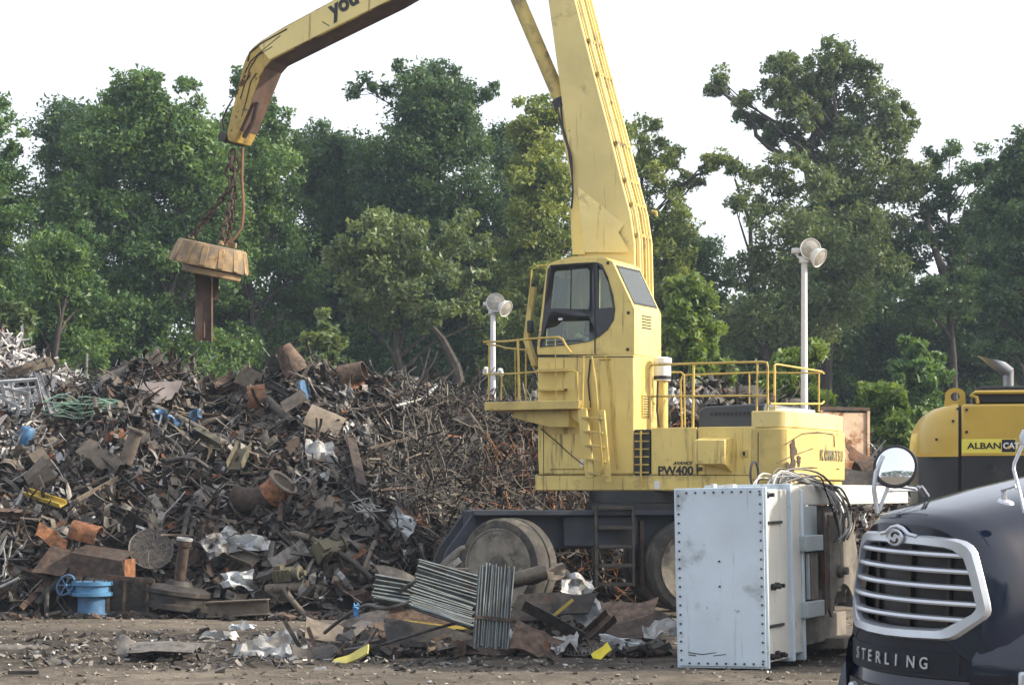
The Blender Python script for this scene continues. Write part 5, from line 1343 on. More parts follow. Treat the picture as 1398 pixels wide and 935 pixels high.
# ------------------------------------------------------------------ floodlight poles
m_pole = mat('white_pole_paint', (0.62, 0.63, 0.66), 0.5, var=0.05, dirt=0.15, streak=0.12)
m_lampw = mat('lamp_reflector', (0.70, 0.70, 0.68), 0.35, var=0.06)
m_lampg = mat('lamp_lens', (0.36, 0.34, 0.30), 0.15, var=0.25, scale=9, coat=0.5)
def flood(name_label, px, ytop, D, r, heads, low=()):
    b = P(px, HY, D); b.z = 0
    o = empty('floodlight_pole', b, 0, name_label, 'light pole', 'floodlight poles around the scrap yard')
    zt = H + (HY - ytop) * D / F
    pole = MB().tube([(0, 0, 0), (0, 0, zt * 0.6), (0, 0, zt)], [r * 1.15, r, r * 0.85], 14).build('pole', m_pole, o)
    MB().lathe([(r * 1.5, zt - 0.10), (r * 1.5, zt + 0.02), (0, zt + 0.04)], 14).build('pole_cap', m_pole, pole)
    for (dx, dz, fx, fy, fz, rad) in heads:
        c = Vector((dx, -0.05, zt + dz)); f = Vector((fx, fy, fz)).normalized()
        Mh = Matrix.Translation(c) @ f.to_track_quat('Z', 'Y').to_matrix().to_4x4()
        h_ = MB().lathe([(0.0, -0.24), (rad * 0.34, -0.24), (rad * 0.40, -0.14), (rad * 0.80, -0.07), (rad, 0.06), (rad * 1.04, 0.06), (rad * 1.04, 0.085), (rad * 0.98, 0.085), (rad * 0.72, -0.04), (rad * 0.3, -0.12), (0, -0.13)], 28, Mh).build('lamp_head', m_lampw, o)
        MB().lathe([(rad * 0.97, 0.07), (rad * 0.6, 0.09), (0.0, 0.10)], 28, Mh).build('lamp_lens', m_lampg, h_)
        MB().tube([(0, 0, zt), (dx * 0.5, 0, zt + dz * 0.3 - 0.05), c - f * 0.22], 0.025, 8).build('lamp_arm', m_pole, h_)
    MB().cb((-0.16, 0.05, zt + 0.14), (0.16, 0.14, 0.10)).build('ballast_box', m_pole, o, 0.02)
    MB().tube([(0, 0, zt - 0.02), (-0.12, 0.03, zt + 0.02), (-0.15, 0.05, zt + 0.10)], 0.022, 8).build('ballast_arm', m_pole, o)
    for (dx, z, rad) in low:
        MB().lathe([(0.0, 0.10), (rad * 0.6, 0.08), (rad, -0.06), (rad * 0.95, -0.07), (0.0, -0.02)], 18, Matrix.Translation((dx, -0.05, z)) @ Matrix.Rotation(R(35), 4, 'X')).build('lamp_head', m_lampw, o)
        MB().tube([(0, 0, z - 0.1), (dx, -0.02, z + 0.02)], 0.03, 6).build('lamp_arm', m_pole, o)
    return o
flood('tall white floodlight pole rising behind the handler counterweight', 1098, 352, 40.0, 0.068, [(0.10, 0.16, 0.10, -1, 0.0, 0.20), (0.24, 0.02, 0.75, -0.6, -0.55, 0.19)])
flood('white floodlight pole rising from behind the scrap heap beside the cab', 673, 423, 50.0, 0.072, [(0.07, 0.17, -0.10, -1, 0.0, 0.22), (0.27, 0.05, 0.75, -0.6, -0.5, 0.20)], low=((-0.17, H + (HY - 506) * 50 / F, 0.085), (0.18, H + (HY - 508) * 50 / F, 0.09)))

# rusty open skip panel behind the counterweight
sk = empty('rusty_steel_skip', P(1152, HY, 41).xy.to_3d(), R(24), 'pale rusted steel skip catching the sun behind the counterweight', 'skip')
m_skip = mat('pale_rusty_skip', (0.50, 0.36, 0.25), 0.7, var=0.2, scale=4, dirt=0.5, dcol=(0.27, 0.12, 0.05), dscale=3, rust=0.42, rcol=(0.26, 0.10, 0.035), streak=0.4, scol=(0.24, 0.09, 0.03))
sw = 1.1 / 2
MB().bx(-sw, sw, -0.02, 0.02, 2.55, 3.68).build('end_wall', m_skip, sk)
for s in (-1, 1):
    MB().bx(s * sw - 0.03, s * sw + 0.03, -0.06, -0.022, 0.3, 3.72).build('corner_post', m_skip, sk)
MB().bx(-sw - 0.03, sw + 0.03, -0.065, 0.025, 3.722, 3.79).build('top_rail', m_rustdk, sk)
MB().bx(-sw, sw, -0.02, 2.4, 0.0, 0.28).build('base', m_rustdk, sk)
MB().bx(sw - 0.03, sw + 0.01, 0.03, 1.2, 2.55, 3.65).build('side_wall', m_skip, sk)
# ------------------------------------------------------------------ scrap metal
m_s = {
 'rust': mat('orange_rust_steel', (0.17, 0.072, 0.032), 0.85, var=0.55, scale=9, dscale=4, rscale=6, dirt=0.35, dcol=(0.075, 0.045, 0.03), objvar=0.55, bump=0.3),
 'brown': mat('brown_rust_steel', (0.088, 0.058, 0.042), 0.82, var=0.55, scale=9, dscale=4, rscale=6, dirt=0.35, dcol=(0.045, 0.035, 0.03), rust=0.25, objvar=0.55, bump=0.3),
 'dark': mat('blackened_steel', (0.040, 0.034, 0.029), 0.62, metal=0.1, var=0.6, scale=9, dscale=4, rscale=6, dirt=0.3, dcol=(0.09, 0.075, 0.06), rust=0.12, objvar=0.6, bump=0.3),
 'grey': mat('dull_grey_steel', (0.115, 0.105, 0.095), 0.55, metal=0.25, var=0.3, scale=9, dscale=4, rscale=6, dirt=0.4, dcol=(0.065, 0.055, 0.046), rust=0.12, objvar=0.55, bump=0.2),
 'pale': mat('pale_galvanised_sheet', (0.32, 0.325, 0.325), 0.45, metal=0.35, var=0.25, scale=9, dscale=4, rscale=6, dirt=0.42, dcol=(0.14, 0.12, 0.10), rust=0.08, objvar=0.2, bump=0.15),
 'tan': mat('dusty_tan_steel', (0.125, 0.103, 0.080), 0.85, var=0.25, scale=9, dscale=4, rscale=6, dirt=0.35, dcol=(0.10, 0.08, 0.06), rust=0.12, objvar=0.25, bump=0.3),
 'blue': mat('chipped_blue_paint', (0.05, 0.13, 0.25), 0.5, var=0.4, dirt=0.25, dcol=(0.08, 0.075, 0.07), rust=0.14),
 'white': mat('scuffed_white_sheet', (0.45, 0.48, 0.50), 0.45, var=0.2, dirt=0.4, dcol=(0.20, 0.18, 0.16), rust=0.08),
 'green': mat('faded_green_tube', (0.21, 0.33, 0.25), 0.6, var=0.25, dirt=0.2),
 'olive': mat('olive_drab_paint', (0.105, 0.095, 0.060), 0.7, var=0.25, dirt=0.4, dcol=(0.07, 0.06, 0.045), rust=0.2),
 'yellow': mat('scrap_yellow_paint', (0.46, 0.34, 0.06), 0.6, var=0.2, dirt=0.35, dcol=(0.12, 0.08, 0.04), rust=0.2),
}
rs = random.Random(5)
def basis(p, yaw=0, tilt=0, roll=0, n=None):
    n = n or mnrm(p.x, p.y)
    tx = (Vector((1, 0, 0)) - n * n.x).normalized(); ty = n.cross(tx)
    B = Matrix((tx, ty, n)).transposed().to_4x4()
    return Matrix.Translation(p) @ B @ Matrix.Rotation(yaw, 4, 'Z') @ Matrix.Rotation(tilt, 4, 'Y') @ Matrix.Rotation(roll, 4, 'X')
def put(o, M):
    o.matrix_world = M
    return o
# -- templates (length along x, unit sizes in metres)
def t_plate(w, l, sd, th=0.018, bend=0.25, jag=0.06):
    r_ = random.Random(sd); k1, k2, ph = r_.uniform(-bend, bend), r_.uniform(-bend, bend), r_.uniform(0, 3)
    def fn(u, v):
        jx = jag * mnoise.noise(Vector((v * 3 + sd, u * 9, 1))) * (1 if u in (0, 1) else 0.3); jy = jag * mnoise.noise(Vector((u * 3, sd, v * 9))) * (1 if v in (0, 1) else 0.3)
        taper = 1 + 0.45 * mnoise.noise(Vector((u * 1.7 + sd * 2.3, 5.0, sd))) - (0.25 if sd % 3 == 0 and u > .7 else 0)
        x, y = (u - .5) * l + jx + (v - .5) * w * 0.5 * math.sin(sd * 1.9), (v - .5) * w * taper + jy
        return (x, y, k1 * l * (u - .5) ** 2 * 2 + k2 * w * (u - .5) * (v - .5) * 2 + 0.05 * w * math.sin(u * 5 + ph))
    return MB().grid(8, 5, fn, th)
def t_crumple(w, l, sd, amp=0.16):
    def fn(u, v):
        p = Vector((u * 2.6 + sd * 3.7, v * 2.6, sd)); q = Vector((u * 6 + sd, v * 6, sd * 2.0))
        return ((u - .5) * l + amp * .6 * mnoise.noise(p + Vector((9, 0, 0))), (v - .5) * w + amp * .6 * mnoise.noise(p + Vector((0, 9, 0))), amp * 1.5 * mnoise.noise(p) + amp * .6 * mnoise.noise(q))
    return MB().grid(9, 8, fn, 0.008)
def t_ibeam(l, h=0.22, b=0.14, t=0.018):
    return MB().bx(-l / 2, l / 2, -b / 2, b / 2, h / 2 - t, h / 2).bx(-l / 2, l / 2, -b / 2, b / 2, -h / 2, -h / 2 + t).bx(-l / 2, l / 2, -t / 2, t / 2, -h / 2 + t, h / 2 - t)
def t_channel(l, h=0.18, b=0.09, t=0.016):
    return MB().bx(-l / 2, l / 2, -h / 2, h / 2, 0, t).bx(-l / 2, l / 2, -h / 2, -h / 2 + t, t, b).bx(-l / 2, l / 2, h / 2 - t, h / 2, t, b)
def t_angle(l, h=0.12, t=0.014):
    return MB().bx(-l / 2, l / 2, 0, h, 0, t).bx(-l / 2, l / 2, 0, t, t, h)
def t_pipe(l, r, th=0.012, bend=0.0):
    pts = [Vector((-l / 2 + l * k / 4, 0, bend * math.sin(math.pi * k / 4))) for k in range(5)]
    mb_ = MB().tube(pts, r, 12, cap=False).tube(pts, r - th, 12, cap=False)
    n = 12
    for e in (0, 4):
        mb_.f += [(e * n + k, e * n + (k + 1) % n, 60 + e * n + (k + 1) % n, 60 + e * n + k) for k in range(n)]
    return mb_
def t_shell(l, r, a0, a1, th=0.015, sd=0):
    def fn(u, v):
        a = R(a0 + (a1 - a0) * v); rr_ = r * (1 + 0.10 * mnoise.noise(Vector((u * 3 + sd, v * 3, sd))))
        return ((u - .5) * l, rr_ * math.cos(a), rr_ * math.sin(a))
    return MB().grid(4, 12, fn, th)
def t_cone(l, r0, r1, n=16, th=0.015):
    return MB().lathe([(r0, 0), (r1, l), (r1 - th, l), (r0 - th, 0.0), (r0, 0)], n)
def t_block(sd):
    r_ = random.Random(sd); mb_ = MB().cb((0, 0, 0), (0.42, 0.30, 0.26))
    mb_.lathe([(0.0, 0), (0.13, 0), (0.13, 0.14), (0.17, 0.14), (0.17, 0.18), (0.06, 0.18), (0.06, 0.3), (0, 0.3)], 14, Matrix.Translation((0.21, 0, 0)) @ Matrix.Rotation(R(90), 4, 'Y'))
    mb_.cb((-0.1, 0.0, 0.17), (0.16, 0.2, 0.10)).cb((0.0, 0.18, -0.05), (0.1, 0.1, 0.12))
    for k in range(4): mb_.cb((-0.2 + k * 0.1, -0.16, 0.02), (0.03, 0.03, 0.22))
    return mb_
def t_ring(r, w, n=20, rt=None):
    return MB().lathe([(r, -w / 2), (r, -w / 3), (r * .86, -w / 5), (r * .86, w / 5), (r, w / 3), (r, w / 2), (r * .76, w / 2), (r * .74, 0), (r * .76, -w / 2), (r, -w / 2)], n)
def t_rod(l, r, sd):
    r_ = random.Random(sd); pts = []; p = Vector((-l / 2, 0, 0)); d = Vector((1, 0, 0)); n = 7
    for k in range(n):
        pts.append(p.copy()); d = (d + Vector((0, r_.uniform(-.45, .45), r_.uniform(-.3, .3)))).normalized(); p = p + d * l / (n - 1)
    return MB().tube(pts, r, 6)
def t_duct(sd):
    r_ = random.Random(sd); mb_ = MB(); l, w, h = 0.8, 0.34, 0.26; n = 5
    for k in range(n + 1):
        x = -l / 2 + l * k / n; f = 1 + r_.uniform(-.25, .1); g = 1 + r_.uniform(-.35, .1); o_ = r_.uniform(-.04, .04)
        mb_.v += [(x, -w / 2 * f, -h / 2 * g + o_), (x, w / 2 * f, -h / 2 * g), (x, w / 2 * f, h / 2 * g), (x, -w / 2 * f, h / 2 * g + o_)]
        if k:
            a, b = (k - 1) * 4, k * 4
            mb_.f += [(a + i, a + (i + 1) % 4, b + (i + 1) % 4, b + i) for i in range(4)]
    return mb_

HEAP = 'in the scrap heap'
KINDS = []   # (weight, name, category, label, group, [meshes])
def kind(wt, name, cat, label, group, tmpl, m):
    KINDS.append((wt, name, cat, label, group, [t.mesh(name, m_s[m]) for t in tmpl]))
kind(13, 'steel_plate', 'plate', 'dark bent steel plate', 'dark bent plates on the heap', [t_plate(0.32, 0.75, s, bend=.7) for s in range(5)], 'dark')
kind(14, 'rusty_plate', 'plate', 'brown rusted torn plate', 'brown rusted plates on the heap', [t_plate(0.28, 0.70, s + 20, bend=.7, jag=.12) for s in range(5)], 'brown')
kind(4, 'orange_rusty_plate', 'plate', 'small orange rusted plate', 'orange rusted plates on the heap', [t_plate(0.22, 0.45, s + 30, bend=.6) for s in range(4)], 'rust')
kind(8, 'grey_sheet', 'sheet', 'dull grey buckled sheet', 'grey buckled sheets on the heap', [t_crumple(0.42, 0.8, s + 40, .22) for s in range(5)], 'grey')
kind(10, 'dark_twisted_sheet', 'sheet', 'dark twisted sheet', 'dark twisted sheets on the heap', [t_crumple(0.36, 0.85, s + 50, .26) for s in range(5)], 'dark')
kind(6, 'crumpled_sheet', 'sheet', 'pale crumpled sheet', 'pale crumpled sheets on the heap', [t_crumple(0.30, 0.5, s, .2) for s in range(6)], 'pale')
kind(8, 'i_beam', 'beam', 'short brown I beam', 'brown I beams in the heap', [t_ibeam(l, h, .12) for l, h in ((1.1, .18), (1.5, .16), (0.9, .2))], 'brown')
kind(8, 'channel_section', 'channel', 'dark steel channel', 'dark channels in the heap', [t_channel(l, .14, .08) for l in (0.9, 1.3, 1.7)], 'dark')
kind(14, 'angle_iron', 'angle iron', 'thin grey angle iron', 'grey angle irons in the heap', [t_angle(l, h) for l, h in ((1.2, .07), (1.6, .06), (0.9, .09))], 'grey')
kind(12, 'steel_pipe', 'pipe', 'dark hollow pipe', 'dark pipes in the heap', [t_pipe(l, r, .012, b) for l, r, b in ((1.2, .07, .12), (0.9, .10, .03), (1.6, .055, .25), (1.1, .045, .3))], 'dark')
kind(8, 'rusty_pipe', 'pipe', 'tan rusted pipe', 'tan pipes in the heap', [t_pipe(l, r, .014, b) for l, r, b in ((0.8, .10, .02), (1.1, .06, .2), (0.6, .12, 0), (1.5, .04, .3))], 'tan')
kind(4, 'curved_shell', 'shell', 'tan curved tank shell', 'tan tank shell pieces on the heap', [t_shell(0.5, 0.26, 0, a, .014, a) for a in (90, 130, 190)], 'tan')
kind(9, 'machine_casting', 'casting', 'dark greasy casting', 'machine castings in the heap', [t_block(s) for s in range(3)], 'dark')
kind(5, 'crushed_duct', 'duct', 'crushed grey duct', 'crushed ducts on the heap', [t_duct(s) for s in range(4)], 'grey')
kind(5, 'wheel_ring', 'wheel rim', 'rusty brown wheel ring', 'wheel rings in the heap', [t_ring(0.24, 0.12), t_ring(0.18, 0.08)], 'brown')
kind(11, 'bent_rod', 'rod', 'long bent rod', 'bent rods in the heap', [t_rod(l, r, s) for s, (l, r) in enumerate(((1.6, .02), (2.0, .018), (1.3, .025), (1.8, .022)))], 'tan')
tot = sum(k[0] for k in KINDS)
def pick():
    x = rs.uniform(0, tot)
    for k in KINDS:
        x -= k[0]
        if x <= 0: return k
    return KINDS[-1]
taken = []
MARKS = [(368, 678, 'the big pipe elbow'), (186, 622, 'the slanting flanged pipe'), (408, 510, 'the crest cone'), (440, 600, 'the tan tank end'), (48, 672, 'the eight sided bin'), (38, 560, 'the white lattice frames'),
         (120, 562, 'the green tube bundle'), (222, 546, 'the mauve grey plate'), (290, 615, 'the olive beam'), (126, 810, 'the blue gate valve'), (214, 752, 'the wire dish'), (243, 800, 'the flanged rail wheel'), (325, 820, 'the flat tan girder'),
         (446, 756, 'the olive gearbox'), (492, 606, 'the wrinkled white sheet'), (508, 706, 'the wire basket'), (550, 726, 'the white triangular plate'), (585, 545, 'the upright pale conduit'), (668, 631, 'the orange box offcut'), (690, 760, 'the steered wheel'),
         (152, 775, 'the rusty steel box'), (392, 790, 'the ribbed olive pump'), (60, 702, 'the yellow channel'), (484, 515, 'the bright orange sheet'), (570, 522, 'the loose green tubes'), (940, 540, 'the bare deck rails'), (1020, 560, 'the slate bonnet'), (1130, 545, 'the rusted skip'), (166, 501, 'the rounded grey crest sheet'), (320, 752, 'the folded blue white sheet')]
def where(px, py):
    q = sorted(MARKS, key=lambda m: (m[0] - px) ** 2 + (m[1] - py) ** 2)
    a, b = q[0], q[1]
    dx, dy = px - a[0], py - a[1]
    d = math.hypot(dx, dy)
    if d > 45 and math.hypot(px - b[0], py - b[1]) < 1.35 * d: return 'lying between ' + a[2] + ' and ' + b[2]
    w = 'uphill of' if dy < -abs(dx) else ('downhill of' if dy > abs(dx) else 'beside')
    return ('lying close ' if d < 32 and w == 'beside' else 'lying ') + w + ' ' + a[2]
KEEP = [(365, 690, 62), (186, 630, 45), (440, 605, 48), (408, 520, 36), (48, 685, 40), (35, 570, 45), (120, 575, 45), (222, 555, 40), (214, 765, 45), (126, 820, 50), (150, 790, 50), (243, 815, 45), (442, 640, 36), (492, 620, 34)]
def scatter(n, pxr, tr_, sc=(0.7, 1.25), kinds=None, mind=20):
    done = 0; tries = 0
    while done < n and tries < n * 30:
        tries += 1
        px = rs.uniform(*pxr); py = rs.uniform(*tr_)
        p = hit(px, py)
        if p.z < 0.02 or p.y > 47 or abs(p.y - 43) < 1e-6 or (px < 115 and py < 540): continue
        if any((px - a) ** 2 + (py - b) ** 2 < mind * mind for a, b in taken) or any((px - a) ** 2 + (py - b) ** 2 < r_ * r_ for a, b, r_ in KEEP): continue
        k = pick()
        if kinds and k[1] not in kinds: continue
        taken.append((px, py))
        o = obj(k[1], rs.choice(k[5])); tag(o, k[3] + ' ' + where(px, py), k[2], k[4])
        nn_ = mnrm(p.x, p.y)
        M = basis(p + nn_ * rs.uniform(0.06, 0.30), rs.gauss(0, 0.9) if rs.random() < .8 else rs.uniform(0, 6.28), rs.gauss(0, 0.28), rs.gauss(0, 0.55))
        put(o, M @ Matrix.Diagonal((*[rs.uniform(*sc)] * 3, 1)))
        done += 1

# -- pieces one can pick out in the photograph
def hero(name, me_or_mb, m, px, py, yaw, tilt, roll, label, cat, lift=0.1, sc=1.0, n=None, at=None):
    p = at if at is not None else hit(px, py)
    taken.append((px, py))
    o = me_or_mb.build(name, m)
    nn_ = n or mnrm(p.x, p.y)
    put(o, basis(p + Vector((0, -0.40, 0.05)) + nn_ * lift, yaw, tilt, roll, nn_) @ Matrix.Diagonal((sc, sc, sc, 1)))
    return tag(o, label, cat)
UPN = Vector((0, -0.25, 0.97)).normalized()
VIEW = Vector((0, -0.9, 0.45)).normalized()
def hero_t(name, px, py, label, cat, z=0.0, D=None, rz=0.0):
    """an Empty in world axes (x right, y away, z up) at the mound under a pixel"""
    p = hit(px, py) if D is None else P(px, py, D)
    taken.append((px, py))
    return empty(name, p + Vector((0, -0.62, z)) if D is None else p, rz, label, cat)
# flanged elbow
e = hero_t('pipe_elbow', 368, 678, 'big rust brown pipe elbow with an orange collar and round flange', 'pipe elbow')
e.location.y -= 0.45; e.location.z += 0.05; e.scale = (0.86, 0.86, 0.86)
pts = [(-0.66, 0.02, -0.04), (-0.40, 0, -0.13), (-0.12, -0.03, -0.13), (0.14, -0.06, -0.04), (0.32, -0.11, 0.10), (0.44, -0.17, 0.24)]
MB().tube(pts, [0.27, 0.27, 0.28, 0.28, 0.28, 0.27], 20, cap=False).tube(pts, [0.25] * 6, 20, cap=False).build('pipe_bend', m_s['brown'], e)
d_ = (Vector(pts[-1]) - Vector(pts[-2])).normalized()
Mf = Matrix.Translation(pts[-1]) @ d_.to_track_quat('Z', 'Y').to_matrix().to_4x4()
MB().lathe([(0.25, 0.0), (0.355, 0.0), (0.355, 0.045), (0.25, 0.045), (0.25, 0)], 28, Mf).build('flange', m_s['tan'], e)
MB().tube([Vector(p) for p in pts[3:6]], [0.292, 0.292, 0.285], 20, cap=False).build('rusty_collar', m_s['rust'], e)
# tall flanged pipe
e = hero_t('flanged_pipe', 186, 622, 'tan flanged pipe standing on a slant with its flange up', 'pipe', 0.05)
a, b = Vector((-0.17, 0, -0.45)), Vector((0.12, -0.05, 0.40)); d_ = (b - a).normalized()
MB().tube([a, b], 0.13, 16, cap=False).tube([a, b], 0.115, 16, cap=False).build('pipe', m_s['tan'], e)
MB().lathe([(0.12, 0.0), (0.19, 0.0), (0.19, 0.035), (0.12, 0.035), (0.12, 0)], 22, Matrix.Translation(b) @ d_.to_track_quat('Z', 'Y').to_matrix().to_4x4()).build('flange', m_s['tan'], e)
MB().cb((0.0, 0, 0), (0.55, 0.4, 0.12), Matrix.Translation(a) @ Matrix.Rotation(R(-25), 4, 'Y')).build('foot_block', m_s['tan'], e, 0.01)
# rusty cone at the crest
hero('rusty_cone', t_cone(0.62, 0.31, 0.17, 20), m_s['brown'], 408, 514, 0, R(-28), R(-10), 'rust brown steel cone tipped on the crest of the heap', 'cone', 0.0, n=UPN)
hero('rusty_cone', t_cone(0.5, 0.26, 0.2, 20), m_s['brown'], 470, 520, 0, R(70), R(10), 'rusted brown short drum lying behind the cone on the crest', 'drum', 0.1, n=UPN)
hero('orange_rusty_sheet', t_plate(0.34, 0.42, 3), m_s['rust'], 484, 515, 0.3, 0.1, 0.2, 'bright orange rusted upright sheet on the crest of the heap', 'sheet', 0.15, n=VIEW)
# big shells
hero('tank_end', t_shell(0.72, 0.55, 20, 130, .018, 4), m_s['tan'], 437, 602, R(-20), R(12), R(-30), 'large tan dished tank end in the middle of the heap', 'tank end', 0.0, n=VIEW)
hero('tank_end', t_shell(0.5, 0.42, 20, 120, .018, 7), m_s['tan'], 416, 570, R(30), R(-12), R(-30), 'smaller brown dished plate just above the tan tank end', 'tank end', 0.0, n=VIEW)
hero('drum_end', t_shell(0.36, 0.3, 0, 150, .015, 2), m_s['rust'], 356, 553, R(10), 0, 0, 'small orange rusted half drum on the upper heap', 'drum', 0.05, n=VIEW)
hero('blue_drum_lid', MB().lathe([(0.0, 0.03), (0.18, 0.03), (0.19, 0), (0.2, 0), (0.2, 0.06), (0.18, 0.06)], 20), m_s['blue'], 416, 543, 0, R(60), R(10), 'round blue and white drum lid near the crest', 'drum lid', 0.1)
# octagonal bin, grey hood pieces
hero('tapered_bin', MB().lathe([(0.24, 0), (0.38, 0.5), (0.36, 0.5), (0.22, 0.0), (0.24, 0)], 8), m_s['tan'], 48, 676, R(20), R(62), 0, 'tan eight sided tapered bin lying on its side', 'bin', 0.12, n=UPN)
hero('grey_hood', t_duct(11), m_s['tan'], 72, 650, R(-40), R(30), R(20), 'tan crushed hood behind the eight sided bin', 'hood', 0.1, 1.0)
hero('blue_cylinder', MB().lathe([(0.0, 0), (0.12, 0.0), (0.14, 0.03), (0.14, 0.33), (0.12, 0.36), (0.06, 0.38), (0, 0.38)], 18), m_s['blue'], 38, 612, 0, R(18), R(-10), 'small faded blue gas cylinder with rusty foot', 'gas cylinder', 0.0, n=UPN)
hero('grey_box_section', t_duct(5), m_s['tan'], 148, 640, R(-40), R(20), R(10), 'tan boxy steel section beside the slanting flanged pipe', 'box section', 0.1, 1.2)
hero('big_pale_plate', t_plate(0.5, 0.78, 60, .02, .1, .02), mat('mauve_grey_plate', (0.27, 0.23, 0.22), 0.7, dirt=0.3, dcol=(0.12, 0.09, 0.08)), 222, 546, 0.05, 0.02, 0.1, 'broad mauve grey plate on the upper left of the heap', 'plate', 0.2, n=VIEW)
hero('scrap_sheet', t_plate(0.4, 0.6, 61, .02, .2, .03), m_s['grey'], 166, 501, 0.5, 0.1, 0.1, 'grey rounded panel standing on the left crest', 'panel', 0.18, n=VIEW)
hero('scrap_sheet', t_plate(0.45, 0.8, 63, .02, .3, .03), m_s['tan'], 355, 505, -0.4, 0.1, 0.1, 'pale tan panel draped over the crest left of the cone', 'panel', 0.2, n=VIEW)
# long things
def longbit(name, p, q, tmpl_fn, m, label, cat, lift=0.16, roll=0.0):
    a, b = hit(*p), hit(*q); a = a + mnrm(a.x, a.y) * (lift + .12); b = b + mnrm(b.x, b.y) * (lift + .12)
    d = b - a; x = d.normalized(); n = mnrm(((a + b) / 2).x, ((a + b) / 2).y); n = (n - x * n.dot(x)).normalized(); y = n.cross(x)
    o = tmpl_fn(d.length).build(name, m)
    put(o, Matrix.Translation((a + b) / 2) @ Matrix((x, y, n)).transposed().to_4x4() @ Matrix.Rotation(roll, 4, 'X'))
    for k in range(5): taken.append((p[0] + (q[0] - p[0]) * k / 4, p[1] + (q[1] - p[1]) * k / 4))
    return tag(o, label, cat)
longbit('long_pipe', (205, 572), (272, 604), lambda l: t_pipe(l, .07, .012, .02), m_s['grey'], 'grey pipe running down beside the blue scraps', 'pipe')
longbit('olive_beam', (262, 606), (312, 628), lambda l: t_ibeam(l, .2, .16), m_s['olive'], 'olive painted beam with rusty edges on the middle left slope', 'beam')
longbit('olive_block', (334, 632), (325, 660), lambda l: t_channel(l, .3, .16), m_s['olive'], 'olive channel standing on end above the pipe elbow', 'channel', .2)
longbit('dark_beam', (368, 565), (400, 600), lambda l: t_pipe(l, .10, .02), m_s['dark'], 'thick dark pipe leading down to the tan tank end', 'pipe', .2)
longbit('yellow_beam', (42, 695), (92, 712), lambda l: t_channel(l, .16, .09), m_s['yellow'], 'yellow painted channel lying below the eight sided bin', 'channel', .2)
longbit('tan_strut', (108, 714), (162, 684), lambda l: t_angle(l, .10), m_s['tan'], 'tan steel strut slanting up behind the rusty boxes', 'strut', .3)
longbit('thin_bar', (148, 655), (206, 720), lambda l: t_angle(l, .05), m_s['grey'], 'thin straight grey bar slanting down past the wire dish', 'bar', .35)
longbit('rust_beam', (0, 722), (46, 724), lambda l: t_ibeam(l + .4, .14, .14), m_s['brown'], 'rusty brown beam end at the lower left of the heap', 'beam', .2)
longbit('grey_beam', (10, 540), (66, 520), lambda l: t_channel(l, .2, .12), m_s['tan'], 'weathered tan beam lying under the pale shreds', 'beam', .3)
longbit('steel_channel', (50, 536), (66, 588), lambda l: t_channel(l, .14, .06), m_s['pale'], 'pale steel leg hanging from the weathered beam', 'channel', .3)
longbit('bent_tube', (590, 533), (572, 565), lambda l: t_pipe(l, .045), m_s['pale'], 'pale bent conduit standing up on the right slope', 'tube', .25)
longbit('bent_tube', (572, 565), (535, 575), lambda l: t_pipe(l, .04), m_s['pale'], 'pale conduit lying level on the right slope', 'tube', .25)
longbit('wood_sliver', (545, 505), (540, 535), lambda l: t_angle(l, .08), m_s['tan'], 'upright tan splintered bar on the right crest', 'bar', .2)
longbit('brown_beam', (470, 625), (486, 690), lambda l: t_ibeam(l, .2, .2), m_s['brown'], 'brown rusted beam leaning up the middle of the slope', 'beam', .25)
longbit('brown_beam', (425, 655), (470, 640), lambda l: t_ibeam(l, .2, .16), m_s['brown'], 'brown rusted beam end beside the white crumpled sheet', 'beam', .2)
longbit('dark_channel', (360, 720), (415, 770), lambda l: t_channel(l, .22, .1), m_s['dark'], 'dark channel sliding down below the pipe elbow', 'channel', .2)
longbit('machine_channel', (275, 755), (360, 785), lambda l: t_channel(l, .24, .12), m_s['tan'], 'tan channel with torn end above the flat girder', 'channel', .25)
longbit('pale_rod', (500, 752), (480, 800), lambda l: t_pipe(l, .04), m_s['tan'], 'tan pipe leaning at the foot of the heap', 'pipe', .2)
longbit('pale_rod', (565, 700), (622, 680), lambda l: t_pipe(l, .035), m_s['grey'], 'grey pipe pointing at the handler wheel', 'pipe', .25)
longbit('pale_rod', (500, 640), (555, 622), lambda l: t_angle(l, .06), m_s['tan'], 'tan bar lying level in the wire tangle', 'bar', .3)
# crumpled white and blue bits
for (px, py, w, l, yaw, m, lab) in ((442, 632, .6, .55, .2, 'pale', 'large crumpled pale sheet in the middle of the heap'), (492, 606, .55, .5, 1.0, 'pale', 'wrinkled white sheet at the edge of the wire tangle'),
        (312, 745, .35, .5, .8, 'pale', 'blue white folded sheet under the dark twist of metal'), (345, 752, .25, .7, .1, 'white', 'white curled strip above the tan channel'), (300, 755, .4, .4, .5, 'pale', 'pale fan shaped sheet end at the foot of the heap'),
        (550, 726, .45, .5, -.5, 'white', 'white painted triangular plate with orange rust edge'), (236, 583, .22, .6, -.5, 'blue', 'bright blue crushed strip on the left slope'), (268, 582, .2, .45, .5, 'blue', 'short blue metal scrap beside the grey pipe'), (330, 800, .3, .5, .1, 'white', 'torn white sheet tucked under the tan channel')):
    hero('crumpled_sheet', t_crumple(w, l, int(px), .14), m_s[m], px, py, yaw, 0.1, 0.1, lab, 'sheet', .22, n=VIEW)
hero('rusted_edge', t_angle(0.7, .07), m_s['rust'], 566, 722, R(-35), 0.1, 0.1, 'orange rusty strip along the white triangular plate', 'strip', .28, n=VIEW)
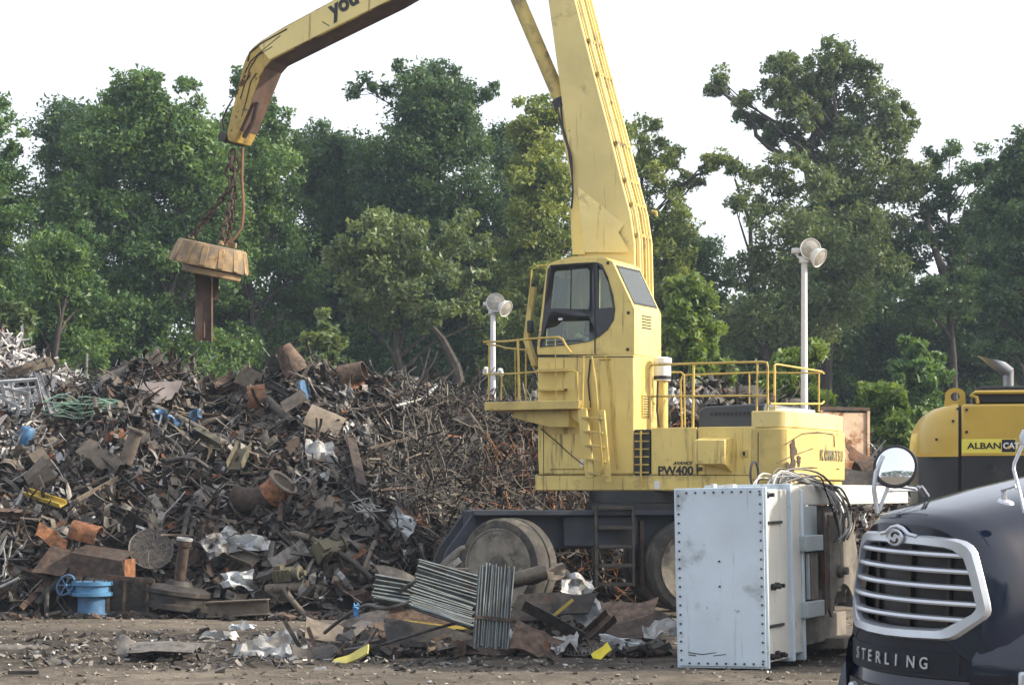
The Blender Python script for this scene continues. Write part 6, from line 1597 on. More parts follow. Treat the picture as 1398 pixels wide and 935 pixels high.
# white lattice frames at left
e = hero_t('white_lattice_frame', 30, 562, 'white square lattice frames heaped at the left of the heap', 'frame', 0.15)
lm_ = m_s['white']
for k in range(3):
    Mk = Matrix.Translation((-0.28 + 0.24 * k, -0.1 * k, -0.18 + 0.16 * k)) @ Matrix.Rotation(R(28 - 16 * k), 4, 'Y') @ Matrix.Rotation(R(35), 4, 'X')
    fr_ = MB(); s_ = 0.34
    for t in (-1, 1):
        fr_.bx(-s_, s_, -.02, .02, t * s_ - .03, t * s_ + .03, Mk); fr_.bx(t * s_ - .03, t * s_ + .03, -.021, .021, -s_ - .03, s_ + .03, Mk)
    for t in (-.16, .16):
        fr_.bx(-s_, s_, -.012, .012, t - .015, t + .015, Mk); fr_.bx(t - .015, t + .015, -.013, .013, -s_, s_, Mk)
    fr_.build('lattice_panel', lm_, e)
# green tube bundle
e = hero_t('green_tube_bundle', 122, 566, 'tangled bundle of thin pale green tubes', 'tube bundle', 0.15)
for k in range(26):
    r_ = random.Random(k + 300)
    x0, x1 = (-0.75, 0.05) if k % 2 else (-0.05, 0.8)
    y = r_.uniform(-.25, .1); z = r_.uniform(-.14, .14); pts = []
    for i in range(7):
        t = i / 6
        pts.append((x0 + (x1 - x0) * t + r_.uniform(-.04, .04), y + 0.06 * math.sin(t * 5 + k), z + 0.10 * math.sin(t * 3.1 + k) + (0.02 - abs(t - .5) * .16)))
    MB().tube(pts, 0.013, 5).build('tube', m_s['green'], e)
for k in range(18):
    r_ = random.Random(k + 700)
    p = hit(565 + r_.uniform(-30, 40), 522 + r_.uniform(-6, 8)); 
    if k == 0: e = empty('green_tube_bundle', p, 0, 'loose green tubes on the right crest below the far light pole', 'tube bundle'); e0_ = p
    q = p - e0_ + Vector((0, -.1, .1))
    MB().tube([q + Vector((r_.uniform(-.4, -.2), 0, r_.uniform(-.1, .1))), q + Vector((0, 0, r_.uniform(0, .15))), q + Vector((r_.uniform(.2, .5), 0, r_.uniform(-.1, .15)))], 0.012, 5).build('tube', m_s['green'], e)
# blue gate valve with handwheel
vb = P(126, 836, 34.9)
e = empty('gate_valve', Vector((vb.x, vb.y, 0)), 0, 'bright blue flanged gate valve with a small handwheel at the foot of the heap', 'valve')
MB().lathe([(0.25, -0.02), (0.30, -0.02), (0.30, 0.03), (0.245, 0.05), (0.245, 0.30), (0.27, 0.33)], 24).build('valve_neck', m_s['blue'], e)
MB().lathe([(0.27, 0.332), (0.345, 0.332), (0.345, 0.39), (0.30, 0.40), (0.30, 0.50), (0.345, 0.51), (0.345, 0.575), (0.25, 0.58), (0.0, 0.58)], 26).build('valve_body', mat('rust_patched_blue', (0.06, 0.18, 0.33), 0.5, var=0.2, rust=0.30, rcol=(0.42, 0.22, 0.04), dirt=0.2), e)
for k in range(10):
    t = 2 * math.pi * k / 10
    MB().lathe([(0.02, 0.581), (0.02, 0.61), (0, 0.61)], 6, Matrix.Translation((0.31 * math.cos(t), 0.31 * math.sin(t), 0))).build('bolt', m_rustdk, e)
hwc = Vector((-0.42, -0.18, 0.52))
hw = MB().tube([hwc + Vector((0.06 * math.sin(t), -0.04 * math.sin(t), 0)) + Vector((0.14 * math.cos(t), 0.02, 0.17 * math.sin(t))) for t in [2 * math.pi * k / 18 for k in range(18)]], 0.02, 8, closed=True).build('handwheel', m_s['blue'], e)
for a in (0, 60, 120):
    v = Vector((0.14 * math.cos(R(a)), 0, 0.17 * math.sin(R(a)))); MB().tube([hwc - v, hwc + v], 0.012, 6).build('spoke', m_s['blue'], hw)
MB().tube([hwc, Vector((-0.2, 0, 0.46))], 0.03, 8).build('valve_stem', m_s['blue'], e)
MB().cb((-0.33, -0.05, 0.40), (0.12, 0.12, 0.12)).build('gearbox', m_s['blue'], e, 0.02)
# rusty boxes right of the valve
e = hero_t('rusty_steel_box', 152, 782, 'low rusty steel box with folded rim above the blue valve', 'box', 0.05, rz=R(-8))
MB().prism([(-0.55, -0.10), (-0.50, 0.34), (0.42, 0.20), (0.50, -0.22)], -0.30, -0.27, 'y').build('front_panel', m_s['brown'], e, 0.006)
MB().add([(-0.50, -0.27, 0.34), (0.42, -0.27, 0.20), (0.45, 0.35, 0.34), (-0.45, 0.35, 0.46)], [(0, 1, 2, 3)]).build('top_panel', m_s['brown'], e)
MB().bx(0.42, 0.46, -0.28, 0.3, -0.3, 0.22).build('side_panel', m_s['rust'], e)
MB().bx(-0.56, 0.52, -0.34, -0.302, -0.16, -0.11, Matrix.Rotation(R(6), 4, 'Y')).build('rim', m_s['tan'], e)
e = hero_t('steel_crate', 178, 812, 'dark open steel frame on the ground right of the blue valve', 'frame', 0.0, D=34.9)
for x in (-0.38, -0.1, 0.30, 0.34):
    MB().bar((x, -0.05, -0.32), (x + 0.02, -0.05, 0.30), 0.05, 0.05).build('post', m_s['brown'], e)
MB().bar((-0.45, -0.05, 0.32), (0.42, -0.07, 0.24), 0.06, 0.07).build('rail', m_s['brown'], e)
MB().bar((-0.45, -0.05, -0.30), (0.38, -0.05, -0.32), 0.06, 0.06).build('rail', m_s['dark'], e)
MB().bx(-0.4, 0.25, 0.2, 0.22, -0.33, 0.3).build('back_sheet', m_s['dark'], e)
hero('orange_half_pipe', t_shell(0.5, 0.2, -20, 170, .014, 1), m_s['rust'], 126, 740, R(-15), 0, R(-20), 'orange rusted half pipe above the rusty steel box', 'half pipe', .2, n=VIEW)
hero('rusty_side_plate', t_plate(.5, .55, 77, .02, .1, .02), m_s['brown'], 88, 775, R(-5), 0, 0, 'dark brown square plate left of the rusty steel box', 'plate', .2, n=VIEW)
hero('rusty_flap', t_plate(.25, .6, 78, .02, .1, .02), m_s['rust'], 82, 745, R(-30), .2, 0, 'rusty folded flap above the square brown plate', 'plate', .25, n=VIEW)
# wire dish (fan guard)
e = hero_t('wire_dish', 214, 752, 'round grey wire mesh dish leaning on the foot of the heap', 'wire dish', 0.05)
e.scale = (0.8, 0.8, 0.8)
MD = Matrix.Rotation(R(60), 4, 'X') @ Matrix.Rotation(R(15), 4, 'Y')
MB().tube([MD @ Vector((0.48 * math.cos(t), 0.48 * math.sin(t), 0)) for t in [2 * math.pi * k / 28 for k in range(28)]], 0.018, 6, closed=True).build('rim', m_s['grey'], e)
MB().lathe([(0.47, 0.0), (0.36, 0.06), (0.2, 0.10), (0.0, 0.12)], 22, MD @ Matrix.Rotation(R(180), 4, 'X')).build('dish', m_s['dark'], e)
for k in range(22):
    t = 2 * math.pi * k / 22
    MB().tube([MD @ Vector((0.07 * math.cos(t), 0.07 * math.sin(t), 0.06)), MD @ Vector((0.3 * math.cos(t + .3), 0.3 * math.sin(t + .3), 0.045)), MD @ Vector((0.48 * math.cos(t + .5), 0.48 * math.sin(t + .5), 0))], 0.005, 4).build('wire', m_s['grey'], e)
for r_ in (0.14, 0.24, 0.35):
    MB().tube([MD @ Vector((r_ * math.cos(t), r_ * math.sin(t), 0.05)) for t in [2 * math.pi * k / 20 for k in range(20)]], 0.005, 4, closed=True).build('wire', m_s['grey'], e)
# flanged wheel set
e = hero_t('rail_wheelset', 243, 808, 'heavy dark flanged wheel with upright axle stub at the foot of the heap', 'wheel', 0.0, D=35.1)
Mw = Matrix.Rotation(R(8), 4, 'Y')
MB().lathe([(0.0, -0.28), (0.56, -0.28), (0.56, -0.20), (0.50, -0.17), (0.50, -0.06), (0.56, -0.03), (0.56, 0.04), (0.48, 0.08), (0.44, 0.10), (0.25, 0.12), (0.2, 0.2), (0.0, 0.2)], 30, Mw).build('wheel_tread', m_s['dark'], e)
MB().lathe([(0.10, 0.2), (0.10, 0.80), (0.13, 0.80), (0.13, 0.9), (0.0, 0.9)], 16, Mw @ Matrix.Rotation(R(5), 4, 'X')).build('axle_stub', m_s['brown'], e)
MB().lathe([(0.09, 0.902), (0.14, 0.902), (0.14, 0.94), (0.09, 0.94), (0.09, 0.902)], 16, Mw @ Matrix.Rotation(R(5), 4, 'X')).build('collar', m_s['pale'], e)
# pump, girder, olive machine, rings, basket
hero('pump_body', t_block(44), m_s['olive'], 392, 790, R(-20), R(-10), 0, 'small ribbed olive pump body at the foot of the heap', 'pump', .05, .8, n=UPN)
hero('gearbox', t_block(45), m_s['olive'], 446, 756, R(40), R(10), .2, 'olive green gearbox half way along the foot of the heap', 'gearbox', .05, 1.0)
g_ = P(325, 827, 34.6)
o = t_ibeam(1.05, .26, .3).build('flat_girder', m_s['tan']); put(o, Matrix.Translation((g_.x, g_.y, 0.14)) @ Matrix.Rotation(R(-4), 4, 'Z') @ Matrix.Rotation(R(-3), 4, 'Y')); tag(o, 'flat tan girder lying on the ground right of the flanged wheel', 'girder')
for (px, py, r_, lab) in ((265, 640, .13, 'small white plastic ring half buried on the left slope'), (287, 652, .11, 'thin pale ring beside the half buried one')):
    p = hit(px, py); o = MB().tube([(r_ * math.cos(t), r_ * math.sin(t), 0) for t in [2 * math.pi * k / 18 for k in range(18)]], 0.028, 7, closed=True).build('ring', m_s['pale'])
    put(o, Matrix.Translation(p + Vector((0, -.2, .1))) @ Matrix.Rotation(R(60), 4, 'X') @ Matrix.Rotation(R(20), 4, 'Y')); tag(o, lab, 'ring')
e = hero_t('wire_basket', 508, 706, 'bent wire basket frame lying on the slope above the handler wheel', 'wire basket', 0.15)
MB().tube([(-.32, -.1, .12), (-.05, -.1, .2), (.0, -.1, .2), (.12, -.15, .0), (.3, -.15, -.02), (-.22, -.2, -.04)], .014, 6, closed=True).build('rim_wire', m_s['pale'], e)
for k in range(4): MB().tube([(-.30 + .1 * k, -.12, .1), (-.1 + .1 * k, -.14, -.04 + .03 * k)], .01, 5).build('wire', m_s['pale'], e)
e = hero_t('orange_box_offcut', 668, 631, 'small square orange rusted box offcut in the wire tangle', 'box offcut', 0.2)
for (x0, x1, z0, z1) in ((-.14, .14, .08, .11), (-.14, .14, -.11, -.08), (-.14, -.11, -.08, .08), (.11, .14, -.08, .08)): MB().bx(x0, x1, -.1, .1, z0, z1).build('wall', m_s['rust'], e)
# chain and pale hoses at lower left
e = hero_t('scrap_chain', 116, 655, 'hanging pale chain on the left slope', 'chain', 0.0)
chain((0.15, -0.25, 0.45), (-0.12, -0.45, -0.65), 'links', .12, .018, e, m_s['grey'])
e = hero_t('pale_hose', 18, 770, 'kinked pale hose looping at the lower left of the heap', 'hose', 0.1)
MB().tube([(-.3, -.3, .12), (-.05, -.35, .25), (.12, -.35, .42), (.02, -.35, .15), (-.12, -.35, -.05), (-.2, -.35, -.35), (-.25, -.35, -.5), (.05, -.4, -.45), (.35, -.4, -.3)], .03, 8).build('hose', m_s['pale'], e)
MB().tube([(.05, -.33, .3), (.1, -.33, 0), (.05, -.33, -.25), (-.1, -.33, -.35), (-.22, -.33, -.3)], .016, 8).build('thin_hose', m_s['pale'], e)

scatter(225, (-5, 500), (512, 830), (0.5, 1.05), mind=15)
scatter(64, (480, 740), (530, 780), (0.6, 1.1), mind=20)
scatter(30, (890, 1150), (505, 590), (0.7, 1.2), mind=18)
scatter(50, (100, 600), (503, 545), (0.45, 0.85), mind=12)

# -- the rest of the heap: small scrap nobody could count
def stuff_sheets(name, label, n, pxr, tr_, size, m, seed, off=(0.0, 0.25), asp=(0.25, 0.8)):
    r_ = np.random.default_rng(seed); V = []; Qd = []
    k = 0; tries = 0
    while k < n and tries < n * 5:
        tries += 1
        x = r_.uniform(*pxr); y = r_.uniform(*tr_)
        if mzf(x, y) < 0.05: continue
        p = Vector((x, y, mzf(x, y))); nn_ = mnrm(x, y)
        p = p + nn_ * r_.uniform(*off)
        q = Matrix.Rotation(r_.uniform(0, 6.28), 3, 'Z') 
        ax = (Vector(r_.normal(size=3)) * 0.55 + nn_).normalized(); u, v = frame_of(ax); a_ = r_.uniform(0, 6.28)
        u, v = u * math.cos(a_) + v * math.sin(a_), v * math.cos(a_) - u * math.sin(a_)
        l = size * r_.uniform(0.5, 1.6); w = l * r_.uniform(*asp); fold = ax * (l * r_.uniform(-.3, .3)); th = ax * 0.012
        b = len(V)
        for s_ in (0, 1):
            t_ = th * s_
            V += [p - u * l / 2 - v * w / 2 + t_, p - u * l / 2 * r_.uniform(.6, 1.1) + v * w / 2 + t_, p + fold - v * w / 2 + t_, p + fold + v * w / 2 * r_.uniform(.7, 1.2) + t_, p + u * l / 2 - v * w / 2 + t_, p + u * l / 2 * r_.uniform(.6, 1.1) + v * w / 2 + t_]
        for f in ((0, 2, 3, 1), (2, 4, 5, 3), (6, 7, 9, 8), (8, 9, 11, 10), (0, 1, 7, 6), (4, 10, 11, 5), (0, 6, 8, 2), (2, 8, 10, 4), (1, 3, 9, 7), (3, 5, 11, 9)): Qd.append([b + i for i in f])
        k += 1
    return tag(obj(name, fast_mesh(name, [tuple(q) for q in V], Qd, m)), label, 'scrap', kind='stuff')
def stuff_rods(name, label, n, pxr, tr_, L_, rad, m, seed, off=(0.0, 0.3), curl=0.5, sides=3, flat=1.0):
    r_ = np.random.default_rng(seed); V = []; Qd = []; k = 0; tries = 0; ns = 6
    while k < n and tries < n * 5:
        tries += 1
        x = r_.uniform(*pxr); y = r_.uniform(*tr_)
        if mzf(x, y) < 0.05: continue
        nn_ = mnrm(x, y); p = Vector((x, y, mzf(x, y))) + nn_ * r_.uniform(*off)
        d = Vector(r_.normal(size=3)); d = (d - nn_ * d.dot(nn_) * 0.75).normalized(); l = L_ * r_.uniform(.35, 1.5) / ns; R_ = rad * r_.uniform(.6, 1.5)
        c = Vector(r_.normal(size=3)) * curl * 0.35; b = len(V)
        for i in range(ns):
            u, v = frame_of(d)
            for j in range(sides):
                t = 2 * math.pi * j / sides; V.append(p + (u * math.cos(t) + v * math.sin(t) * flat) * R_)
            c = c + Vector(r_.normal(size=3)) * curl * 0.25; d = (d + c * 0.5).normalized(); p = p + d * l
            if i:
                for j in range(sides):
                    j2 = (j + 1) % sides; Qd.append([b + (i - 1) * sides + j, b + (i - 1) * sides + j2, b + i * sides + j2, b + i * sides + j])
        k += 1
    return tag(obj(name, fast_mesh(name, [tuple(q) for q in V], Qd, m)), label, 'scrap', kind='stuff')
YR = (35.2, 44.5)
stuff_sheets('dark_scrap_shards', 'small dark torn scrap pieces covering the heap', 3400, (-14, 8), YR, 0.34, m_s['dark'], 1, (0, .25), (0.1, 0.5))
stuff_sheets('brown_scrap_shards', 'small brown rusty scrap pieces covering the heap', 1700, (-14, 8), YR, 0.30, m_s['brown'], 2, (0, .25), (0.08, 0.4))
stuff_sheets('grey_scrap_shards', 'small grey scrap pieces covering the heap', 1500, (-14, 8), YR, 0.26, m_s['grey'], 3, (0.05, 0.30), (0.08, 0.4))
stuff_sheets('tan_scrap_shards', 'small tan scrap pieces covering the heap', 1100, (-14, 8), YR, 0.28, m_s['tan'], 14, (0.05, 0.30), (0.08, 0.3))
stuff_sheets('pale_scrap_shards', 'small pale metal flecks scattered over the heap', 1000, (-14, 8), YR, 0.18, m_s['pale'], 4, (0.10, 0.3), (.1, .6))
stuff_sheets('orange_scrap_shards', 'small orange rust flecks scattered over the heap', 550, (-14, 8), YR, 0.20, m_s['rust'], 5, (0.08, 0.3), (.1, .5))
for (nm, lb, n_, mm_, sd_) in (('dark_scrap_ribbons', 'dark curled metal ribbons covering the heap', 2600, 'dark', 51), ('grey_scrap_ribbons', 'grey curled metal ribbons covering the heap', 1700, 'grey', 52), ('brown_scrap_ribbons', 'brown curled metal ribbons covering the heap', 1500, 'brown', 53), ('tan_scrap_ribbons', 'tan curled metal ribbons covering the heap', 800, 'tan', 54), ('pale_glint_ribbons', 'pale metal ribbons coloured as glints on the heap', 520, 'pale', 55)):  # the pale set stands in for glints, their brightness put into the colour
    stuff_rods(nm, lb, n_, (-14, 8), YR, 0.62, 0.040 if mm_ != 'pale' else 0.026, m_s[mm_], sd_, (0.02, 0.30), 0.75, 4, 0.18)
stuff_rods('dark_loose_rods', 'thin dark rods and strips strewn over the heap', 1000, (-14, -1), YR, 0.8, 0.016, m_s['dark'], 18, (0.0, 0.24), 0.5)
stuff_rods('pale_loose_rods', 'thin pale wires strewn over the heap', 700, (-14, 8), YR, 0.8, 0.010, m_s['pale'], 19, (0.05, 0.26), 0.6)  # pale wires imitate streaks of sunlit metal by their light colour
stuff_rods('grey_wire_tangle', 'grey brown tangle of wire and rod on the right side of the heap', 2300, (-1.9, 2.0), (36.6, 43.2), 0.9, 0.011, mat('grey_brown_wire', (0.13, 0.112, 0.092), 0.75, var=0.4, dirt=0.3), 6, (0.0, 0.40), 0.8)
stuff_rods('dark_wire_tangle', 'dark tangle of wire and rod on the right side of the heap', 2300, (-2.5, 2.5), (36.4, 43.2), 1.0, 0.014, m_s['dark'], 7, (0.0, 0.36), 0.7)
stuff_rods('loose_rods', 'thin grey rods and strips strewn over the heap', 1100, (-14, 8), YR, 0.8, 0.014, m_s['grey'], 8, (0.0, 0.24), 0.45)
stuff_rods('rusty_wire', 'orange rusty wire below the handler deck', 700, (-0.6, 3.6), (38.4, 42.5), 0.9, 0.012, m_s['rust'], 9, (0.05, 0.4), 0.6)
stuff_rods('pale_aluminium_shreds', 'pale aluminium shreds heaped at the left end', 5200, (-17, -9.3), (39.8, 46.5), 0.42, 0.024, mat('dull_aluminium', (0.50, 0.48, 0.475), 0.45, metal=0.2, var=0.25, dirt=0.18), 10, (0.05, 0.30), 0.5)
stuff_sheets('pale_aluminium_strips', 'pale aluminium strips heaped at the left end', 2200, (-17, -9.4), (40.0, 46.5), 0.34, mat('dull_aluminium', (0.40, 0.38, 0.37)), 11, (0.05, 0.30), (0.15, 0.4))

# ------------------------------------------------------------------ loose scrap in front of the handler
def G(px, py, dz=0.0):
    D = F * H / (py - HY); p = P(px, py, D); p.z = dz; return p
def gput(name, mb_, m, px, py, z, rx=0, ry=0, rz=0, label='', cat='', bevel=0.0):
    o = mb_.build(name, m, None, bevel); p = G(px, py, z)
    put(o, Matrix.Translation(p) @ Matrix.Rotation(R(rz), 4, 'Z') @ Matrix.Rotation(R(ry), 4, 'Y') @ Matrix.Rotation(R(rx), 4, 'X'))
    return tag(o, label, cat)
m_fin = mat('weathered_zinc_fin', (0.125, 0.145, 0.15), 0.55, metal=0.3, var=0.35, scale=5, dirt=0.45, dscale=4, dcol=(0.10, 0.095, 0.085), rust=0.08)
def fin_panel(label, p, M3, w, l, nf, gap=0.5):
    e = empty('finned_panel', p, 0, label, 'radiator panel'); e.matrix_world = Matrix.Translation(p) @ M3
    fin = MB().bx(-w / nf * gap / 2, w / nf * gap / 2, -0.03, 0.03, -l / 2, l / 2).mesh('fin', m_fin)
    for k in range(nf):
        bw = 0.0 if nf == 13 else 0.16 * math.sin(math.pi * k / nf) - 0.05
        o = obj('fin', fin, e); o.location = (-w / 2 + w * (k + 0.5) / nf, bw + rs.uniform(-.012, .012), rs.uniform(-.03, .03)); o.rotation_euler = (rs.uniform(-.03, .03), rs.uniform(-.02, .02), rs.uniform(-.25, .25))
    MB().grid(6, 4, lambda u, v: (-w / 2 + w * u, 0.012 + (0 if nf == 13 else 0.16 * math.sin(math.pi * u) - 0.05), -l / 2 + .03 + (l - .06) * v), 0.012).build('back_sheet', m_fin, e)
    if nf == 13: MB().bx(-w / 2, w / 2, -0.045, -0.034, -.15 * l - 0.025, -.15 * l + 0.025).build('cross_strap', m_s['brown'], e)
    return e
def fp(px, py, D): return P(px, py, D)
fin_panel('weathered finned panel standing upright in front of the steered wheel', fp(674, 828, 26.0) , (Matrix.Rotation(R(4), 4, 'Y') @ Matrix.Rotation(R(-16), 4, 'X') @ Matrix.Rotation(R(12), 4, 'Z')), 0.46, 1.08, 13, 0.42)
fin_panel('weathered finned panel leaning flat against the upright one', fp(608, 812, 26.6), (Matrix.Rotation(R(24), 4, 'Y') @ Matrix.Rotation(R(-52), 4, 'X') @ Matrix.Rotation(R(80), 4, 'Y')), 0.95, 0.85, 20, 0.45)
fin_panel('small bent finned panel at the left end of the loose scrap', fp(540, 808, 27.6), (Matrix.Rotation(R(18), 4, 'Y') @ Matrix.Rotation(R(-60), 4, 'X') @ Matrix.Rotation(R(75), 4, 'Y')), 0.5, 0.6, 10, 0.5)
FGS = []
def fg(name, mb_, m, px, py, D, rx, ry, rz, label, cat):
    o = mb_.build(name, m_s[m] if isinstance(m, str) else m)
    put(o, Matrix.Translation(P(px, py, D)) @ Matrix.Rotation(R(rz), 4, 'Z') @ Matrix.Rotation(R(ry), 4, 'Y') @ Matrix.Rotation(R(rx), 4, 'X'))
    return tag(o, label, cat)
fg('dark_board', t_plate(.34, 1.1, 90, .07, .05, .02), 'dark', 755, 826, 27.6, 75, -4, 4, 'thick charred board lying level behind the upright finned panel', 'board')
fg('grey_roll', t_crumple(.3, .8, 91, .1), 'tan', 735, 786, 28.5, 30, -10, 6, 'grey dusty rolled sheet under the steered wheel', 'sheet')
fg('dark_log', t_pipe(.7, .11, .03), 'dark', 712, 789, 28.4, 0, -14, 10, 'dark charred tube lying against the steered wheel', 'tube')
fg('white_box_sheet', t_crumple(.4, .42, 92, .10), 'pale', 788, 800, 28.4, 60, 20, 10, 'white folded sheet behind the charred board', 'sheet')
fg('white_box_sheet', t_crumple(.42, .36, 93, .12), 'white', 803, 836, 27.8, 70, -30, 0, 'white crumpled sheet in front of the chassis ladder', 'sheet')
fg('brown_tray', t_plate(.55, .9, 94, .03, .1, .02), 'brown', 850, 838, 28.8, 35, -12, -10, 'flat brown tray leaning below the chassis ladder', 'tray')
fg('brown_tray', t_plate(.4, .95, 95, .03, .3, .03), 'brown', 868, 858, 27.6, 30, -10, 5, 'curved brown plate lying beside the transformer tank', 'plate')
fg('brown_block', t_channel(.45, .2, .12), 'brown', 820, 858, 27.4, 30, -40, 20, 'short brown channel propped on the curved plate', 'channel')
fg('dark_angle', t_angle(.9, .16), 'dark', 752, 855, 27.0, 20, 28, -10, 'dark angle section slanting down beside the yellow bar', 'angle iron')
fg('yellow_bar', t_channel(.5, .06, .04), 'yellow', 764, 836, 27.2, 0, -40, 0, 'thin yellow bar poking up from the loose scrap', 'bar')
fg('brown_wedge', t_plate(.42, .7, 96, .04, .05, .01), 'brown', 735, 876, 26.3, 55, 18, 12, 'brown wedge shaped plate at the front of the loose scrap', 'plate')
fg('rusty_plank', t_plate(.18, 1.6, 97, .05, .06, .01), 'brown', 610, 846, 27.4, 60, 6, 0, 'long brown plank under the finned panels', 'plank')
fg('yellow_plank', t_plate(.07, 1.2, 98, .05, .04, .01), 'yellow', 612, 856, 27.3, 70, 6, 0, 'yellow edged strip along the long brown plank', 'strip')
fg('dark_sheet', t_plate(.55, 1.4, 99, .02, .12, .03), 'dark', 600, 872, 26.9, 38, 4, 0, 'wide dark sheet sagging below the long plank', 'sheet')
fg('brown_sheet', t_plate(.35, .9, 100, .02, .2, .04), 'brown', 655, 880, 26.5, 35, -3, 0, 'brown curled sheet at the foot of the upright finned panel', 'sheet')
fg('tan_flat', t_plate(.5, .8, 101, .02, .15, .03), 'tan', 455, 862, 29.5, 25, 8, 0, 'flat tan plate at the left end of the loose scrap', 'plate')
fg('dark_flat', t_plate(.45, 1.0, 102, .03, .1, .03), 'dark', 520, 845, 29.0, 30, -14, 0, 'dark slab under the left end of the loose scrap', 'slab')
fg('yellow_tag_bar', t_plate(.13, .50, 103, .03, .05, .02), mat('lemon_yellow_plastic', (0.45, 0.40, 0.10), 0.5, dirt=0.3), 478, 897, 25.9, 50, -25, 0, 'lemon yellow plastic strip lying on the mud at the front', 'strip')
fg('yellow_tag_bar', t_plate(.13, .26, 104, .02, .02, .01), mat('bright_yellow_tag', (0.75, 0.62, 0.03), 0.5), 821, 890, 26.2, 60, -38, 0, 'bright yellow tag beside the perforated strip', 'tag')
fg('stick', t_rod(.45, .025, 12), 'grey', 503, 873, 26.4, 0, -55, 0, 'short grey stick standing by the lemon yellow strip', 'stick')
# perforated strip
e = empty('perforated_strip', P(790, 889, 26.3), R(-4), 'curved perforated metal strip lying on the mud before the loose scrap', 'perforated strip')
for i in range(15):
    for s_ in (-1, 1):
        x = -.34 + i * .048; MB().bar((x, -.02, .02 + .08 * ((i - 7) / 7) ** 2 - .06), (x + .015 * s_, .05, .10 + .08 * ((i - 7) / 7) ** 2 - .06), .012, .012).build('strand', m_s['grey'], e)
for z in (.0, .04, .09): MB().tube([(-.36 + i * .05, .0 + z * .5, z + .08 * ((i - 7) / 7) ** 2 - .05) for i in range(15)], .009, 5).build('strand', m_s['grey'], e)
for (px, py, D, w, l, m, lab) in ((708, 872, 26.4, .3, .35, 'pale', 'cream folded sheet tucked behind the brown wedge'), (770, 878, 26.4, .3, .35, 'pale', 'cream crumpled liner behind the perforated strip'), (850, 876, 26.8, .16, .6, 'white', 'blue white plastic strip lying flat near the transformer tank'), (905, 858, 26.6, .35, .5, 'pale', 'pale buckled sheet leaning on the transformer tank'),
        (376, 880, 27.3, .45, .55, 'pale', 'white blue crumpled sheet at the front of the yard'), (345, 886, 26.6, .3, .5, 'pale', 'torn white sheet with dark flap on the mud'), (395, 893, 26.4, .25, .4, 'pale', 'small pale crumpled sheet on the mud'), (300, 868, 29.5, .2, .5, 'pale', 'pale strip of sheet lying in the mud'), (330, 856, 31.5, .15, .4, 'white', 'small white scrap of sheet on the mud')):
    fg('crumpled_sheet', t_crumple(w, l, int(px + py), .10), m, px, py, D, 30, rs.uniform(-15, 15), rs.uniform(-10, 10), lab, 'sheet')
fg('dark_tray', t_plate(.35, .5, 111, .02, .5, .02), 'dark', 430, 896, 26.2, 40, -10, 0, 'dark folded tray with a white edge at the front of the mud', 'tray')
fg('dark_post', t_channel(.55, .08, .05), 'dark', 400, 872, 27.0, 0, 60, 0, 'dark post leaning over the white crumpled sheet', 'post')
fg('dark_post', t_channel(.4, .06, .05), 'brown', 425, 876, 26.8, 0, 70, 0, 'short brown post beside the leaning dark post', 'post')
# corrugated sheet on the mud
e = empty('corrugated_sheet', G(225, 893, 0.05), R(4), 'grey corrugated sheet lying flat on the mud left of the white sheets', 'corrugated sheet')
MB().grid(6, 26, lambda u, v: (-.42 + .84 * u + .25 * mnoise.noise(Vector((v * 2.5, 3, u))), -0.7 + 1.4 * v, 0.03 + .03 * math.sin(v * 34) + .10 * u * (1 - u) + .06 * mnoise.noise(Vector((u * 2, v * 3, 1)))), .008).build('corrugated_panel', m_s['grey'], e)
fg('bent_grey_panel', t_plate(.35, .38, 121, .02, .5, .04), 'grey', 180, 890, 26.8, 60, 25, 10, 'bent grey panel at the end of the corrugated sheet', 'panel')
fg('grey_tube', t_pipe(.8, .06), 'grey', 22, 886, 27.5, 0, 3, 20, 'grey tube lying in the mud at the left', 'tube')
fg('dark_bar', t_channel(.35, .08, .04), 'dark', 32, 920, 23.8, 0, 0, 6, 'short dark bar lying on the dusty ground', 'bar')
fg('pale_board', t_plate(.12, .28, 122, .02, .02, .01), 'tan', 160, 870, 28.0, 30, -50, 0, 'small tan board standing in the mud', 'board')
# hoses running from the loose scrap
def hose(label, pts, r, m):
    cu = [P(*p) for p in pts]; b = cu[0].copy(); sm = []
    for i in range(len(cu) - 1):
        p0, p1, p2, p3 = cu[max(i - 1, 0)], cu[i], cu[i + 1], cu[min(i + 2, len(cu) - 1)]
        for q in range(6):
            t = q / 6; sm.append(0.5 * ((2 * p1) + (p2 - p0) * t + (2 * p0 - 5 * p1 + 4 * p2 - p3) * t * t + (3 * p1 - p0 - 3 * p2 + p3) * t ** 3))
    return tag(MB().tube(sm, r, 7).build('hose', m_s[m]), label, 'hose')
hose('pale grey hose snaking over the flat finned panel to the mud', [(650, 786, 27.2), (620, 790, 27.0), (590, 806, 27.0), (560, 822, 26.9), (525, 830, 27.6), (500, 826, 28.2), (470, 842, 28.8), (440, 866, 29.4)], .028, 'grey')
hose('dark hose curling round the left end of the loose scrap', [(640, 778, 27.6), (600, 780, 27.6), (560, 798, 27.6), (530, 818, 28.0), (505, 828, 28.4)], .035, 'dark')
hose('thin dark hose lying at the front of the loose scrap', [(520, 880, 26.4), (560, 868, 26.4), (600, 856, 26.4), (625, 850, 26.4)], .02, 'dark')
e = empty('blue_rope_knot', P(487, 832, 28.2), 0, 'knot of bright blue rope on the pale grey hose', 'rope')
for k in range(7):
    r_ = random.Random(k)
    MB().tube([(r_.uniform(-.05, .05), -.05 + r_.uniform(-.03, .03), (.08 - .035 * i) + r_.uniform(-.03, .03)) for i in range(6)], .009, 5).build('strand', mat('bright_blue_rope', (0.09, 0.27, 0.52), 0.7), e)
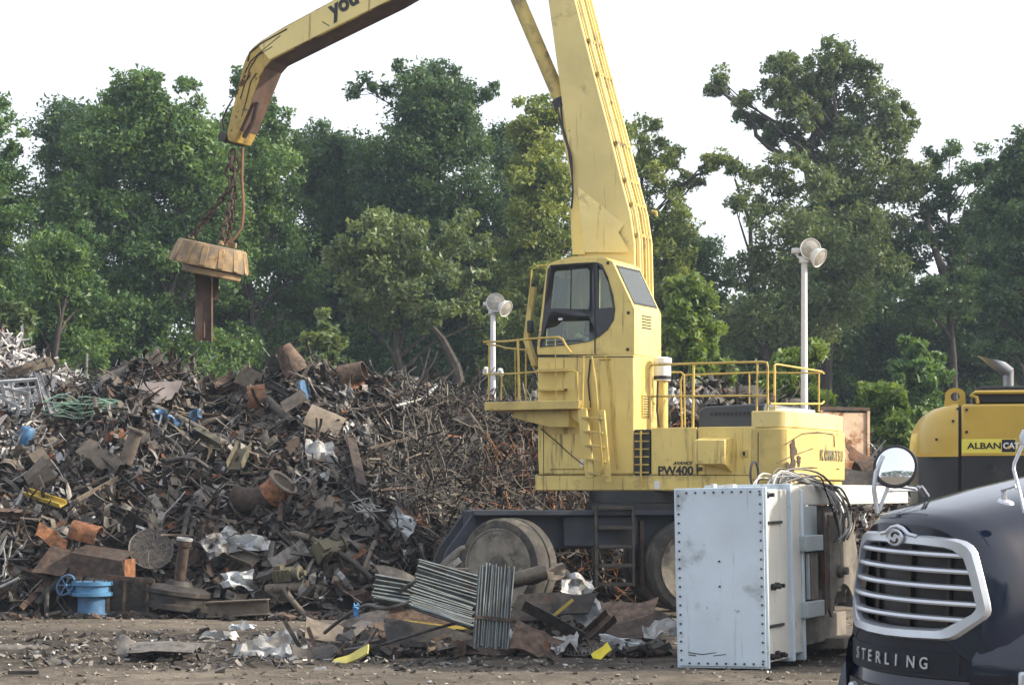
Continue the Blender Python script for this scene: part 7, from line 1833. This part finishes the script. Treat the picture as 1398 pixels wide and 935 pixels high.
hose('bent pale tube rising beside the slanted chassis end', [(598, 790, 33.6), (612, 776, 33.6), (630, 762, 33.6)], .05, 'pale')
hose('second bent grey tube beside the slanted chassis end', [(588, 792, 33.4), (606, 770, 33.4), (626, 752, 33.4), (636, 748, 33.4)], .055, 'grey')
fg('dark_sheet', t_plate(.5, .9, 131, .02, .4, .05), 'dark', 560, 800, 30.0, 45, 20, 20, 'buckled dark sheet between the heap and the loose scrap', 'sheet')
fg('rusty_offcut', t_shell(.6, .28, 0, 150, .02, 3), 'brown', 1192, 648, 37.5, 20, -10, 10, 'dark rusted half pipe below the pale skip', 'half pipe')
fg('rusty_offcut', t_plate(.35, .7, 141, .02, .4, .05), 'rust', 1180, 625, 38.5, 40, 20, 10, 'orange rusted curled plate below the pale skip', 'plate')
fg('rusty_offcut', t_plate(.5, .9, 142, .02, .3, .05), 'dark', 1175, 655, 37.0, 50, 5, 0, 'dark plate heaped between the counterweight and the mirror', 'plate')
# filler under the loose scrap and small litter on the yard
def litter(name, label, n, fn, size, m, seed, asp=(.25, .9)):
    r_ = np.random.default_rng(seed); V = []; Qd = []
    for k in range(n):
        x, y, z = fn(r_)
        p = Vector((x, y, z)); ax = (Vector(r_.normal(size=3)) * .45 + Vector((0, 0, 1))).normalized(); u, v = frame_of(ax); a_ = r_.uniform(0, 6.28)
        u, v = u * math.cos(a_) + v * math.sin(a_), v * math.cos(a_) - u * math.sin(a_)
        l = size * r_.uniform(.35, 1.7); w = l * r_.uniform(*asp); h = ax * (l * r_.uniform(.06, .3)); b = len(V)
        q = [p - u * l / 2 - v * w / 2, p + u * l / 2 * r_.uniform(.5, 1) - v * w / 2, p + u * l / 2 + v * w / 2 * r_.uniform(.5, 1), p - u * l / 2 * r_.uniform(.5, 1) + v * w / 2]
        V += q + [a + h for a in q]
        for f in ((0, 3, 2, 1), (4, 5, 6, 7), (0, 1, 5, 4), (1, 2, 6, 5), (2, 3, 7, 6), (3, 0, 4, 7)): Qd.append([b + i for i in f])
    return tag(obj(name, fast_mesh(name, [tuple(q) for q in V], Qd, m)), label, 'debris', kind='stuff')
def heapf(r_):
    x = r_.uniform(-2.3, 2.0); y = r_.uniform(26.4, 30.5); h = max(0, 1 - abs((y - 28.6) / 2.2)) * max(0, 1 - abs(x + .2) / 2.6) * 0.75
    return x, y, r_.uniform(0, max(.03, h))
litter('loose_scrap_filler', 'dark small scrap under the loose pieces in front of the handler', 700, heapf, .20, m_s['dark'], 31)
litter('loose_scrap_filler_brown', 'brown small scrap under the loose pieces in front of the handler', 420, heapf, .18, m_s['brown'], 32)
litter('loose_scrap_filler_grey', 'grey small scrap under the loose pieces in front of the handler', 160, heapf, .2, m_s['grey'], 33)
def yard(r_):
    y = r_.uniform(22.5, 36.0); x = r_.uniform(-.30, .26) * y
    return x, y, gz(x, y) + .005
litter('ground_stones', 'small stones and crumbs scattered over the yard', 3000, yard, .032, mat('pale_stone', (0.23, 0.20, 0.165), 0.9, var=0.4, scale=1.5), 34, (.5, 1))
litter('ground_clods', 'dark clods of mud scattered over the yard', 500, yard, .05, mat('dark_clod', (0.055, 0.046, 0.038), 0.95, var=0.4), 35, (.5, 1))
litter('ground_flecks', 'pale flecks of litter scattered over the yard', 160, yard, .05, m_s['pale'], 36)
def footf(r_):
    x = r_.uniform(-10, -1.5); y = base_y(x) + r_.uniform(-1.3, .4); return x, y, gz(x, y) + .02
litter('foot_scrap', 'small dark scrap along the foot of the heap', 700, footf, .14, m_s['dark'], 37)
litter('foot_scrap_brown', 'small brown scrap along the foot of the heap', 400, footf, .13, m_s['brown'], 38)
def strewn(r_):
    y = r_.choice((25.6, 26.8, 28.2, 30)) + r_.normal() * .7; x = r_.uniform(-7, 0.5); return x, y, gz(x, y) + .01
litter('strewn_scrap', 'thin dark scrap strewn over the mud', 520, strewn, .11, m_s['dark'], 39, (.1, .5))
litter('strewn_scrap_pale', 'thin pale scrap strewn over the mud', 140, strewn, .09, m_s['pale'], 41, (.1, .5))
litter('strewn_scrap_grey', 'thin grey scrap strewn over the mud', 320, strewn, .10, m_s['grey'], 40, (.1, .5))

# ------------------------------------------------------------------ morning haze over the yard
hz = bpy.data.materials.new('haze'); hz.use_nodes = True; ht = hz.node_tree
ht.nodes.remove(ht.nodes['Principled BSDF'])
pv = nd(ht, 'ShaderNodeVolumePrincipled'); pv.inputs['Density'].default_value = 0.00050; pv.inputs['Color'].default_value = (0.66, 0.80, 1.0, 1); pv.inputs['Anisotropy'].default_value = 0.2
ht.links.new(pv.outputs[0], ht.nodes['Material Output'].inputs['Volume'])
tag(MB().bx(-255, 255, -115, 305, -1.4, 26).build('haze', hz), 'thin even haze hanging over the yard and trees', 'haze', kind='stuff')
